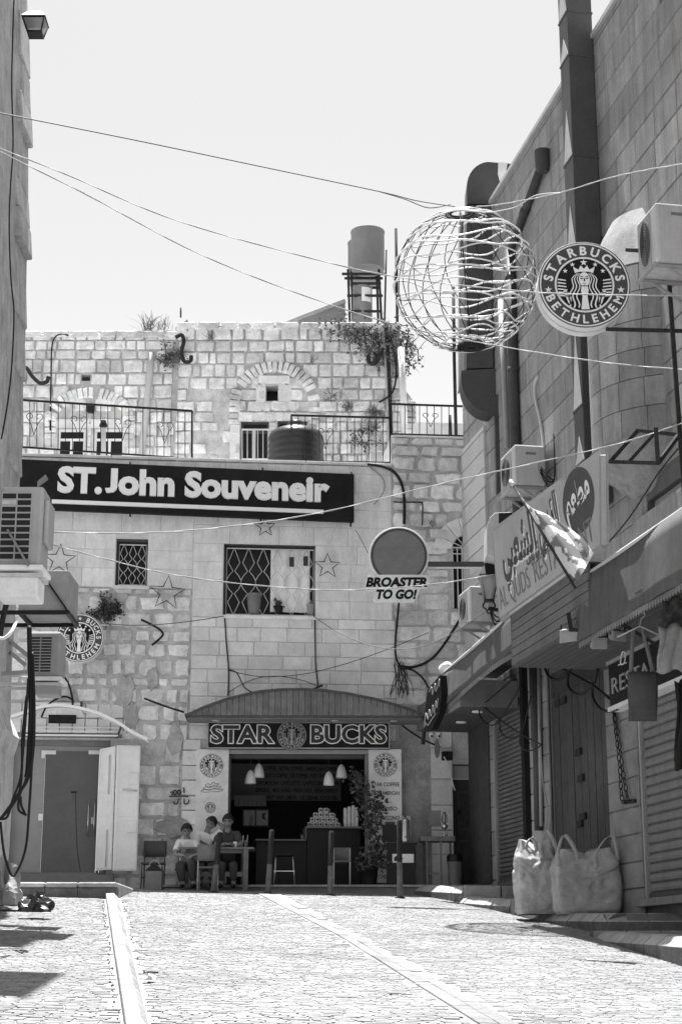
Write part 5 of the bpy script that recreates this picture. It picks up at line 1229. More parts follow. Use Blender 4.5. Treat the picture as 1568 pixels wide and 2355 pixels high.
# serving corner right of the posters
cab = thing('black_cabinet', 'black serving cabinet with a white notice behind the rightmost bollard', 'cabinet', pt(922, 2032, 30.5))
Yc = 30.42
def wb(u0, u1, v0, v1, Y, dep, n, m, par, b=.005):
    a, c = pt(u0, (v0 + v1) / 2, Y), pt(u1, (v0 + v1) / 2, Y); zt2, zb2 = pt(u0, v0, Y).z, pt(u0, v1, Y).z; return MB().box(WORLD, a.x, c.x, max(zb2, TZ if Y > 30.28 else zb2), zt2, -(Y + dep), -Y).build(n, m, par, bev=b)
wb(890, 956, 1939, 2033, Yc, .4, 'cabinet_body', 'black', cab); wb(886, 960, 1936, 1939, Yc - .02, .44, 'cabinet_top', 'darkgrey', cab); wb(902, 951, 1964, 1984, Yc - .006, .005, 'notice', 'white', cab, 0)
m2 = MB(); m2.prism(WORLD, [(pt(u, v, Yc - .007).x, pt(u, v, Yc - .007).z) for u, v in ((906, 1980), (906, 1972), (914, 1966), (918, 1972), (926, 1973), (926, 1976), (918, 1977), (918, 1981))], -Yc + .0065, -Yc + .008); m2.build('notice_print', 'black', cab)
bx = thing('black_box', 'black plastic box on top of the serving cabinet', 'box', pt(895, 1938, 30.45)); wb(880, 912, 1897, 1936, 30.46, .3, 'box_body', 'black', bx); wb(886, 908, 1890, 1897, 30.5, .2, 'box_lid', 'darkgrey', bx)
ur = thing('steel_urn', 'polished steel drink urn on the serving cabinet', 'urn', pt(932, 1936, 30.5)); p = pt(932, 1936, 30.55); hh = pt(932, 1880, 30.55).z - p.z
MB().lathe(p, [(.085, 0), (.085, hh * .86), (.06, hh * .93), (.02, hh)], 18).build('urn_body', 'steel', ur); MB().tube([p + Vector((0, -.08, hh * .2)), p + Vector((0, -.13, hh * .18))], .012, 6).build('tap', 'black', ur); MB().ball(p + UPZ * (hh + .015), .018, 8).build('knob', 'black', ur)
tw_ = thing('arrow_board', 'white board reading this way standing behind the black box', 'sign', pt(913, 1938, 30.85)); wb(882, 944, 1876, 1936, 30.87, .02, 'board', 'whitedirty', tw_)
m2 = MB(); a = pt(894, 1890, 30.86); f0 = Fr((0, 30.866), 0); text(m2, f0, 'This way..', a.x, a.z, h=.06, width=pt(942, 1890, 30.86).x - a.x, d=.0, off=.03); a = pt(934, 1932, 30.86); text(m2, f0, 'S', a.x, a.z, h=.05, d=0); m2.build('lettering', 'signink', tw_)
st2 = thing('side_table', 'wooden side table with a cross bar right of the serving cabinet', 'table', pt(1000, 2032, 30.45))
wb(966, 1046, 1923, 1934, 30.4, .5, 'table_top', 'wood', st2)
for u, y_ in ((982, 30.42), (1014, 30.42), (975, 30.85), (1036, 30.85)): wb(u - 2.2, u + 2.2, 1934.5, 2034, y_, .035, 'leg', 'wood', st2)
wb(985, 1011, 2007, 2011, 30.43, .02, 'cross_bar', 'wood', st2, 0)
sm = thing('brass_lamp', 'ornate metal oil lamp with a glass top on the side table', 'lamp', pt(1022, 1922, 30.6)); p = pt(1022, 1922.5, 30.6); k = .0078
MB().lathe(p, [(.05, 0), (.05, .012), (.012, .03), (.012, .10), (.05, .14), (.062, .18), (.055, .20), (.02, .22)], 16).build('lamp_base', 'steel', sm); MB().lathe(p, [(.025, .221), (.045, .29), (.04, .35), (.022, .42)], 14, caps=False).build('glass_top', 'clearglass', sm)
m2 = MB()
for t in range(5): th = t * 1.257; m2.tube(spline([p + Vector((math.cos(th) * r, math.sin(th) * r, z)) for r, z in ((.02, .22), (.055, .28), (.04, .37), (.015, .43))], 4), .006, 5)
m2.build('wire_cage', 'iron', sm)
bn = thing('waste_bin', 'dark round waste bin before the panelled corner door', 'bin', pt(1045, 2032, 30.5)); p = pt(1046, 2032, 30.55); p.z = TZ
MB().lathe(p, [(.11, 0), (.13, .40), (.135, .41), (.12, .41)], 18).build('bin_body', 'midgrey', bn); MB().lathe(p, [(.14, .412), (.145, .50), (.12, .54)], 18).build('bin_bag', 'black', bn)
pp2 = MB(); q = A.rect(986, 1013, 1864, 1901, .03); pp2.box(A, *q, .03, .04); tag(pp2.build('wall_notice', 'acgrey'), 'pale square patch on the rough wall above the side table', 'notice')
# writing sprayed on the stone wall
gr = MB()
for l in ([(392, 1823), (398, 1821), (399, 1826), (394, 1827)], [(400, 1826), (401, 1818), (406, 1819), (407, 1825), (401, 1827)], [(409, 1826), (410, 1818), (415, 1819), (415, 1826), (410, 1827)], [(423, 1811), (424, 1824)], [(389, 1832), (410, 1831), (434, 1832)], [(400, 1843), (402, 1849), (408, 1848), (411, 1840), (414, 1837)], [(416, 1848), (417, 1849)], [(424, 1838), (424, 1847), (429, 1849), (434, 1845), (434, 1839)]):
    gr.tube(spline([A.wp(u, v, .062) for u, v in l], 4), .012, 5)
tag(gr.build('sprayed_writing', 'signink'), 'black sprayed scribble on the stone wall left of the tall poster', 'graffiti')
# ------------------------------------------------------------------ three men at the table
def skinmesh(name, m, parent, chains, sub=1, **kw):
    bm = bmesh.new(); L = bm.verts.layers.skin.verify(); vd = {}
    def V(p, r):
        k = tuple(round(c, 4) for c in p)
        if k not in vd: v = bm.verts.new(p); v[L].radius = (r, r); vd[k] = v
        return vd[k]
    first = None
    for ch in chains:
        prev = None
        for p, r in ch:
            v = V(p, r); first = first or v
            if prev is not None and prev is not v and not bm.edges.get((prev, v)): bm.edges.new((prev, v))
            prev = v
    first[L].use_root = True
    me = bpy.data.meshes.new(name); bm.to_mesh(me); bm.free(); me.materials.append(M[m])
    o = bpy.data.objects.new(name, me); COL.objects.link(o)
    s_ = o.modifiers.new('skin', 'SKIN'); s_.use_smooth_shade = True
    u_ = o.modifiers.new('subdivision', 'SUBSURF'); u_.levels = sub; u_.render_levels = sub + 1
    if parent is not None: attach(o, parent)
    return o
def person(label, Y, J, shirt, trouser, lean, head_r=.098, collar=False, look=(0, -1, 0), tilt=0.0, chest=None):
    """J: joints as (u, v, dy) around depth Y"""
    P = {k: pt(u, v, Y + dy) for k, (u, v, dy) in J.items()}
    t = thing('person', label, 'person', (P['pelvis'].x, Y, gz(P['pelvis'].x, Y)))
    pel, che, nk, hd = P['pelvis'], P['chest'], P['neck'], P['head']; bel = pel.lerp(che, .5)
    ax = (hd - nk).normalized(); hb, hm, ht = nk.lerp(hd, .55), hd, hd + ax * .055
    ch = [[(pel, .13), (bel, .115), (che, .125), (nk - ax * .03, .062), (hb, .055), (hm, .088), (ht, .07)]]
    sh_chains = [[(pel, .155), (bel, .14), (che, .15), (nk - ax * .035, .075)]]
    tr_chains = [[(pel + UPZ * .05, .15), (pel - UPZ * .03, .15)]]
    for s_ in 'LR':
        sh_, el, ha = P['sh' + s_], P['el' + s_], P['ha' + s_]; wr_ = el.lerp(ha, .8); mid = sh_.lerp(el, .55)
        ch.append([(che, .125), (sh_, .062), (el, .043), (wr_, .031), (ha, .036)])
        d_ = (ha - wr_).normalized(); side = d_.cross(UPZ).normalized(); upv = side.cross(d_)
        for f in range(4):          # fingers curled forward
            o = side * (.026 - .0175 * f); L = (.072, .08, .076, .06)[f]; b = ha + o * .9; m_ = b + d_ * L * .55 - upv * .008; e_ = m_ + d_ * L * .28 - upv * .03
            ch.append([(ha, .036), (b + d_ * .02, .011), (m_, .0095), (e_, .008)])
        tb_ = ha + side * (.04 if s_ == 'R' else -.04); ch.append([(ha, .036), (tb_ + d_ * .005, .0115), (tb_ + d_ * .04 - upv * .01, .009)])
        sh_chains.append([(che, .15), (sh_, .085), (mid, .072)] + ([(mid.lerp(el, .3), .07)]))
        kn, ft = P['kn' + s_], P['ft' + s_]; hip = pel + (Vector((.09, 0, 0)) if s_ == 'R' else Vector((-.09, 0, 0)))
        if ft.z < gz(ft.x, ft.y) + .06: ft.z = gz(ft.x, ft.y) + .06
        ch.append([(pel, .13), (hip, .10), (kn, .065), (ft, .042), (ft + Vector((0, -.14, -.02)), .036)])
        tr_chains.append([(pel - UPZ * .03, .15), (hip, .115), (kn, .082), (kn.lerp(ft, .85), .065)])
        m2 = MB(); m2.ball(ft + Vector((0, -.07, -.015)), .06, 10, (.8, 2.0, .7)); m2.build('shoe', 'black', t)
    skinmesh('body', 'skin', t, ch); skinmesh('shirt', shirt, t, sh_chains); skinmesh('trousers', trouser, t, tr_chains)
    # head details in a frame that faces the look direction
    F_ = Vector(look).normalized(); Z_ = ax; T_ = F_.cross(Z_) * -1; T_ = Z_.cross(F_) * 1
    T_ = (F_.cross(Z_)).normalized() * 1; F_ = Z_.cross(T_).normalized()
    if T_.x < 0: T_ = -T_
    def hp(x, z, f): return hd + T_ * x + Z_ * z + F_ * f
    Ff = F_ if F_.y < 0 else -F_; F_ = Ff
    fm = MB(); fm.ball(hp(0, .0, .01), .086, 14, (.88, 1.0, 1.22)); fm.ball(hp(0, -.055, .035), .05, 10, (.95, .9, .95)); fc = fm.build('face', 'skin', t)
    MB().ball(hp(0, -.012, .10), .017, 8, (.8, 1.1, 1.5)).build('nose', 'skin', fc)
    for s_ in (-1, 1):
        MB().ball(hp(s_ * .082, -.005, -.005), .026, 8, (.45, .8, 1.2)).build('ear', 'skin', fc); MB().ball(hp(s_ * .033, .022, .082), .011, 8, (1.3, .6, .6)).build('eye', 'hair', fc)
        MB().bar(hp(s_ * .014, .040, .094), hp(s_ * .054, .042, .080), .012, .009).build('eyebrow', 'hair', fc)
    MB().bar(hp(-.024, -.052, .086), hp(.024, -.052, .086), .012, .009).build('mouth', 'signink', fc)
    hm_ = MB(); nu, nv = 18, 8
    def hf(u, v):
        th = 2 * math.pi * u; low = -.03 if math.cos(th) < .1 else (.062 if math.cos(th) > .45 else .02); lo = math.acos(max(-1, min(1, low / .118))); ph = lo * v
        r = .100; return hd + T_ * (math.sin(th) * math.sin(ph) * r * .96) + F_ * (math.cos(th) * math.sin(ph) * r * 1.02 + .0) + Z_ * (math.cos(ph) * .126 + .008)
    hm_.grid(hf, nu, nv); hm_.build('hair', 'hair', t, solid=.012)
    if collar: MB().tube([nk - ax * .02 + T_ * (math.cos(a) * .075) + F_ * (math.sin(a) * .08) - UPZ * (.03 * (math.sin(a) > .6)) for a in [k * .52 for k in range(13)]], .016, 6).build('collar', shirt, t)
    if chest:
        c = che.lerp(nk, .12) + F_ * .165
        m2 = MB(); f3 = Fr3(c, T_, UPZ)
        for q in range(9): m2.flat(f3, [(-.13 + .03 * q, -.01), (-.108 + .03 * q, -.012), (-.106 + .03 * q, .03), (-.128 + .03 * q, .032)])
        m2.build('chest_print', 'signink', t)
    return t
person('man in white polo shirt seated at the table left end looking down', 30.1, dict(pelvis=(430, 1992, .2), chest=(430, 1949, .1), neck=(430.5, 1927, .04), head=(430, 1911, -.02), shL=(411, 1939, .05), shR=(451, 1939, .05), elL=(403, 1966, -.08), elR=(460, 1964, -.08), haL=(424, 1968, -.22), haR=(441, 1969, -.22), knL=(414, 1990, -.35), knR=(440, 1984, -.35), ftL=(420, 2036, -.3), ftR=(446, 2036, -.3)), 'whiteshirt', 'denim', 0, collar=True, look=(.1, -1, -.25))
person('man in white printed t-shirt resting his tilted head on a raised hand', 30.35, dict(pelvis=(474, 1990, .2), chest=(475, 1937, .12), neck=(477, 1911, .04), head=(485, 1894, -.02), shL=(455, 1920, .06), shR=(500, 1920, .06), elL=(450, 1950, -.12), elR=(516, 1902, .0), haL=(478, 1946, -.26), haR=(497, 1889, .06), knL=(462, 1992, -.35), knR=(486, 1992, -.35), ftL=(460, 2034, -.3), ftR=(488, 2034, -.3)), 'whiteshirt', 'darkshirt', 0, look=(-.25, -1, -.25), chest=True)
person('man in dark polo shirt sitting upright with hands joined on the table', 30.3, dict(pelvis=(524, 1992, .25), chest=(524, 1936, .15), neck=(524, 1908, .06), head=(524.5, 1889, 0), shL=(502, 1920, .1), shR=(547, 1920, .1), elL=(497, 1950, -.08), elR=(553, 1950, -.08), haL=(519, 1940, -.28), haR=(530, 1940, -.28), knL=(510, 1990, -.35), knR=(537, 1990, -.35), ftL=(508, 2036, -.3), ftR=(537, 2036, -.3)), 'darkshirt', 'denim', 0, collar=True)
# ------------------------------------------------------------------ right side, ground floor: shutters, doors, pipes
def shutter(name, label, rc, m, sh_, dd=-.03):
    a0, a1, z0, z1 = rc; t = thing(name, label, 'shutter', R.w((a0 + a1) / 2, z0, dd)); z = z0 + .08
    MB().box(R, a0 + .02, a1 - .02, z0, z0 + .075, dd - .03, dd + .03).build('bottom_rail', 'darkgrey', t)
    pr_ = [(0, -.6), (.14, .6), (.45, 1), (.80, .7), (1, -.6)]; me = None
    n = int((z1 - z0 - .1) / sh_)
    for i in range(n):
        if me is None:
            me = 1; m2 = MB(); vs = [R.w(a, z + sh_ * s_, dd + .028 * q) for a in (a0 + .03, a1 - .03) for s_, q in pr_]
            m2.add(vs, [(j, j + 5, j + 6, j + 1) for j in range(4)]); first = m2.build('slat', m, t)
        else:
            o = first.copy(); COL.objects.link(o); o.location = first.location + UPZ * (sh_ * i); o.parent = t; o.matrix_parent_inverse = first.matrix_parent_inverse.copy()
    for a in (a0, a1 - .06): MB().box(R, a, a + .06, z0, z1, dd - .04, dd + .06).build('guide_rail', 'acgrey' if a == a0 else 'darkgrey', t)
    return t
s1 = shutter('rolling_shutter', 'grey ribbed rolling shutter in shade between the corner door and the drain pipes', sh1, 'shutter', .078)
s2 = shutter('rolling_shutter', 'paler rolling shutter with wide slats below the restaurant sign at the right edge', (sh2[0], sh2[1], sh2[2], sh2[3] - .1), 'shutter_pale', .125)
MB().box(R, sh2[0] - .1, sh2[1], sh2[2] - .1, sh2[2], -.25, .16).build('door_sill', 'concrete', rb, bev=.01)
en_side = thing('entrance_cladding', 'dark smooth panel wall between the corner door and the ribbed shutter', 'panel', R.w(.8, TZ, .05))
wdn = thing('plank_door', 'tall dark wooden plank doors with iron locks behind the white sacks', 'door', R.w((dr_[0] + dr_[1]) / 2, dr_[2], -.15))
a0, a1, z0, z1 = dr_; zd = R.px(1268, 1606, -.03)[1]; n = 8; w = (a1 - a0) / n
for i in range(n): MB().box(R, a0 + w * i + .011, a0 + w * (i + 1) - .011, z0 + .01, zd, -.1, -.02 + rnd.random() * .008).build('door_plank', 'wooddoor', wdn, bev=.006)
MB().box(R, a0, a1, zd + .004, z1, -.1, -.05).build('top_panel', 'wooddoor', wdn)
MB().box(R, a0, a1, z0, zd, -.14, -.105).build('door_back', 'black', wdn)
for u, v in ((1345, 1730), (1351, 1790), (1356, 1878), (1297, 1618), (1310, 1612), (1348, 1895)):
    a, z = R.px(u, v, -.1); MB().box(R, a - .12, a + .12, z - .05, z + .05, -.01, .03).build('lock', 'iron', wdn, bev=.008)
for u, v in ((1264, 1636), (1272, 1815)): a, z = R.px(u, v, -.1); MB().box(R, a - .05, a + .1, z - .05, z + .05, -.01, .03).build('hinge', 'iron', wdn)
# dark boarded side of the entrance beside the ribbed shutter
for a_, b_ in ((.1, .75), (.76, 1.46)): MB().box(R, a_, b_, TZ, R.px(1130, 1660)[1], .03, .06).build('side_board', 'wooddoor', en_side)
# stone jambs between the openings
for (ua, ub, lo, hi, nm) in ((1246, 1269, z2, 5.2, 1), (1402, 1474, z3, 5.2, 2)):
    a0, a1 = R.px(ua, 1750)[0], R.px(ub, 1750)[0]; z = lo - .05
    while z < hi: h = .34 + rnd.random() * .12; place(JB[0], 'jamb_stone', R, (a0 + a1) / 2, z + h / 2, a1 - a0 - .02, h - .012, .03, rb, 0, .025); z += h
bp = thing('drain_pipes', 'dark vertical drain pipes beside the grey rolling shutter', 'drainpipe', R.wp(1228, 1900, .1))
MB().box(R, R.px(1214, 1750)[0], R.px(1221, 1750)[0], z2, 5.4, .0, .12).build('dark_strip', 'black', bp)
MB().tube([R.wp(1230, 1530, .12), R.wp(1238, 1910, .12)], .07, 10).build('pipe', 'pipe', bp); MB().tube([R.wp(1222, 1530, .1), R.wp(1228, 1720, .1)], .05, 8).build('pipe', 'darkgrey', bp); MB().tube([R.wp(1238, 1530, .1), R.wp(1244, 1900, .1)], .03, 8).build('pipe', 'acgrey', bp)
MB().tube(spline([R.wp(u, v, .13) for u, v in ((1240, 1665), (1247, 1790), (1258, 1860), (1254, 1905), (1246, 1935))], 5), .012, 6).build('hose', 'acgrey', bp)
# hanging chains
def chain_(pts, label):
    P = spline(pts, 14); m2 = MB(); L = 0; t = thing('chain', label, 'chain', pts[0]); prev = P[0]; k = 0; first = None
    for p in P:
        if (p - prev).length >= .085:
            d_ = (p - prev).normalized(); c = (p + prev) / 2; sdir = d_.orthogonal().normalized() if k % 2 == 0 else d_.cross(d_.orthogonal()).normalized()
            MB().tube([c + d_ * (math.cos(q) * .055) + sdir * (math.sin(q) * .026) for q in [x_ * math.pi / 5 for x_ in range(10)]], .008, 5, closed=True).build('link', 'iron', t); prev = p; k += 1
    return t
chain_([R.wp(1409, 1630, .1), R.wp(1416, 1690, .1), R.wp(1424, 1760, .1), R.wp(1428, 1830, .1), R.wp(1434, 1846, .12)], 'iron chain hanging on the stone jamb, nearer the plank doors')
chain_([R.wp(1411, 1630, .1), R.wp(1420, 1690, .1), R.wp(1431, 1770, .1), R.wp(1440, 1825, .1), R.wp(1446, 1844, .12)], 'iron chain hanging on the stone jamb, nearer the pale shutter')
hk = MB().bar(R.wp(1436, 1845, .06), R.wp(1462, 1842, .06), .05); tag(hk.build('iron_staple', 'iron'), 'iron staple in the jamb holding the chain ends', 'staple')
# ------------------------------------------------------------------ awnings and the restaurant canopy
def sheet(fr, tl, tr_, br, bl, d0, d1, name, m, parent, nu=16, nv=5, sag=0.0, solid=.012):
    """tl.. pixels on the frame, d0 depth of the upper edge, d1 of the lower"""
    a, b, c, e = fr.wp(*tl, d0), fr.wp(*tr_, d0), fr.wp(*br, d1), fr.wp(*bl, d1)
    def f(u, v): p = (a.lerp(b, u)).lerp(e.lerp(c, u), v); return p + UPZ * (sag * math.sin(math.pi * u) * v) + fr.N * (.02 * math.sin(u * 19) * v + .015 * math.sin(u * 7 + 2))
    return MB().grid(f, nu, nv).build(name, m, parent, solid=solid), (a, b, c, e)
aw1 = thing('cloth_awning', 'grey cloth awning sheet over the ribbed shutter left of the restaurant board', 'awning', R.wp(1090, 1540, 1))
_, cr = sheet(R, (1020, 1549), (1240, 1357), (1245, 1462), (1027, 1622), 1.0, 1.06, 'awning_sheet', 'awncloth', aw1, sag=.10)  # right end carried on unseen behind the canopy to block the sun
for i in range(50):
    f = i / 50; p, q = cr[3].lerp(cr[2], f), cr[3].lerp(cr[2], f + .016); s_ = UPZ * (.10 * math.sin(math.pi * f)); MB().quad(p + s_, q + s_, q + s_ - UPZ * .085, p + s_ - UPZ * .085).build('fringe_tab', 'midgrey', aw1)
MB().tube([cr[0], cr[1]], .03, 8).build('awning_tube', 'alu', aw1); a = cr[0]; MB().bar(a, a - R.N * 1.0 + UPZ * .35, .03).build('awning_arm', 'alu', aw1)
MB().quad(cr[0], cr[1], cr[1] - R.N * .96 - UPZ * .06, cr[0] - R.N * .96 - UPZ * .06).build('awning_top', 'awncloth', aw1)
rl = MB().lathe(R.wp(1024, 1537, .95), [(.0, -.12), (.10, -.12), (.10, .12), (.0, .12)], 16, R.T, caps=False); tag(rl.build('roller_cap', 'white'), 'white round roller end on top of the left awning', 'roller')
# entrance ceiling below it
en = thing('entrance_canopy', 'dark boarded entrance ceiling with two round spotlights beneath the left awning', 'canopy', R.wp(1100, 1640, .5))
ez = R.px(1085, 1649, .55)[1] + .02; MB().box(R, .15, 3.3, ez, ez + .05, .04, 1.0).build('ceiling_board', 'darkgrey', en); MB().box(R, .15, 3.3, ez - .0, ez + .45, 1.003, 1.04).build('fascia', 'midgrey', en); MB().box(R, 3.303, 3.34, ez, ez + .45, .04, 1.04).build('end_board', 'midgrey', en)
for a, d in ((1.5, .55), (2.8, .6)): c = R.w(a, ez - .02, d); MB().lathe(c, [(.09, 0), (.095, .019)], 16).build('spot_lamp', 'white', en)
rs = thing('restaurant_canopy', 'wood clad canopy projecting from the right wall under the restaurant board', 'canopy', R.w(9, 4.4, .7))
ka, kd = 7.75, 1.42
kz = R.px(1166, 1538, kd)[1]; kz2 = R.px(1150, 1432, kd)[1]; ke = 14.5; kf = R.px(1352, 1400, kd)[0]; n = 6; h = (kz2 - kz) / n
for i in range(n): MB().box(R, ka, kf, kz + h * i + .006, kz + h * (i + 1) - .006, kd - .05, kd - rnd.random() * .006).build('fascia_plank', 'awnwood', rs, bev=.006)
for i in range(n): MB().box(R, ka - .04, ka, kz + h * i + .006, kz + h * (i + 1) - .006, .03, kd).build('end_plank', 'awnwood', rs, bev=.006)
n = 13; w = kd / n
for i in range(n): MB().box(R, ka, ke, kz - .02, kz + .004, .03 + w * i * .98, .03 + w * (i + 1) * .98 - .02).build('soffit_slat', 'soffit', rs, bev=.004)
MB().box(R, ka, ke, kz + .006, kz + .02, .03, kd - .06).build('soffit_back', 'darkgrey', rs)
MB().box(R, ka, kf, kz2 + .0, kz2 + .03, .03, kd + .02).build('canopy_top', 'galv', rs)
# restaurant board above
bd = thing('restaurant_board', 'long pale restaurant board with painted scripts and dark oval badge', 'sign', R.wp(1260, 1330, 1.45))
c4 = [R.wp(1147, 1422, 1.45), R.wp(1378, 1252, 1.45), R.wp(1376, 1046, 1.62), R.wp(1130, 1226, 1.60)]
T_ = (c4[1] - c4[0]); Zb = (c4[3] - c4[0]); QF = Fr3(c4[0], T_, Zb - T_ * (Zb.dot(T_) / T_.dot(T_)))
def qp(p): r = p - QF.o; return (r.dot(QF.T), r.dot(QF.Z))
def qpx(u, v): r = ray(u, v); t = QF.o.dot(QF.N) / r.dot(QF.N); return qp(r * t)
BL, BR, TR_, TL = [qpx(*p) for p in ((1147, 1422), (1378, 1252), (1376, 1046), (1130, 1226))]
MB().prism(QF, [BL, BR, TR_, TL], -.12, 0).build('board', 'signpale', bd)
m2 = MB()
for p, q in ((BL, BR), (BR, TR_), (TR_, TL), (TL, BL)): m2.bar(QF.w(*p, -.05), QF.w(*q, -.05), .06, .13)
m2.build('board_frame', 'acgrey', bd)
ov = qpx(1329, 1151); rx = (qpx(1366, 1140)[0] - qpx(1292, 1165)[0]) / 2; ry = .40
m2 = MB(); m2.flat(QF, [(ov[0] + math.cos(t) * rx, ov[1] + math.sin(t) * ry) for t in [i * math.pi / 16 for i in range(32)]], .004); ovo = m2.build('oval_badge', 'darkgrey', bd)
def script(txt, p0, p1, h, m, name, parent, off, d=.006, shadow=None):
    mb = MB(); r_ = math.atan2(p1[1] - p0[1], p1[0] - p0[0]); sfx = Sub(QF, p0[0], p0[1], 1, 0, r_); text(mb, sfx, txt, 0, 0, h=h, width=math.hypot(p1[0] - p0[0], p1[1] - p0[1]), d=d, off=off); return mb.build(name, m, parent)
def shp(s): return s[::-1]
w_mat = '\u0645\u0637\u0639\u0645'; w_mat = '\uFEE4\uFEC4\uFECC\uFEE2'
m1 = '\uFEE2\uFECC\uFE84'
mat3am = '\uFEE2\uFECC\uFEC4\uFEE3'
alquds = '\uFEB1\uFEAA\uFED8\uFEDF\uFE8D'
alsh = '\uFEF2\uFE92\uFECC\uFEB8\uFEDF\uFE8D'
script(mat3am, (ov[0] - rx * .8, ov[1] - .12), (ov[0] + rx * .8, ov[1] - .02), .34, 'letter', 'badge_script', bd, .03, .009)
pa, pb_, pc = qpx(1157, 1335), qpx(1248, 1270), qpx(1290, 1240)
script(alsh, qpx(1161, 1318), qpx(1238, 1262), .52, 'letter', 'script_shadow', bd, .035, .003); script(alsh, qpx(1158, 1313), qpx(1235, 1257), .52, 'darkgrey', 'large_script', bd, .035, .007)
script(alquds, qpx(1245, 1258), qpx(1292, 1224), .52, 'letter', 'script_shadow', bd, .035, .003); script(alquds, qpx(1242, 1254), qpx(1289, 1220), .52, 'darkgrey', 'large_script', bd, .035, .007)
script('\uFED2\uFEF3\uFE8E\uFEE7 \uFEEE\uFE91\uFE83 : \uFEEA\uFE92\uFEA3', qpx(1212, 1300), qpx(1262, 1262), .16, 'signink', 'small_script', bd, .02)
script('AL QUDS', qpx(1151, 1402), qpx(1220, 1350), .30, 'midgrey', 'capitals', bd, -.004); script('RESTAURANT', qpx(1231, 1341), qpx(1367, 1240), .30, 'midgrey', 'capitals', bd, -.004)
# right awning
aw2 = thing('cloth_awning', 'large dark cloth awning sheet at the right edge with fringed hem', 'awning', R.wp(1450, 1380, 1.8))
_, cr = sheet(R, (1326, 1337), (1600, 1150), (1600, 1322), (1330, 1478), 1.36, 1.42, 'awning_sheet', 'awncloth', aw2, nu=24)
n = 44
for i in range(n):
    f = i / n; p, q = cr[3].lerp(cr[2], f), cr[3].lerp(cr[2], f + .9 / n); mid = (p + q) / 2; MB().add([p, q, q - UPZ * .05, mid - UPZ * .09, p - UPZ * .05], ((0, 1, 2, 3, 4),)).build('fringe_tab', 'midgrey', aw2)
MB().add([cr[0], cr[1], cr[1] - R.N * 1.3 - UPZ * .06, cr[0] - R.N * 1.3 - UPZ * .06], ((0, 1, 2, 3),)).build('awning_top', 'awncloth', aw2); MB().tube([cr[0], cr[1]], .025, 8).build('awning_tube', 'alu', aw2); MB().bar(cr[0], cr[0] - R.N * 1.3 - UPZ * .06, .04).build('awning_arm', 'alu', aw2)
# sign over the pale shutter
rsn = thing('shutter_sign', 'dark sign with tall pale capitals above the pale shutter at right', 'sign', R.wp(1405, 1600, .15))
a0, z0 = R.px(1402, 1627, .22); a1, z1 = R.px(1397, 1531, .22)
MB().box(R, a0, a0 + 5, z0, z1, .05, .22).build('sign_box', 'signblack', rsn); MB().box(R, a0 - .02, a0 + 5, z0 - .06, z0 - .003, .04, .25).build('lower_trim', 'whitedirty', rsn); MB().box(R, a0 - .02, a0 + 5, z1 + .003, z1 + .05, .04, .25).build('upper_trim', 'acgrey', rsn)
m2 = MB(); text(m2, R, 'RESTAURANT', a0 + .15, z0 + .16, h=z1 - z0 - .36, width=3.2, d=.222, dep=.02, off=-.005); m2.build('lettering', 'grey', rsn)
# loops of black hose on the wall above shutter and doors
def hose(name, label, loops, d, r=.018):
    m2 = MB(); [m2.tube(spline([R.wp(u, v, d) for u, v in L], 6), r, 6) for L in loops]; o = m2.build(name, 'black'); tag(o, label, 'cable')
hose('looped_cable', 'dark looped light cable hanging before the ribbed shutter', [[(1060, 1612), (1068, 1632), (1085, 1636), (1105, 1625), (1180, 1560)], [(1100, 1622), (1105, 1650), (1125, 1668), (1148, 1655), (1195, 1580)], [(1148, 1655), (1152, 1685), (1175, 1697), (1200, 1680), (1220, 1600)], [(1197, 1685), (1195, 1710), (1210, 1726), (1232, 1722), (1244, 1712)], [(1105, 1620), (1150, 1656), (1200, 1690), (1244, 1712)]], .6, .012)
hose('looped_cable', 'thick black looped cable hanging before the plank doors', [[(1252, 1537), (1262, 1556), (1285, 1562), (1305, 1545), (1312, 1537)], [(1305, 1548), (1306, 1580), (1330, 1598), (1352, 1585), (1362, 1570)], [(1362, 1575), (1362, 1605), (1380, 1630), (1400, 1636), (1420, 1630)], [(1296, 1540), (1330, 1558), (1370, 1582), (1400, 1606)], [(1374, 1537), (1366, 1570)]], .2, .022)
# floodlights under the canopy
def flood(u, v, Y, w, hgt, label, yaw):
    c = pt(u, v, Y); t = thing('floodlight', label, 'floodlight', c, 'floodlights under the canopy'); T_ = Vector((math.cos(yaw), math.sin(yaw), 0)); Zt = Vector((0, -.45, .9)); f = Fr3(c, T_, Zt)
    MB().prism(f, [(-w / 2, -hgt / 2), (w / 2, -hgt / 2), (w / 2, hgt / 2), (-w / 2, hgt / 2)], -.09, 0).build('lamp_body', 'acgrey', t, bev=.01); MB().prism(f, [(-w * .4, -hgt * .35), (w * .4, -hgt * .35), (w * .4, hgt * .35), (-w * .4, hgt * .35)], .002, .008).build('glass', 'frost', t)
    for s_ in (-1, 1): MB().bar(f.w(s_ * w * .52, 0, -.04), f.w(s_ * w * .52, hgt * .9, -.06), .02, .012).build('bracket', 'iron', t)
flood(1306, 1462, 20.5, .27, .17, 'pale floodlight under the canopy, leftmost of three', -.7); flood(1378, 1480, 20.3, .2, .15, 'floodlight under the canopy facing the street, middle of three', .1); flood(1424, 1463, 20.2, .22, .13, 'pale floodlight under the awning hem, rightmost of three', .5)
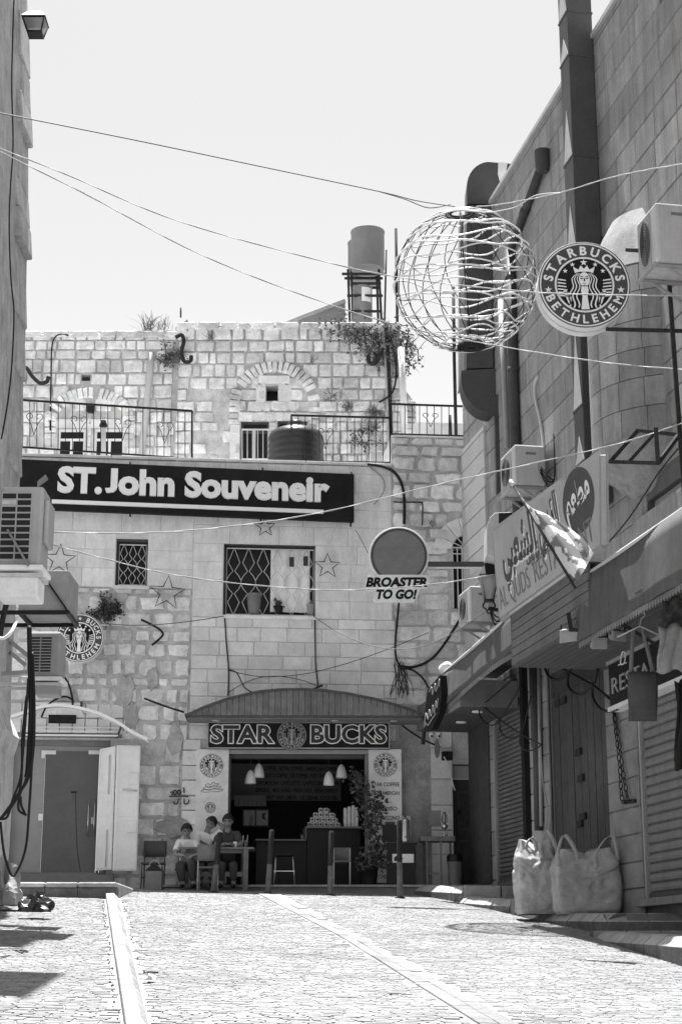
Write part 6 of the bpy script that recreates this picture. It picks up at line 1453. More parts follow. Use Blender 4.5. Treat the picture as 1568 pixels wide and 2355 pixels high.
ar = thing('hanging_arm', 'black iron arm carrying the floodlights under the canopy', 'arm', pt(1306, 1410, 20.45)); MB().bar(pt(1306, 1410, 20.45), pt(1312, 1448, 20.45), .05).build('drop_bar', 'iron', ar); MB().bar(pt(1308, 1448, 20.45), pt(1425, 1453, 20.2), .05).build('cross_bar', 'iron', ar); MB().bar(pt(1405, 1420, 19.8), pt(1520, 1490, 19.4), .035).build('brace', 'iron', ar)
# goods hanging at the right edge
tb2 = thing('tote_bag', 'dark cloth tote bag hanging by long straps before the pale shutter', 'bag', pt(1475, 1600, 19.5)); Y = 19.5
def q2(u, v): return pt(u, v, Y)
MB().grid(lambda u, v: q2(1444 + 64 * u, 1547 + 112 * v) + Vector((0, -.03 * math.sin(math.pi * u) * (1 + math.sin(5 * v)), 0)), 10, 8).build('bag_body', 'darkgrey', tb2, solid=.03)
for l in ([(1450, 1552), (1452, 1500), (1456, 1445)], [(1502, 1552), (1490, 1500), (1476, 1445)]): m2 = MB(); m2.grid(lambda u, v, l=l: Vector(spline([q2(*x) for x in l], 6)[round(v * 12)]) + Vector((.025 * (u - .5) * 2, 0, 0)), 1, 12); m2.build('strap', 'midgrey', tb2, solid=.006)
hg = MB(); hg.tube([q2(1418, 1465), q2(1470, 1440), q2(1525, 1465)], .012, 6); hg.tube(spline([q2(1470, 1440), q2(1474, 1422), q2(1482, 1416), q2(1478, 1408)], 4), .008, 5); tag(hg.build('clothes_hanger', 'alu'), 'pale clothes hanger above the tote bag', 'hanger')
ms = thing('carabiner_rack', 'small rack with pale hooks hanging beside the tote bag', 'rack', q2(1432, 1510)); MB().bar(q2(1420, 1530), q2(1440, 1524), .012).build('bar', 'alu', ms)
MB().tube(spline([q2(1431, 1498), q2(1437, 1505), q2(1434, 1525), q2(1426, 1527), q2(1428, 1508), q2(1431, 1498)], 4), .009, 5).build('hook', 'alu', ms)
for i, (u0, u1, v0, v1, m, lab) in enumerate(((1518, 1572, 1378, 1445, 'scarf', 'patterned scarf hanging under the awning at right, upper layer'), (1512, 1570, 1440, 1545, 'fabric_patch', 'pale checked scarf hanging below the patterned one at right'), (1552, 1580, 1566, 1768, 'blackcloth', 'long black garment hanging at the right edge'))):
    m2 = MB(); m2.grid(lambda u, v: pt(u0 + (u1 - u0) * u + 3 * math.sin(v * 6), v0 + (v1 - v0) * v + 6 * math.sin(u * 7), 18.6 - .1 * i) + Vector((0, -.025 * math.sin(u * 12 + v * 4), 0)), 14, 8); o = m2.build('scarf' if i < 2 else 'garment', m, solid=.02); tag(o, lab, 'scarf' if i < 2 else 'garment')
# flag
fl2 = thing('flag', 'furled pale flag with dark blotches on a thin pole before the restaurant board', 'flag', pt(1330, 1370, 18.6))
pp0, pp1 = pt(1181, 1118, 19.0), pt(1322, 1352, 18.3)
MB().tube([pp0, pp1], .016, 8).build('pole', 'iron', fl2); MB().tube([pp0 + (pp0 - pp1).normalized() * .1, pp0], .022, 8).build('pole_tip', 'alu', fl2)
El = [(1188, 1130), (1205, 1155), (1228, 1195), (1262, 1255), (1300, 1308), (1328, 1338)]; Er = [(1190, 1130), (1218, 1165), (1262, 1185), (1310, 1215), (1345, 1245), (1364, 1272)]
sl_, sr_ = spline([Vector((u, v, 0)) for u, v in El], 6), spline([Vector((u, v, 0)) for u, v in Er], 6)
def ff(u, v):
    i = min(len(sl_) - 1, round(v * (len(sl_) - 1))); a, b = sl_[i], sr_[i]; p = a.lerp(b, u)
    return pt(p.x, p.y, 18.9 - .55 * v + .12 * math.sin(u * 7 + v * 3) * v)
MB().grid(ff, 14, 30).build('flag_cloth', 'flagcloth', fl2)
# ------------------------------------------------------------------ air conditioners
def ac_right(label, cu, cv0, cv1, d, aw, dn, group='air conditioners on the right wall', rings=False):
    a1 = R.px(cu, (cv0 + cv1) / 2, d)[0]; z0, z1 = R.px(cu, cv1, d)[1], R.px(cu, cv0, d)[1]; a0 = a1 - aw
    t = thing('air_conditioner', label, 'air conditioner', R.w((a0 + a1) / 2, z0, d / 2), group)
    MB().box(R, a0, a1, z0, z1, d - dn, d).build('casing', 'acwhite', t, bev=.025)
    MB().box(R, a0 + .03, a1 - .22, z0 + .05, z1 - .05, d + .001, d + .01).build('fan_panel', 'acgrey', t)
    c = (a0 + (a1 - a0) * .42, (z0 + z1) / 2); m2 = MB()
    for r in [.05 + .035 * i for i in range(int(((z1 - z0) / 2 - .1) / .035))]: m2.tube([R.w(c[0] + math.cos(q) * r * min(1, (aw - .3) / (z1 - z0 - .1) ), c[1] + math.sin(q) * r, d + .02) for q in [i * math.pi / 12 for i in range(24)]], .006, 4, closed=True)
    m2.build('fan_grille', 'darkgrey', t)
    MB().box(R, a1 + .001, a1 + .006, z1 - .16, z1 - .12, d - dn * .7, d - dn * .35).build('maker_plate', 'midgrey', t)
    MB().box(R, a1 + .001, a1 + .05, z0 + .25, z1 - .3, d - dn + .02, d - dn * .75).build('service_cover', 'acgrey', t)
    for a in (a0 + .08, a1 - .08):
        MB().bar(R.w(a, z0 - .03, 0), R.w(a, z0 - .03, d + .08), .04).build('bracket', 'acgrey', t); MB().bar(R.w(a, z0 - .4, .02), R.w(a, z0 - .05, d * .8), .03).build('bracket', 'acgrey', t)
    MB().bar(R.w(a0, z0 - .035, d + .04), R.w(a1, z0 - .035, d + .04), .04).build('bracket', 'acgrey', t)
    m2 = MB(); 
    for k in range(3): m2.tube(spline([R.w(a1 + .03, z1 - .35 - .05 * k, d - dn * .8), R.w(a1 + .12, z1 - .55 - .08 * k, d - dn), R.w(a1 + .05, z1 - .5, .05), R.w(a1 + .02, z1 + .2, .03)], 5), .012, 5)
    m2.build('cables', 'black', t); return t, (a0, a1, z0, z1)
ac_right('white air conditioner on the right wall above the restaurant board', 1184, 1020, 1114, .68, .85, .5)
ac_right('white air conditioner high at the right edge beside the round shop badge', 1510, 460, 603, .75, .66, .55)
ac_right('small white air conditioner before the arched window near the lantern', 1081, 1346, 1428, .78, .8, .42)
vb = thing('vent_hood', 'pale sheet metal vent hood with a square dark mouth above the restaurant board', 'vent', R.wp(1150, 1200, .6))
yv = 25.6; V2 = Fr((0, yv), 0)
MB().prism(V2, [V2.px(u, v) for u, v in ((1119, 1275), (1119, 1210), (1126, 1190), (1137, 1179), (1180, 1177), (1180, 1290))], -.6, 0).build('hood', 'clad_pale', vb, bev=.01)
MB().prism(V2, [V2.px(u, v) for u, v in ((1146, 1180), (1179, 1179), (1179, 1205), (1146, 1204))], .003, .006).build('mouth', 'black', vb)
# empty steel bracket under the turret and pole at the right
bk = thing('wall_bracket', 'empty black steel bracket frame fixed below the round turret', 'bracket', R.wp(1480, 1050, .5))
c_ = [R.wp(1402, 1062, 1.15), R.wp(1512, 1065, 1.1), R.wp(1560, 1000, .75), R.wp(1466, 990, .8)]
for i, j in ((0, 1), (0, 3), (1, 2), (3, 2)): MB().bar(c_[i], c_[j], .045).build('bracket_bar', 'iron', bk)
MB().bar(c_[0].lerp(c_[1], .4), c_[3].lerp(c_[2], .45), .04).build('bracket_bar', 'iron', bk); MB().bar(c_[1], R.wp(1507, 985, 1.08), .05).build('bracket_bar', 'iron', bk)
# ------------------------------------------------------------------ round projecting badge sign on the right
YB = 20.6; WF = Fr((0, YB), 0)
bs = thing('round_badge_sign', 'large round drum sign with crowned figure projecting from the right wall', 'sign', WF.wp(1343, 655))
ca_, cz_ = WF.px(1343, 655); k = WF.px(1450, 655)[0] - ca_
MB().prism(WF, disc2(k, 56, (ca_, cz_)), -.30, -.16).build('drum_back', 'whitedirty', bs); MB().prism(WF, disc2(k * .99, 56, (ca_, cz_)), -.158, -.145).build('drum_seam', 'midgrey', bs); MB().prism(WF, disc2(k, 56, (ca_, cz_)), -.143, 0).build('drum_front', 'whitedirty', bs, bev=.01)
emblem(Sub(WF, ca_, cz_, k * .985, .0), bs, 'joined', 'darkgrey', 'signblack', 'letter')
for v0, v1 in ((575, 583), (757, 762)): MB().bar(pt(1440 if v0 < 600 else 1395, v0, YB + .12), pt(1600, v1, 19.5), .045).build('support_bar', 'iron', bs)
po = thing('steel_pole', 'thin dark steel pole leaning at the right edge behind the badge sign bars', 'pole', pt(1560, 1000, 19.7)); MB().bar(pt(1532, 565, 19.7), pt(1548, 800, 19.7), .05).build('pole_tube', 'iron', po); MB().bar(pt(1548, 801, 19.7), pt(1572, 1130, 19.7), .05).build('pole_tube', 'iron', po)
# round sign on the left of the house
YL2 = 30.0; WL = Fr((0, YL2), 0)
bl = thing('round_wall_sign', 'round badge sign on the stone house half hidden by the left air conditioner', 'sign', WL.wp(183, 1467))
ca_, cz_ = WL.px(183, 1467); k = WL.px(240, 1467)[0] - ca_
MB().prism(WL, disc2(k, 48, (ca_, cz_)), -.16, 0).build('drum', 'whitedirty', bl, bev=.01); emblem(Sub(WL, ca_, cz_, k * .985, .0), bl, 'star', 'darkgrey', 'signblack', 'letter')
MB().bar(WL.w(ca_, cz_ + .2, -.16), WL.w(ca_, cz_ + .2, -.75), .06).build('support_bar', 'iron', bl)
# round takeaway sign on its arm
YG = 27.2; WG = Fr((0, YG), 0)
bg_ = thing('takeaway_sign', 'grey round takeaway sign with slanted capitals on a long arm', 'sign', WG.wp(917, 1290))
ca_, cz_ = WG.px(917, 1278); k = WG.px(986, 1278)[0] - ca_
MB().prism(WG, disc2(k, 48, (ca_, cz_)), -.14, 0).build('disc_box', 'whitedirty', bg_, bev=.012)
m2 = MB(); m2.flat(WG, disc2(k * .94, 48, (ca_, cz_)), .004); m2.build('dark_rim', 'darkgrey', bg_); m2 = MB(); m2.flat(WG, disc2(k * .86, 48, (ca_, cz_)), .008); m2.build('disc_face', 'midgrey', bg_)
def gq(u, v): return WG.px(u, v)
MB().prism(WG, [gq(*p) for p in ((838, 1352), (841, 1340), (846, 1326), (852, 1322), (980, 1322), (988, 1328), (989, 1340), (984, 1352), (966, 1354), (958, 1376), (952, 1383), (862, 1383), (858, 1376), (862, 1357), (842, 1357))], -.12, .02).build('text_plate', 'whitedirty', bg_, bev=.008)
m2 = MB(); p, q = gq(841, 1349), gq(983, 1349); text(m2, WG, 'BROASTER', p[0], p[1], h=gq(841, 1329)[1] - p[1], width=q[0] - p[0], d=.022, off=.055, shear=.2); p, q = gq(862, 1377), gq(955, 1377); text(m2, WG, 'TO GO!', p[0], p[1], h=gq(862, 1357)[1] - p[1], width=q[0] - p[0], d=.022, off=.055, shear=.2); m2.build('lettering', 'signblack', bg_)
MB().bar(WG.wp(984, 1299, -.1), WG.wp(1150, 1299, -.1), .10, .09).build('support_arm', 'darkgrey', bg_); MB().bar(WG.wp(984, 1305, -.1), WG.wp(1150, 1305, -.1), .09, .02).build('arm_edge', 'whitedirty', bg_)
# script sign end-on
sc_ = thing('script_sign', 'narrow dark sign with pale outlined script at the end of the left awning', 'sign', R.wp(1000, 1610, 1.2))
EF = Fr((pt(995, 1610, 28.6).x, pt(995, 1610, 28.6).y), -62)
ep = lambda u, v: EF.px(u, v)
MB().prism(EF, [ep(*p) for p in ((982, 1585), (1011, 1552), (1014, 1600), (1008, 1640), (990, 1678), (974, 1680), (974, 1650))], -.14, 0).build('board', 'black', sc_, bev=.01)
m2 = MB()
for l in ([(986, 1592), (992, 1580), (994, 1598), (1000, 1572), (1002, 1590), (1010, 1562), (1009, 1580)], [(976, 1672), (979, 1640), (984, 1655), (987, 1632), (991, 1648), (995, 1622), (998, 1640), (1002, 1612), (1004, 1628), (1007, 1606)], [(977, 1660), (983, 1668), (992, 1655), (1002, 1640)]): m2.tube(spline([EF.wp(u, v, .02) for u, v in l], 4), .010, 5)
m2.build('script', 'grey', sc_); MB().bar(EF.wp(975, 1680, -.05), EF.wp(972, 1712, -.05), .05).build('bracket', 'iron', sc_)
# cameras and small fittings by the corner door
for u, lab in ((992, 'white dome camera on the corner wall, left of the pair'), (1009, 'white dome camera on the corner wall, right of the pair')):
    c = A.wp(u, 1690, .35); t = thing('security_camera', lab, 'camera', c, 'dome cameras'); MB().lathe(c, [(.055, .0), (.06, .03), (.05, .045)], 14).build('mount', 'white', t); MB().ball(c - UPZ * .015, .05, 12).build('dome', 'whitedirty', t); MB().lathe(c + Vector((0, -.045, -.03)), [(.022, -.004), (.022, .006)], 12, (0, 1, .4)).build('lens', 'black', t)
bb = MB(); c = A.px(1005, 1722, .3); bb.prism(A, [(c[0] + math.cos(t) * .045, c[1] + math.sin(t) * .17) for t in [i * math.pi / 10 for i in range(20)]], .25, .32); tag(bb.build('oval_sign', 'midgrey'), 'narrow grey oval sign below the dome cameras', 'sign')
eb = MB(); q = A.rect(1016, 1040, 1728, 1748, .12); eb.box(A, *q, .03, .12); tag(eb.build('meter_box', 'black', bev=.008), 'small black meter box beside the corner door', 'box')
# lantern on the right
ln = thing('lantern', 'black wall lantern with frosted glass before the restaurant board at right', 'lantern', pt(1120, 1345, 26.2)); YN = 26.2
MB().lathe(pt(1124, 1380, YN), [(.10, 0), (.21, (1380 - 1327) * .0071)], 4, ph=math.pi / 4).build('glass', 'polycarb', ln); MB().lathe(pt(1124, 1327, YN), [(.24, 0), (.23, .02), (.10, .20), (.06, .24), (.07, .28), (.0, .30)], 4, smooth=False, ph=math.pi / 4).build('lantern_roof', 'black', ln); MB().lathe(pt(1124, 1381, YN), [(.11, -.02), (.11, .01)], 4, ph=math.pi / 4).build('lantern_base', 'black', ln)
for a in range(4): t = math.pi / 2 * a + math.pi / 4; MB().bar(pt(1124, 1380, YN) + Vector((math.cos(t) * .09, math.sin(t) * .09, 0)), pt(1124, 1327, YN) + Vector((math.cos(t) * .19, math.sin(t) * .19, 0)), .02).build('lantern_rib', 'black', ln)
m2 = MB()
for s_ in (-1, 1): m2.tube(spline([pt(1124 + s_ * 9, 1383, YN), pt(1124 + s_ * 14, 1394, YN), pt(1124 + s_ * 6, 1402, YN), pt(1124 + s_ * 2, 1412, YN)], 4), .015, 5)
m2.bar(pt(1124, 1400, YN), pt(1160, 1405, YN + .4), .05); m2.build('bracket', 'black', ln)
# ------------------------------------------------------------------ big sacks on the right pavement
def sack(label, u0, u1, vb, vt, Y, Dp, z, straps, seed):
    t = thing('sack', label, 'sack', pt((u0 + u1) / 2, vb, Y), 'big woven sacks on the pavement'); r = random.Random(seed)
    x0, x1 = pt(u0, vb - 60, Y).x, pt(u1, vb - 60, Y).x; cx, hw = (x0 + x1) / 2, (x1 - x0) / 2; hz = pt(u0, vt, Y).z - z; ph = [r.random() * 6 for _ in range(8)]
    from mathutils import noise as NZ
    off_ = Vector((seed * 7.3, seed * 3.1, 0))
    def f(u, v):
        th = 2 * math.pi * u; c, s_ = math.cos(th), math.sin(th); sq = 1 / max(abs(c), abs(s_)) ** .62
        bul = .93 + .10 * math.sin(math.pi * min(1, v * .95 + .10)) - .13 * max(0, v - .75) / .25 - .10 * max(0, .06 - v) / .06
        zz = hz * v + (.06 * math.cos(4 * th + math.pi) + .035 * math.sin(3 * th + ph[4])) * v * v
        q = Vector((cx + c * sq * hw * bul * .97, Y + Dp / 2 + s_ * sq * Dp / 2 * bul, z + max(.002, zz)))
        o = Vector((c, s_, 0)); n1 = NZ.noise((q + off_) * 2.6); n2 = abs(NZ.noise((q + off_) * Vector((5.5, 5.5, 4.0)).x)); n3 = abs(NZ.noise((q * 11 + off_))); fold = abs(math.sin(5 * v + 1.3 * NZ.noise(q * 3 + off_)))
        return q + o * (.055 * n1 - .075 * n2 - .022 * n3 - .02 * (fold < .12)) * min(1, .4 + v * 2) + UPZ * (.04 * n1 * v)
    o = MB().grid(f, 84, 56).build('sack_body', 'bag', t)
    def top(u, v): p = f(u, 1.0); c = Vector((cx, Y + Dp / 2, z + hz * 1.02)); return p.lerp(c, v) + UPZ * (.05 * math.sin(9 * u * 6.28) * v * (1 - v) * 2)
    MB().grid(top, 84, 5).build('sack_top', 'bag', t)
    for (a, b, hh) in straps:
        pa, pb = pt(*a, Y + .08), pt(*b, Y + .12); top_ = (pa + pb) / 2; pk = pt(*hh, Y + .1); cur_ = spline([pa - UPZ * .18 + Vector((0, -.08, 0)), pa, pa.lerp(pk, .6) + Vector((0, 0, .06)), pk, pb.lerp(pk, .6) + Vector((0, 0, .04)), pb, pb - UPZ * .12], 6)
        m2 = MB(); m2.grid(lambda u, v: cur_[round(v * (len(cur_) - 1))] + Vector(((u - .5) * .05, 0, (u - .5) * .03)), 1, len(cur_) - 1); m2.build('strap', 'bag', t, solid=.006)
    return t
zk = z3 + .002
sack('white woven sack, left of the two on the right pavement', 1186, 1290, 2098, 1942, 23.6, .72, z3f(23.3), [((1199, 1988), (1232, 1945), (1218, 1928)), ((1243, 1945), (1278, 1950), (1257, 1910))], 3)
sack('white woven sack, larger right one of the two on the pavement', 1274, 1440, 2098, 1960, 23.0, .95, z3f(22.7), [((1282, 1960), (1326, 1965), (1298, 1921)), ((1368, 1965), (1418, 1960), (1408, 1921))], 5)
# ------------------------------------------------------------------ left side: air conditioners, box, cables
def ac_left(label, u0, u1, v0, v1, Y, dep, rows, group='air conditioners on the left wall', slot_m='black'):
    x0, x1 = pt(u0, (v0 + v1) / 2, Y).x, pt(u1, (v0 + v1) / 2, Y).x; z0, z1 = pt(u1, v1, Y).z, pt(u1, v0, Y).z
    t = thing('air_conditioner', label, 'air conditioner', (x1, Y, z0), group); F = Fr((0, Y), 0)
    MB().box(F, x0, x1, z0, z1, -dep, 0).build('casing', 'acgrey', t, bev=.03)
    w, h = x1 - x0, z1 - z0; gx0, gx1 = x0 + .015, x1 - w * .24
    MB().box(F, gx0, gx1, z0 + .04, z1 - .06, .001, .012).build('grille_frame', 'acgrey', t)
    rh = (h - .12) / rows
    for c in range(2):
        ca = gx0 + .012 + (gx1 - gx0 - .012) / 2 * c; cb = ca + (gx1 - gx0 - .012) / 2 - .016
        for r in range(rows):
            zz = z0 + .06 + rh * r
            if rows == 10 and r == 8 and c == 0: MB().box(F, ca, cb, zz + .01, zz + rh - .02, .0125, .02).build('name_plate', 'acwhite', t); continue
            MB().box(F, ca, cb, zz, zz + rh - .018, .0125, .016).build('vent_slot', slot_m, t, bev=.0)
    MB().box(F, x0 - .05, x1 + .03, z0 - .05, z0 - .004, -dep - .03, .05).build('base_rail', 'whitedirty', t, bev=.006)
    for d_ in (-.02, -dep + .05): MB().bar(F.w(x0 - 1.65, z0 - .09, d_), F.w(x1 + .02, z0 - .09, d_), .035).build('bracket', 'galv', t)
    return F, x0, x1, z0, z1, t
F, x0, x1, z0, z1, t = ac_left('large grey air conditioner at the left edge with a two column grille', -2, 98, 1118, 1300, 15.4, .40, 10)
MB().box(F, x1 - .002, x1 + .05, z1 - .55, z1 - .12, -.38, -.05).build('side_cover', 'acgrey', t, bev=.02)
MB().bar(F.w(x0 + .1, z0 + .33, .06), F.w(x1 - .1, z0 - .02, .06), .045, .02).build('brace', 'midgrey', t)
MB().box(F, x0, x1 - .02, z0 - .30, z0 - .10, -.40, -.02).build('drip_tray', 'whitedirty', t, bev=.02)
lb2 = thing('metal_box', 'plain grey sheet metal box on a dark angle frame below the large air conditioner', 'box', pt(100, 1400, 19.4)); F = Fr((0, 19.4), 0)
x0, x1 = pt(44, 1380, 19.4).x, pt(157, 1380, 19.4).x; z0, z1 = pt(100, 1404, 19.4).z, pt(100, 1312, 19.4).z
MB().box(F, x0, x1, z0, z1, -.75, 0).build('box_body', 'grey', lb2, bev=.008)
for d_ in (.0, -.76): MB().bar(F.w(x0 - 1.2, z0 - .025, d_), F.w(x1 + .02, z0 - .025, d_), .045).build('frame_bar', 'black', lb2)
for a in (x0 + .02, x1): MB().bar(F.w(a, z0 - .024, .0), F.w(a, z0 - .024, -.76), .045).build('frame_bar', 'black', lb2)
MB().bar(F.w(x0 + .28, z0 + .42, .03), F.w(x1, z0, .03), .05, .02).build('frame_brace', 'black', lb2)
F, x0, x1, z0, z1, t = ac_left('smaller grey air conditioner with rounded slots under the metal box at left', 64, 140, 1452, 1556, 20.6, .42, 12)
MB().box(F, x0 + .1, x1 - .02, z0 - .22, z0 - .06, -.35, -.02).build('drip_tray', 'acgrey', t, bev=.02)
for (p, q) in (((12, 1465), (68, 1510)), ((5, 1550), (62, 1546)), ((22, 1478), (20, 1545)), ((24, 1500), (60, 1530))): MB().bar(pt(*p, 20.4), pt(*q, 20.4), .05).build('bracket', 'grey', t)
def cable(label, uvs, r, m='black', n=8, name='cable', group=None, parent=None):
    o = MB().tube(spline([pt(*p) for p in uvs], n), r, 6).build(name, m, parent)
    if parent is None: tag(o, label, 'cable', group)
    return o
YC = 17.6
cb = thing('cable_bundle', 'thick black cable bundle hanging down the left building', 'cable', pt(72, 1700, YC))
cable('', [(68, 1440, YC), (70, 1540, YC), (72, 1640, YC), (66, 1760, YC), (62, 1788, YC)], [.028] * 20 + [.03] * 20, parent=cb, name='bundle')
for l in ([(76, 1500), (80, 1620), (78, 1720), (66, 1790), (40, 1830), (10, 1872), (-6, 1890)], [(66, 1560), (60, 1650), (52, 1750), (48, 1810), (34, 1846), (6, 1880)], [(70, 1760), (58, 1800), (46, 1830), (44, 1862), (62, 1875 + 0)], [(80, 1640), (74, 1760), (68, 1860), (60, 1950), (40, 2005), (26, 2010), (10, 1960), (2, 1890)], [(62, 1600), (52, 1700), (50, 1780), (30, 1840), (18, 1878), (2, 1884)], [(60, 1875), (50, 1852), (48, 1832)]):
    cable('', [(*p, YC - .05) for p in l], .014, parent=cb, name='cable')
cable('black loop cable beside the metal box at left', [(0, 1470, 17.2), (8, 1420, 17.2), (20, 1378, 17.2), (32, 1370, 17.2), (48, 1385, 17.4)], .03)
cable('pale bent cable end below the metal box at left', [(-4, 1466, 17.0), (10, 1468, 17.0), (28, 1452, 17.0), (42, 1420, 17.3)], .018, 'whitedirty')
cable('thin black cable running down the left building edge', [(33, 0, 21), (30, 90, 21), (28, 200, 21), (31, 330, 21), (25, 430, 21), (22, 520, 21), (26, 640, 21), (33, 720, 21), (28, 840, 21), (18, 930, 21), (4, 1010, 21)], .011)
cable('black cable loop over the arched canopy', [(96, 1650, 30.2), (108, 1625, 30.2), (130, 1608, 30.3), (152, 1602, 30.4), (168, 1612, 30.5), (172, 1632, 30.5)], .018)
cable('second black cable beside the smaller left air conditioner', [(142, 1548, 30.4), (158, 1572, 30.4), (166, 1600, 30.4), (168, 1625, 30.4)], .02)
# ------------------------------------------------------------------ wires across the street
def wire(label, pts, r, m='wire', twist=0):
    P = spline([pt(*p) for p in pts], 10)
    if twist:
        Q1 = [p + Vector((0, math.cos(i * .8) * r, math.sin(i * .8) * r)) for i, p in enumerate(P)]; Q2 = [p - Vector((0, math.cos(i * .8) * r, math.sin(i * .8) * r)) for i, p in enumerate(P)]
        mb = MB(); mb.tube(Q1, r, 5); mb.tube(Q2, r, 5)
    else: mb = MB(); mb.tube(P, r, 5)
    return tag(mb.build('wire', m), label, 'wire')
wire('thin dark wire from the upper left to the top of the wire globe', [(-30, 254, 19), (300, 320, 20), (600, 383, 22), (870, 440, 23), (960, 462, 23.7), (1045, 475, 24)], .009)
wire('short slack wire beside the wire globe, left of its top', [(870, 440, 23), (930, 458, 23.5), (985, 478, 23.8), (1035, 470, 24)], .008); 
wire('twisted pale cable across the street behind the round badge sign', [(-30, 330, 18), (150, 400, 18.5), (400, 505, 19), (700, 590, 19.5), (920, 638, 20), (1200, 670, 20), (1400, 678, 19.5), (1600, 680, 19)], .0052, 'wirepale', 1)
wire('twisted cable sagging lower across the street to the right wall', [(-30, 334, 18), (200, 448, 18.6), (450, 580, 19.5), (700, 680, 20.5), (930, 752, 21.5), (1160, 798, 22), (1400, 835, 21), (1600, 852, 20)], .0052, 'wirepale', 1)
wire('pale string rising to the right in front of the name board', [(100, 1224, 20), (350, 1225, 21), (560, 1207, 22), (760, 1174, 22.5), (1000, 1116, 22), (1250, 1060, 20.5), (1430, 1018, 19.5), (1600, 962, 18.5)], .0052, 'wirepale', 1)
wire('pale string crossing the small window and the takeaway sign', [(95, 1246, 20), (250, 1287, 21.5), (400, 1322, 23), (600, 1347, 24.5), (800, 1357, 25.3), (1000, 1343, 25.8), (1140, 1320, 26)], .0052, 'wirepale', 1)
wire('thin dark wire sagging from the wide window to the lantern', [(722, 1418, 30.6), (780, 1455, 30), (860, 1486, 29), (940, 1492, 28), (1020, 1468, 27), (1125, 1400, 26.3)], .008)
wire('dark wire across the stones from the round sign to the wide window', [(160, 1422, 29.9), (240, 1434, 30.2), (330, 1438, 30.4), (430, 1430, 30.5), (515, 1417, 30.7)], .009)
wire('pale string from the globe to the upper right wall', [(1095, 475, 24), (1150, 470, 23.5), (1280, 445, 22), (1390, 412, 20.8), (1480, 392, 20), (1600, 372, 19)], .0052, 'wirepale', 1)
wire('slack string under the globe wire at the right', [(1100, 492, 24), (1180, 478, 23.4), (1230, 450, 22.6), (1290, 443, 22)], .008, 'wirepale')
# conduits and wires on the house front
def wall_line(label, fr, uvs, d, r, m='black', name='conduit'): return tag(MB().tube(spline([fr.wp(u, v, d) for u, v in uvs], 6), r, 6).build(name, m), label, 'cable')
wall_line('thick black conduit curving down the house front to the takeaway sign', A, [(845, 1067), (878, 1072), (905, 1085), (922, 1110), (929, 1145), (929, 1205)], .08, .030)
wall_line('black conduit below the takeaway sign ending in a nest of wires', A, [(917, 1384), (913, 1430), (909, 1475), (910, 1510), (918, 1530)], .08, .022)
wall_line('thick dark cable rising to the right beside the small air conditioner', A, [(918, 1532), (950, 1534), (985, 1520), (1015, 1490), (1055, 1428)], .10, .028)
wall_line('dark cable dropping from the wire nest to the script sign', A, [(925, 1536), (950, 1542), (972, 1560), (985, 1582)], .10, .018)
wall_line('small square loop of pipe beside the curved conduit', A, [(905, 1154), (925, 1155), (965, 1155), (971, 1160), (971, 1195), (970, 1208)], .06, .014)
wall_line('thin vertical cable below the left corner of the wide window', A, [(517, 1420), (521, 1480), (526, 1540), (525, 1600)], .06, .014)
wall_line('thin vertical cable below the right corner of the wide window', A, [(724, 1422), (725, 1490), (726, 1530), (732, 1580)], .06, .014)
wall_line('black cable running down beside the shop canopy left end', A, [(526, 1540), (545, 1548), (562, 1580), (580, 1592)], .1, .012)
wall_line('bent black arm on the rough stones right of the round wall sign', A, [(325, 1425), (352, 1438), (370, 1450), (374, 1462), (350, 1484)], .12, .022)
wall_line('dark rod from the stones to the shop canopy left end', A, [(332, 1606), (380, 1624), (424, 1638)], .3, .02)
wall_line('black cable bending over the old wall beside the left hook', HU, [(116, 990), (118, 880), (120, 800), (128, 775), (145, 768), (158, 772)], .06, .016)
wall_line('black cable sagging down from the shop canopy to the corner box', A, [(918, 1662), (940, 1680), (975, 1702), (1012, 1718)], .15, .018)
wall_line('pale loose cable hanging before the dark corner door', A, [(1020, 1740), (1032, 1765), (1040, 1800), (1046, 1818)], .2, .012, 'whitedirty')
m2 = MB()
for i in range(16):
    u = 905 + rnd.random() * 22; L = [(u, 1520 + rnd.random() * 10)]
    for k in range(3): L.append((L[-1][0] + rnd.gauss(2, 7), L[-1][1] + 20 + rnd.random() * 8))
    m2.tube(spline([A.wp(*p, .08 + rnd.random() * .05) for p in L], 4), .006, 4)
tag(m2.build('wire_nest', 'iron'), 'tangle of thin wires hanging right of the shop canopy', 'wires')
# wire stars on the house front
for u, v, r, rt, lab in ((138, 1288, 38, 2, 'large wire star left of the small barred window'), (385, 1364, 42, 4, 'large wire star below right of the small barred window'), (753, 1302, 30, 0, 'small wire star right of the wide barred window'), (610, 1212, 24, -3, 'wire star half hidden under the black name board')):
    c = A.px(u, v, .12); k = A.px(u + r, v, .12)[0] - c[0]; tag(MB().tube([A.w(x, z, .12) for x, z in star2(c, k, .42, rt)], .012, 5, closed=True, smooth=False).build('wire_star', 'iron'), lab, 'star', 'wire stars on the house front')
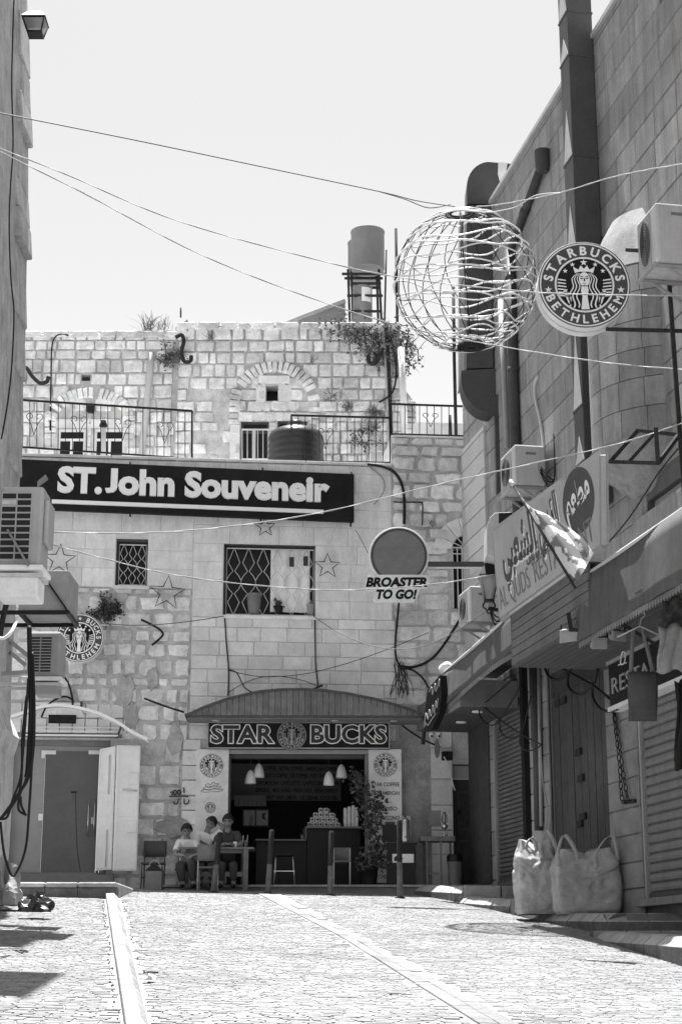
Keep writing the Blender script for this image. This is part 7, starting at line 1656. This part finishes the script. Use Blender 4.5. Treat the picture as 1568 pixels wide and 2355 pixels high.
# ------------------------------------------------------------------ wire globe decoration
gl = thing('wire_globe', 'big hanging wire globe wound with white rope lights over the street', 'decoration', pt(1070, 645, 24)); c = pt(1070, 645, 24.0); rr = 163 * scl(24, c.z)
ax_t = Matrix.Rotation(math.radians(-4), 3, 'Y') @ Matrix.Rotation(math.radians(6), 3, 'X')
def gp_(th, ph, k=1.0): return c + ax_t @ Vector((math.cos(th) * math.sin(ph), math.sin(th) * math.sin(ph), math.cos(ph))) * (rr * k)
for i in range(20):
    th = 2 * math.pi * i / 20; MB().tube([gp_(th + .25 * math.sin(2 * math.pi * j / 18), .12 + (math.pi - .24) * j / 18) for j in range(19)], .0075, 5).build('frame_wire', 'iron', gl)
for j, ph in enumerate((.35, .62, .9, 1.15, 1.4, 1.62, 1.85, 2.08, 2.32, 2.55, 2.75)):
    MB().tube([gp_(2 * math.pi * k / 48, ph + .055 * math.sin(2 * math.pi * k / 48 * 5 + j * 1.3), 1.012) for k in range(48)], .0125, 6, closed=True).build('rope_light', 'rope', gl)
m2 = MB(); N_ = 420; m2.tube([gp_(2 * math.pi * 7 * k / N_, .28 + 2.55 * k / N_ + .05 * math.sin(k * .31) + .02 * math.sin(k * .83), 1.02) for k in range(N_)], .0125, 6); m2.build('rope_light', 'rope', gl)
for ph in (.14, .2): MB().tube([gp_(2 * math.pi * k / 24, ph) for k in range(24)], .018, 6, closed=True).build('top_ring', 'iron', gl)
MB().lathe(gp_(0, math.pi) , [(.05, .02), (.22, .03), (.22, .055), (.05, .05)], 24, caps=False).build('bottom_plate', 'iron', gl)
MB().tube([gp_(0, 0), gp_(0, math.pi)], .012, 6).build('centre_rod', 'iron', gl)
# ------------------------------------------------------------------ roof top: water barrels, tanks, shed roof, poles
YT = 36.5; tk = thing('tank_stand', 'angle iron stand carrying the tall round water tank on the old roof', 'stand', pt(840, 748, YT))
def tp_(u, v, y=0): return pt(u, v, YT + y)
for u0, u1, y in ((800, 805, -.3), (871, 878, -.3), (808, 812, .5), (866, 870, .5)): MB().bar(tp_(u0, 620, y), tp_(u1, 760, y), .055).build('leg', 'iron', tk)
for u0, u1, v, y in ((786, 884, 630, -.35), (792, 880, 640, .45), (806, 876, 652, -.3), (806, 874, 662, .5), (798, 880, 680, -.3), (806, 874, 716, -.3)): MB().bar(tp_(u0, v, y), tp_(u1, v, y), .05).build('cross_bar', 'iron', tk)
def barrel(name, label, u0, u1, v0, v1, y, m, lid=True):
    c = tp_((u0 + u1) / 2, v1, y); hh = tp_(0, v0, y).z - c.z; r = (tp_(u1, v1, y).x - tp_(u0, v1, y).x) / 2; t = thing(name, label, 'tank', c)
    MB().lathe(c, [(r * .97, 0), (r, .03), (r, hh * .97), (r * 1.03, hh * .975), (r * 1.03, hh), (r * .95, hh + .01)], 28).build('tank_body', m, t); return t, c, r, hh
barrel('water_tank', 'tall grey round water tank up on the roof stand', 807, 884, 534, 622, -.05, 'tank')
barrel('water_tank', 'grey round tank partly hidden behind the tall tank on the stand', 800, 872, 560, 652, .9, 'tank')
t, c, r, hh = barrel('water_barrel', 'dark barrel with a pale label below the tall water tank', 811, 856, 662, 748, -.1, 'midgrey')
lp_ = [c + Vector((math.cos(a) * (r + .004), math.sin(a) * (r + .004), 0)) for a in [math.radians(-95 + 7 * i) for i in range(10)]]
m2 = MB(); [m2.quad(lp_[i] + UPZ * hh * .55, lp_[i + 1] + UPZ * hh * .55, lp_[i + 1] + UPZ * hh * .93, lp_[i] + UPZ * hh * .93) for i in range(9)]; m2.build('label_sheet', 'white', t)
shd = thing('shed_roof', 'dark sloping metal roof on the old house behind the parapet', 'roof', pt(730, 750, 37)); P = [pt(640, 752, 37), pt(790, 752, 37), pt(794, 692, 37), pt(700, 728, 37)]
MB().hexa([p + Vector((0, 3, .2)) for p in (P[0], P[1], P[2], P[3])] + P).build('roof_sheet', 'midgrey', shd); MB().bar(P[3], P[2], .08).build('roof_edge', 'grey', shd); MB().bar(P[0], P[3], .08).build('roof_edge', 'grey', shd)
def pole(label, uvs, Y, r, m='iron', name='pole'): return tag(MB().tube([pt(u, v, Y) for u, v in uvs], r, 8).build(name, m), label, 'pole')
pole('tall thin pole standing on the old house corner left of the globe', ((910, 526), (912, 640), (914, 800), (916, 1000)), 35.4, .032)
pole('pale vertical pipe at the old house right corner', ((922, 800), (926, 900), (930, 1000)), 34.2, .075, 'whitedirty', 'pipe')
pole('slim pole beside the water tank stand', ((888, 575), (886, 660), (884, 745)), 36, .022)
pole('dark scaffold pole seen through the wire globe', ((1042, 660), (1044, 820), (1048, 1000)), 33, .035)
pole('short dark pipe behind the right terrace railing', ((1034, 955), (1036, 1002)), 32.5, .03)
for k, (u0, u1) in enumerate(((886, 898), (890, 903), (880, 894))): tag(MB().tube(spline([HU.wp(u0, 745, .08 + .03 * k), HU.wp((u0 + u1) / 2 + 1, 880, .08 + .03 * k), HU.wp(u1, 1060, .08)], 5), .02, 6).build('wall_cable', 'iron' if k < 2 else 'wirepale'), ['dark cable down the old house corner, nearest the corner edge', 'dark cable down the old house corner, middle one', 'pale cable down the old house corner'][[1, 0, 2][k]], 'cable')
tag(MB().tube(spline([HU.wp(u, v, .15) for u, v in ((896, 770), (908, 820), (910, 870), (900, 905), (872, 925))], 6), .022, 6).build('wall_cable', 'black'), 'black cable loop swinging on the old house corner', 'cable')
bt = thing('black_tank', 'squat round black water tank on the terrace above the name board', 'tank', A.wp(680, 1064, -1.3)); cc = A.wp(680, 1080, -1.3); r = 64 * scl(32.3, cc.z); zt_ = A.px(680, 1004, -1.3)[1]; z0 = cc.z
prf = [(r * .96, 0)]
for k in range(5): a = z0 + (zt_ - z0) * k / 5 - z0; h_ = (zt_ - z0) / 5; prf += [(r * .975, a + .01), (r, a + h_ * .3), (r, a + h_ * .7), (r * .975, a + h_ * .97)]
prf += [(r * .93, zt_ - z0 + .05), (r * .70, zt_ - z0 + .13), (r * .42, zt_ - z0 + .19)]
MB().lathe(cc, prf, 36).build('tank_body', 'tankblack', bt); MB().lathe(cc + UPZ * (zt_ - z0 + .185), [(r * .30, 0), (r * .30, .10), (r * .25, .13)], 24).build('tank_lid', 'tankblack', bt)
# things on the terrace
lt_ = thing('terrace_lamp', 'pale post with a small black lamp behind the left terrace railing', 'lamp', A.wp(238, 1055, -.6)); MB().bar(A.wp(238, 1060, -.6), A.wp(238, 985, -.6), .10).build('post', 'clad_pale', lt_); c = A.wp(238, 983, -.6); MB().lathe(c, [(.06, 0), (.085, .03), (.06, .10), (.05, .14)], 12).build('lamp_head', 'black', lt_)
sp = MB(); q = HU.rect(202, 216, 930, 948, .12); sp.box(HU, *q, .02, .16); tag(sp.build('speaker_box', 'black', bev=.01), 'small black box fixed on the old wall over the left windows', 'box')
pb = MB(); q = A.rect(915, 932, 1048, 1064, -.5); wbx = MB().box(A, A.px(892, 1050, -.6)[0] - .35, A.px(892, 1050, -.6)[0] - .12, zc + .06, A.px(892, 1040, -.6)[1], -.8, -.55); tag(wbx.build('stone_planter', 'clad_pale', bev=.01), 'small pale stone block on the terrace at the right end', 'block')
# ------------------------------------------------------------------ wall plants
def tuft(label, fr, u, v, spread, n, d=.05, m='dryleaf', up=.3, name='wall_plant', drop=0.0, w_=.022):
    mb = MB(); n = int(n * .7); c = fr.wp(u, v, d); s_ = spread
    for i in range(n):
        a = rnd.random() * 6.283; e = rnd.gauss(up, .7); L = s_ * (.4 + .8 * rnd.random()); dr = (fr.T * math.cos(a) * math.cos(e) + fr.N * abs(math.sin(a)) * .6 * math.cos(e) + UPZ * (math.sin(e) - drop)).normalized()
        st = c + fr.T * rnd.gauss(0, s_ * .22) + UPZ * rnd.gauss(0, s_ * .18); mid_ = st + dr * L * .55; en_ = st + dr * L + Vector((rnd.gauss(0, .15), 0, -.25 * rnd.random() - drop * .3)) * L
        w = dr.orthogonal().normalized() * s_ * w_; mb.add([st - w, st + w, mid_ + w * .8, mid_ - w * .8], ((0, 1, 2, 3),)); mb.add([mid_ - w * .8, mid_ + w * .8, en_], ((0, 1, 2),))
    o = mb.build(name, m); o['kind'] = 'thing'; return tag(o, label, 'plant', 'plants growing on the old walls')
def bush(label, fr, u, v, s_, n, m, wide=1.0):
    c = fr.wp(u, v, .10); t = thing('wall_plant', label, 'plant', c, 'plants growing on the old walls'); cl = [(c + fr.T * rnd.gauss(0, s_ * wide) + UPZ * rnd.gauss(-.02, s_ * .8), s_ * (.35 + .4 * rnd.random())) for _ in range(14)]
    leaves('foliage', m, t, cl, n, .8, .055, .5, kind='stuff'); m2 = MB()
    for q, _s in cl: m2.tube(spline([fr.wp(u, v, .0), c.lerp(q, .6) + UPZ * .04, q], 4), .006, 4)
    m2.build('stem', 'iron', t, kind='stuff'); return t
bush('dark bushy plant hanging by the crack high on the old wall', HU, 385, 822, .17, 420, 'dryleaf')
tuft('dry grass tuft standing on the old wall top left of the tilted slab', HU, 342, 760, .45, 90, -.1, up=.9, w_=.018)
tuft('sparse dry twigs on the old wall top close to the tilted slab', HU, 375, 758, .35, 40, -.1, up=.9)
tuft('small dry plant at the top of the old wall right of the hook', HU, 485, 776, .2, 60)
tuft('small dry plant right of the old arched niche', HU, 762, 913, .26, 90)
tuft('small plant on the old wall above the niche arch', HU, 720, 828, .16, 40)
tuft('plant sprouting from the stones below the upper right niche plant', HU, 800, 936, .26, 90)
tuft('plant on the old wall just over the terrace railing', HU, 862, 952, .3, 110)
bush('leafy plant behind the terrace railing right of the black tank', HU, 830, 1012, .17, 120, 'dryleaf')
tuft('small plant low behind the terrace railing near its right end', HU, 858, 985, .3, 80)
bush('dark bush growing out of the rough stones above the round wall sign', A, 248, 1402, .13, 700, 'leaf', 1.0)
tuft('small green sprig on the house front right of the square pipe loop', A, 986, 1203, .16, 60, m='leaf')
tuft('tiny sprig on the terrace wall behind the right railing', A, 945, 945, .2, 50, -1.2)
iv = thing('ivy', 'dry ivy spilling over the top right corner of the old house', 'plant', HU.wp(850, 780, .1))
cs = [(HU.wp(u, v, .12), s_) for u, v, s_ in ((775, 752, .22), (795, 758, .22), (815, 768, .18), (838, 782, .2), (852, 795, .24), (862, 810, .2), (880, 770, .2), (900, 765, .22), (918, 775, .24), (924, 800, .22), (926, 825, .2), (870, 825, .14), (925, 850, .14))]
leaves('foliage', 'dryleaf', iv, cs, 1300, .8, .07, .5, kind='stuff')
for k in range(14):
    u = 770 + rnd.random() * 150; m2 = MB(); L = [(u, 748 + rnd.random() * 15)]
    for j in range(4): L.append((L[-1][0] + rnd.gauss(4, 9), L[-1][1] + rnd.random() * 26))
    m2.tube(spline([HU.wp(*p, .06 + rnd.random() * .1) for p in L], 4), .012, 5); m2.build('stem', 'iron', iv)
tuft('spiky twigs at the old house corner beside the pale pipe', HU, 930, 815, .5, 120, .1, up=.2)
# ------------------------------------------------------------------ litter on the ground
def crumple(label, u, v, w, h, m, seed, name='plastic_bag', hh=.09, cat='bag'):
    r = random.Random(seed); p = gp(u, v, hh); ph = [r.random() * 6 for _ in range(14)]
    def f(a, b):
        th = 2 * math.pi * a; k = math.sin(math.pi * (b * .5)); R_ = 1 + .16 * math.sin(3 * th + ph[0] + 4 * b) + .12 * math.sin(5 * th + ph[1] - 6 * b) + .08 * math.sin(9 * th + ph[2] + 9 * b)
        return p + Vector((math.cos(th) * w / 2 * k * R_, math.sin(th) * w * .38 * k * R_, math.cos(math.pi * b * .5) * h * (1 + .2 * math.sin(4 * th + ph[3])) * R_))
    return tag(MB().grid(f, 26, 12, False).build(name, m), label, cat)
crumple('crumpled black plastic bag lying on the left pavement', 82, 2097, .42, .19, 'tankblack', 2)
cn2 = crumple('flattened pale can lying by the kerb strip', 341, 2254, .13, .045, 'alu', 5, 'crushed_can', .02, 'can')
tw = MB(); p = gp(330, 2238, .02); tw.tube([p, p + Vector((.05, .03, .01)), p + Vector((.13, .02, .005))], .007, 5); tag(tw.build('twig', 'iron'), 'short dark twig on the street beside the kerb strip', 'twig')
crumple('grey cloth sack slumped at the left edge by the wall', 8, 2082, .55, .45, 'grey', 8, 'cloth_sack', .07, 'sack')
crumple('small white plastic bag by the left wall foot', 30, 2072, .18, .12, 'white', 9, hh=.07)
m2 = MB()
for k in range(90):
    y = 12 + 14 * rnd.random(); x = xat(divL, y) - .02 - .05 * rnd.random(); z = gz(x, y) + .006
    m2.ball((x, y, z), .005 + .008 * rnd.random(), 5)
for k in range(60):
    y = 12 + 14 * rnd.random(); x = xat(divR, y) + .03 + .12 * rnd.random() ** 2; m2.ball((x, y, gz(x, y) + .012), .004 + .008 * rnd.random(), 5)
m2.build('grit', 'pave_dark', kind='stuff')
ds = MB(); p = gp(1064, 2262); q = gp(996, 2290)
for (u, v, w, l) in ((970, 2268, .35, .03), (960, 2263, .2, .02), (920, 2288, .2, .06)): c = gp(u, v); ds.add([(c.x - w / 2, c.y, gz(c.x, c.y) + .02), (c.x + w / 2, c.y + .02, gz(c.x, c.y) + .02), (c.x + w / 2, c.y + l, gz(c.x, c.y + l) + .022), (c.x - w / 2, c.y + l, gz(c.x, c.y + l) + .022)], ((0, 1, 2, 3),))
ds.build('broken_joint', 'pave_dark', street)
# pots behind the window grille, further wires and conduits
for u, v0, v1, w_, lab, mm in ((584, 1366, 1413, .14, 'grey bucket standing inside the wide barred window', 'midgrey'), (640, 1394, 1413, .09, 'dark plant pot inside the wide barred window', 'black'), (714, 1390, 1414, .07, 'pale vase at the right end inside the wide barred window', 'grey')):
    c = A.wp(u, v1, -.09); hh = A.wp(u, v0, -.09).z - c.z; t = thing('pot', lab, 'pot', c); MB().lathe(c, [(w_ * .75, 0), (w_, hh * .85), (w_ * 1.06, hh * .86), (w_ * 1.06, hh), (w_ * .9, hh)], 16).build('pot_body', mm, t)
    if mm == 'black': leaves('foliage', 'leaf', t, [(c + UPZ * (hh + .05), .05)], 40, .8, .07, .7, kind='stuff')
wall_line('pale flexible conduit looping down the right wall beside the air conditioner', R, [(1237, 864), (1229, 885), (1231, 920), (1240, 960), (1247, 1005), (1250, 1060)], .05, .03, 'clad_pale')
wall_line('thin dark wire from the steel bracket down to the right awning', R, [(1568, 1020), (1515, 1085), (1450, 1185), (1400, 1245), (1370, 1270)], .25, .012)
wall_line('thin drooping wire over the shop canopy between the two window cables', A, [(526, 1592), (560, 1572), (600, 1558), (650, 1556), (700, 1566), (735, 1580)], .1, .007)
wall_line('faint low wire across the smooth blocks to the wire nest', A, [(526, 1542), (600, 1556), (700, 1550), (800, 1525), (900, 1490), (985, 1455)], .5, .007)
wall_line('short dark stick wedged over the top of the shop canopy', A, [(712, 1588), (742, 1576)], .2, .018)
wall_line('thin wire falling from the name board to the takeaway sign', A, [(816, 1218), (830, 1240), (846, 1272)], .15, .006)
wall_line('two core cable stapled up the smooth wall beside the curved conduit', A, [(852, 1075), (880, 1100), (882, 1130), (860, 1160)], .06, .006, 'iron')
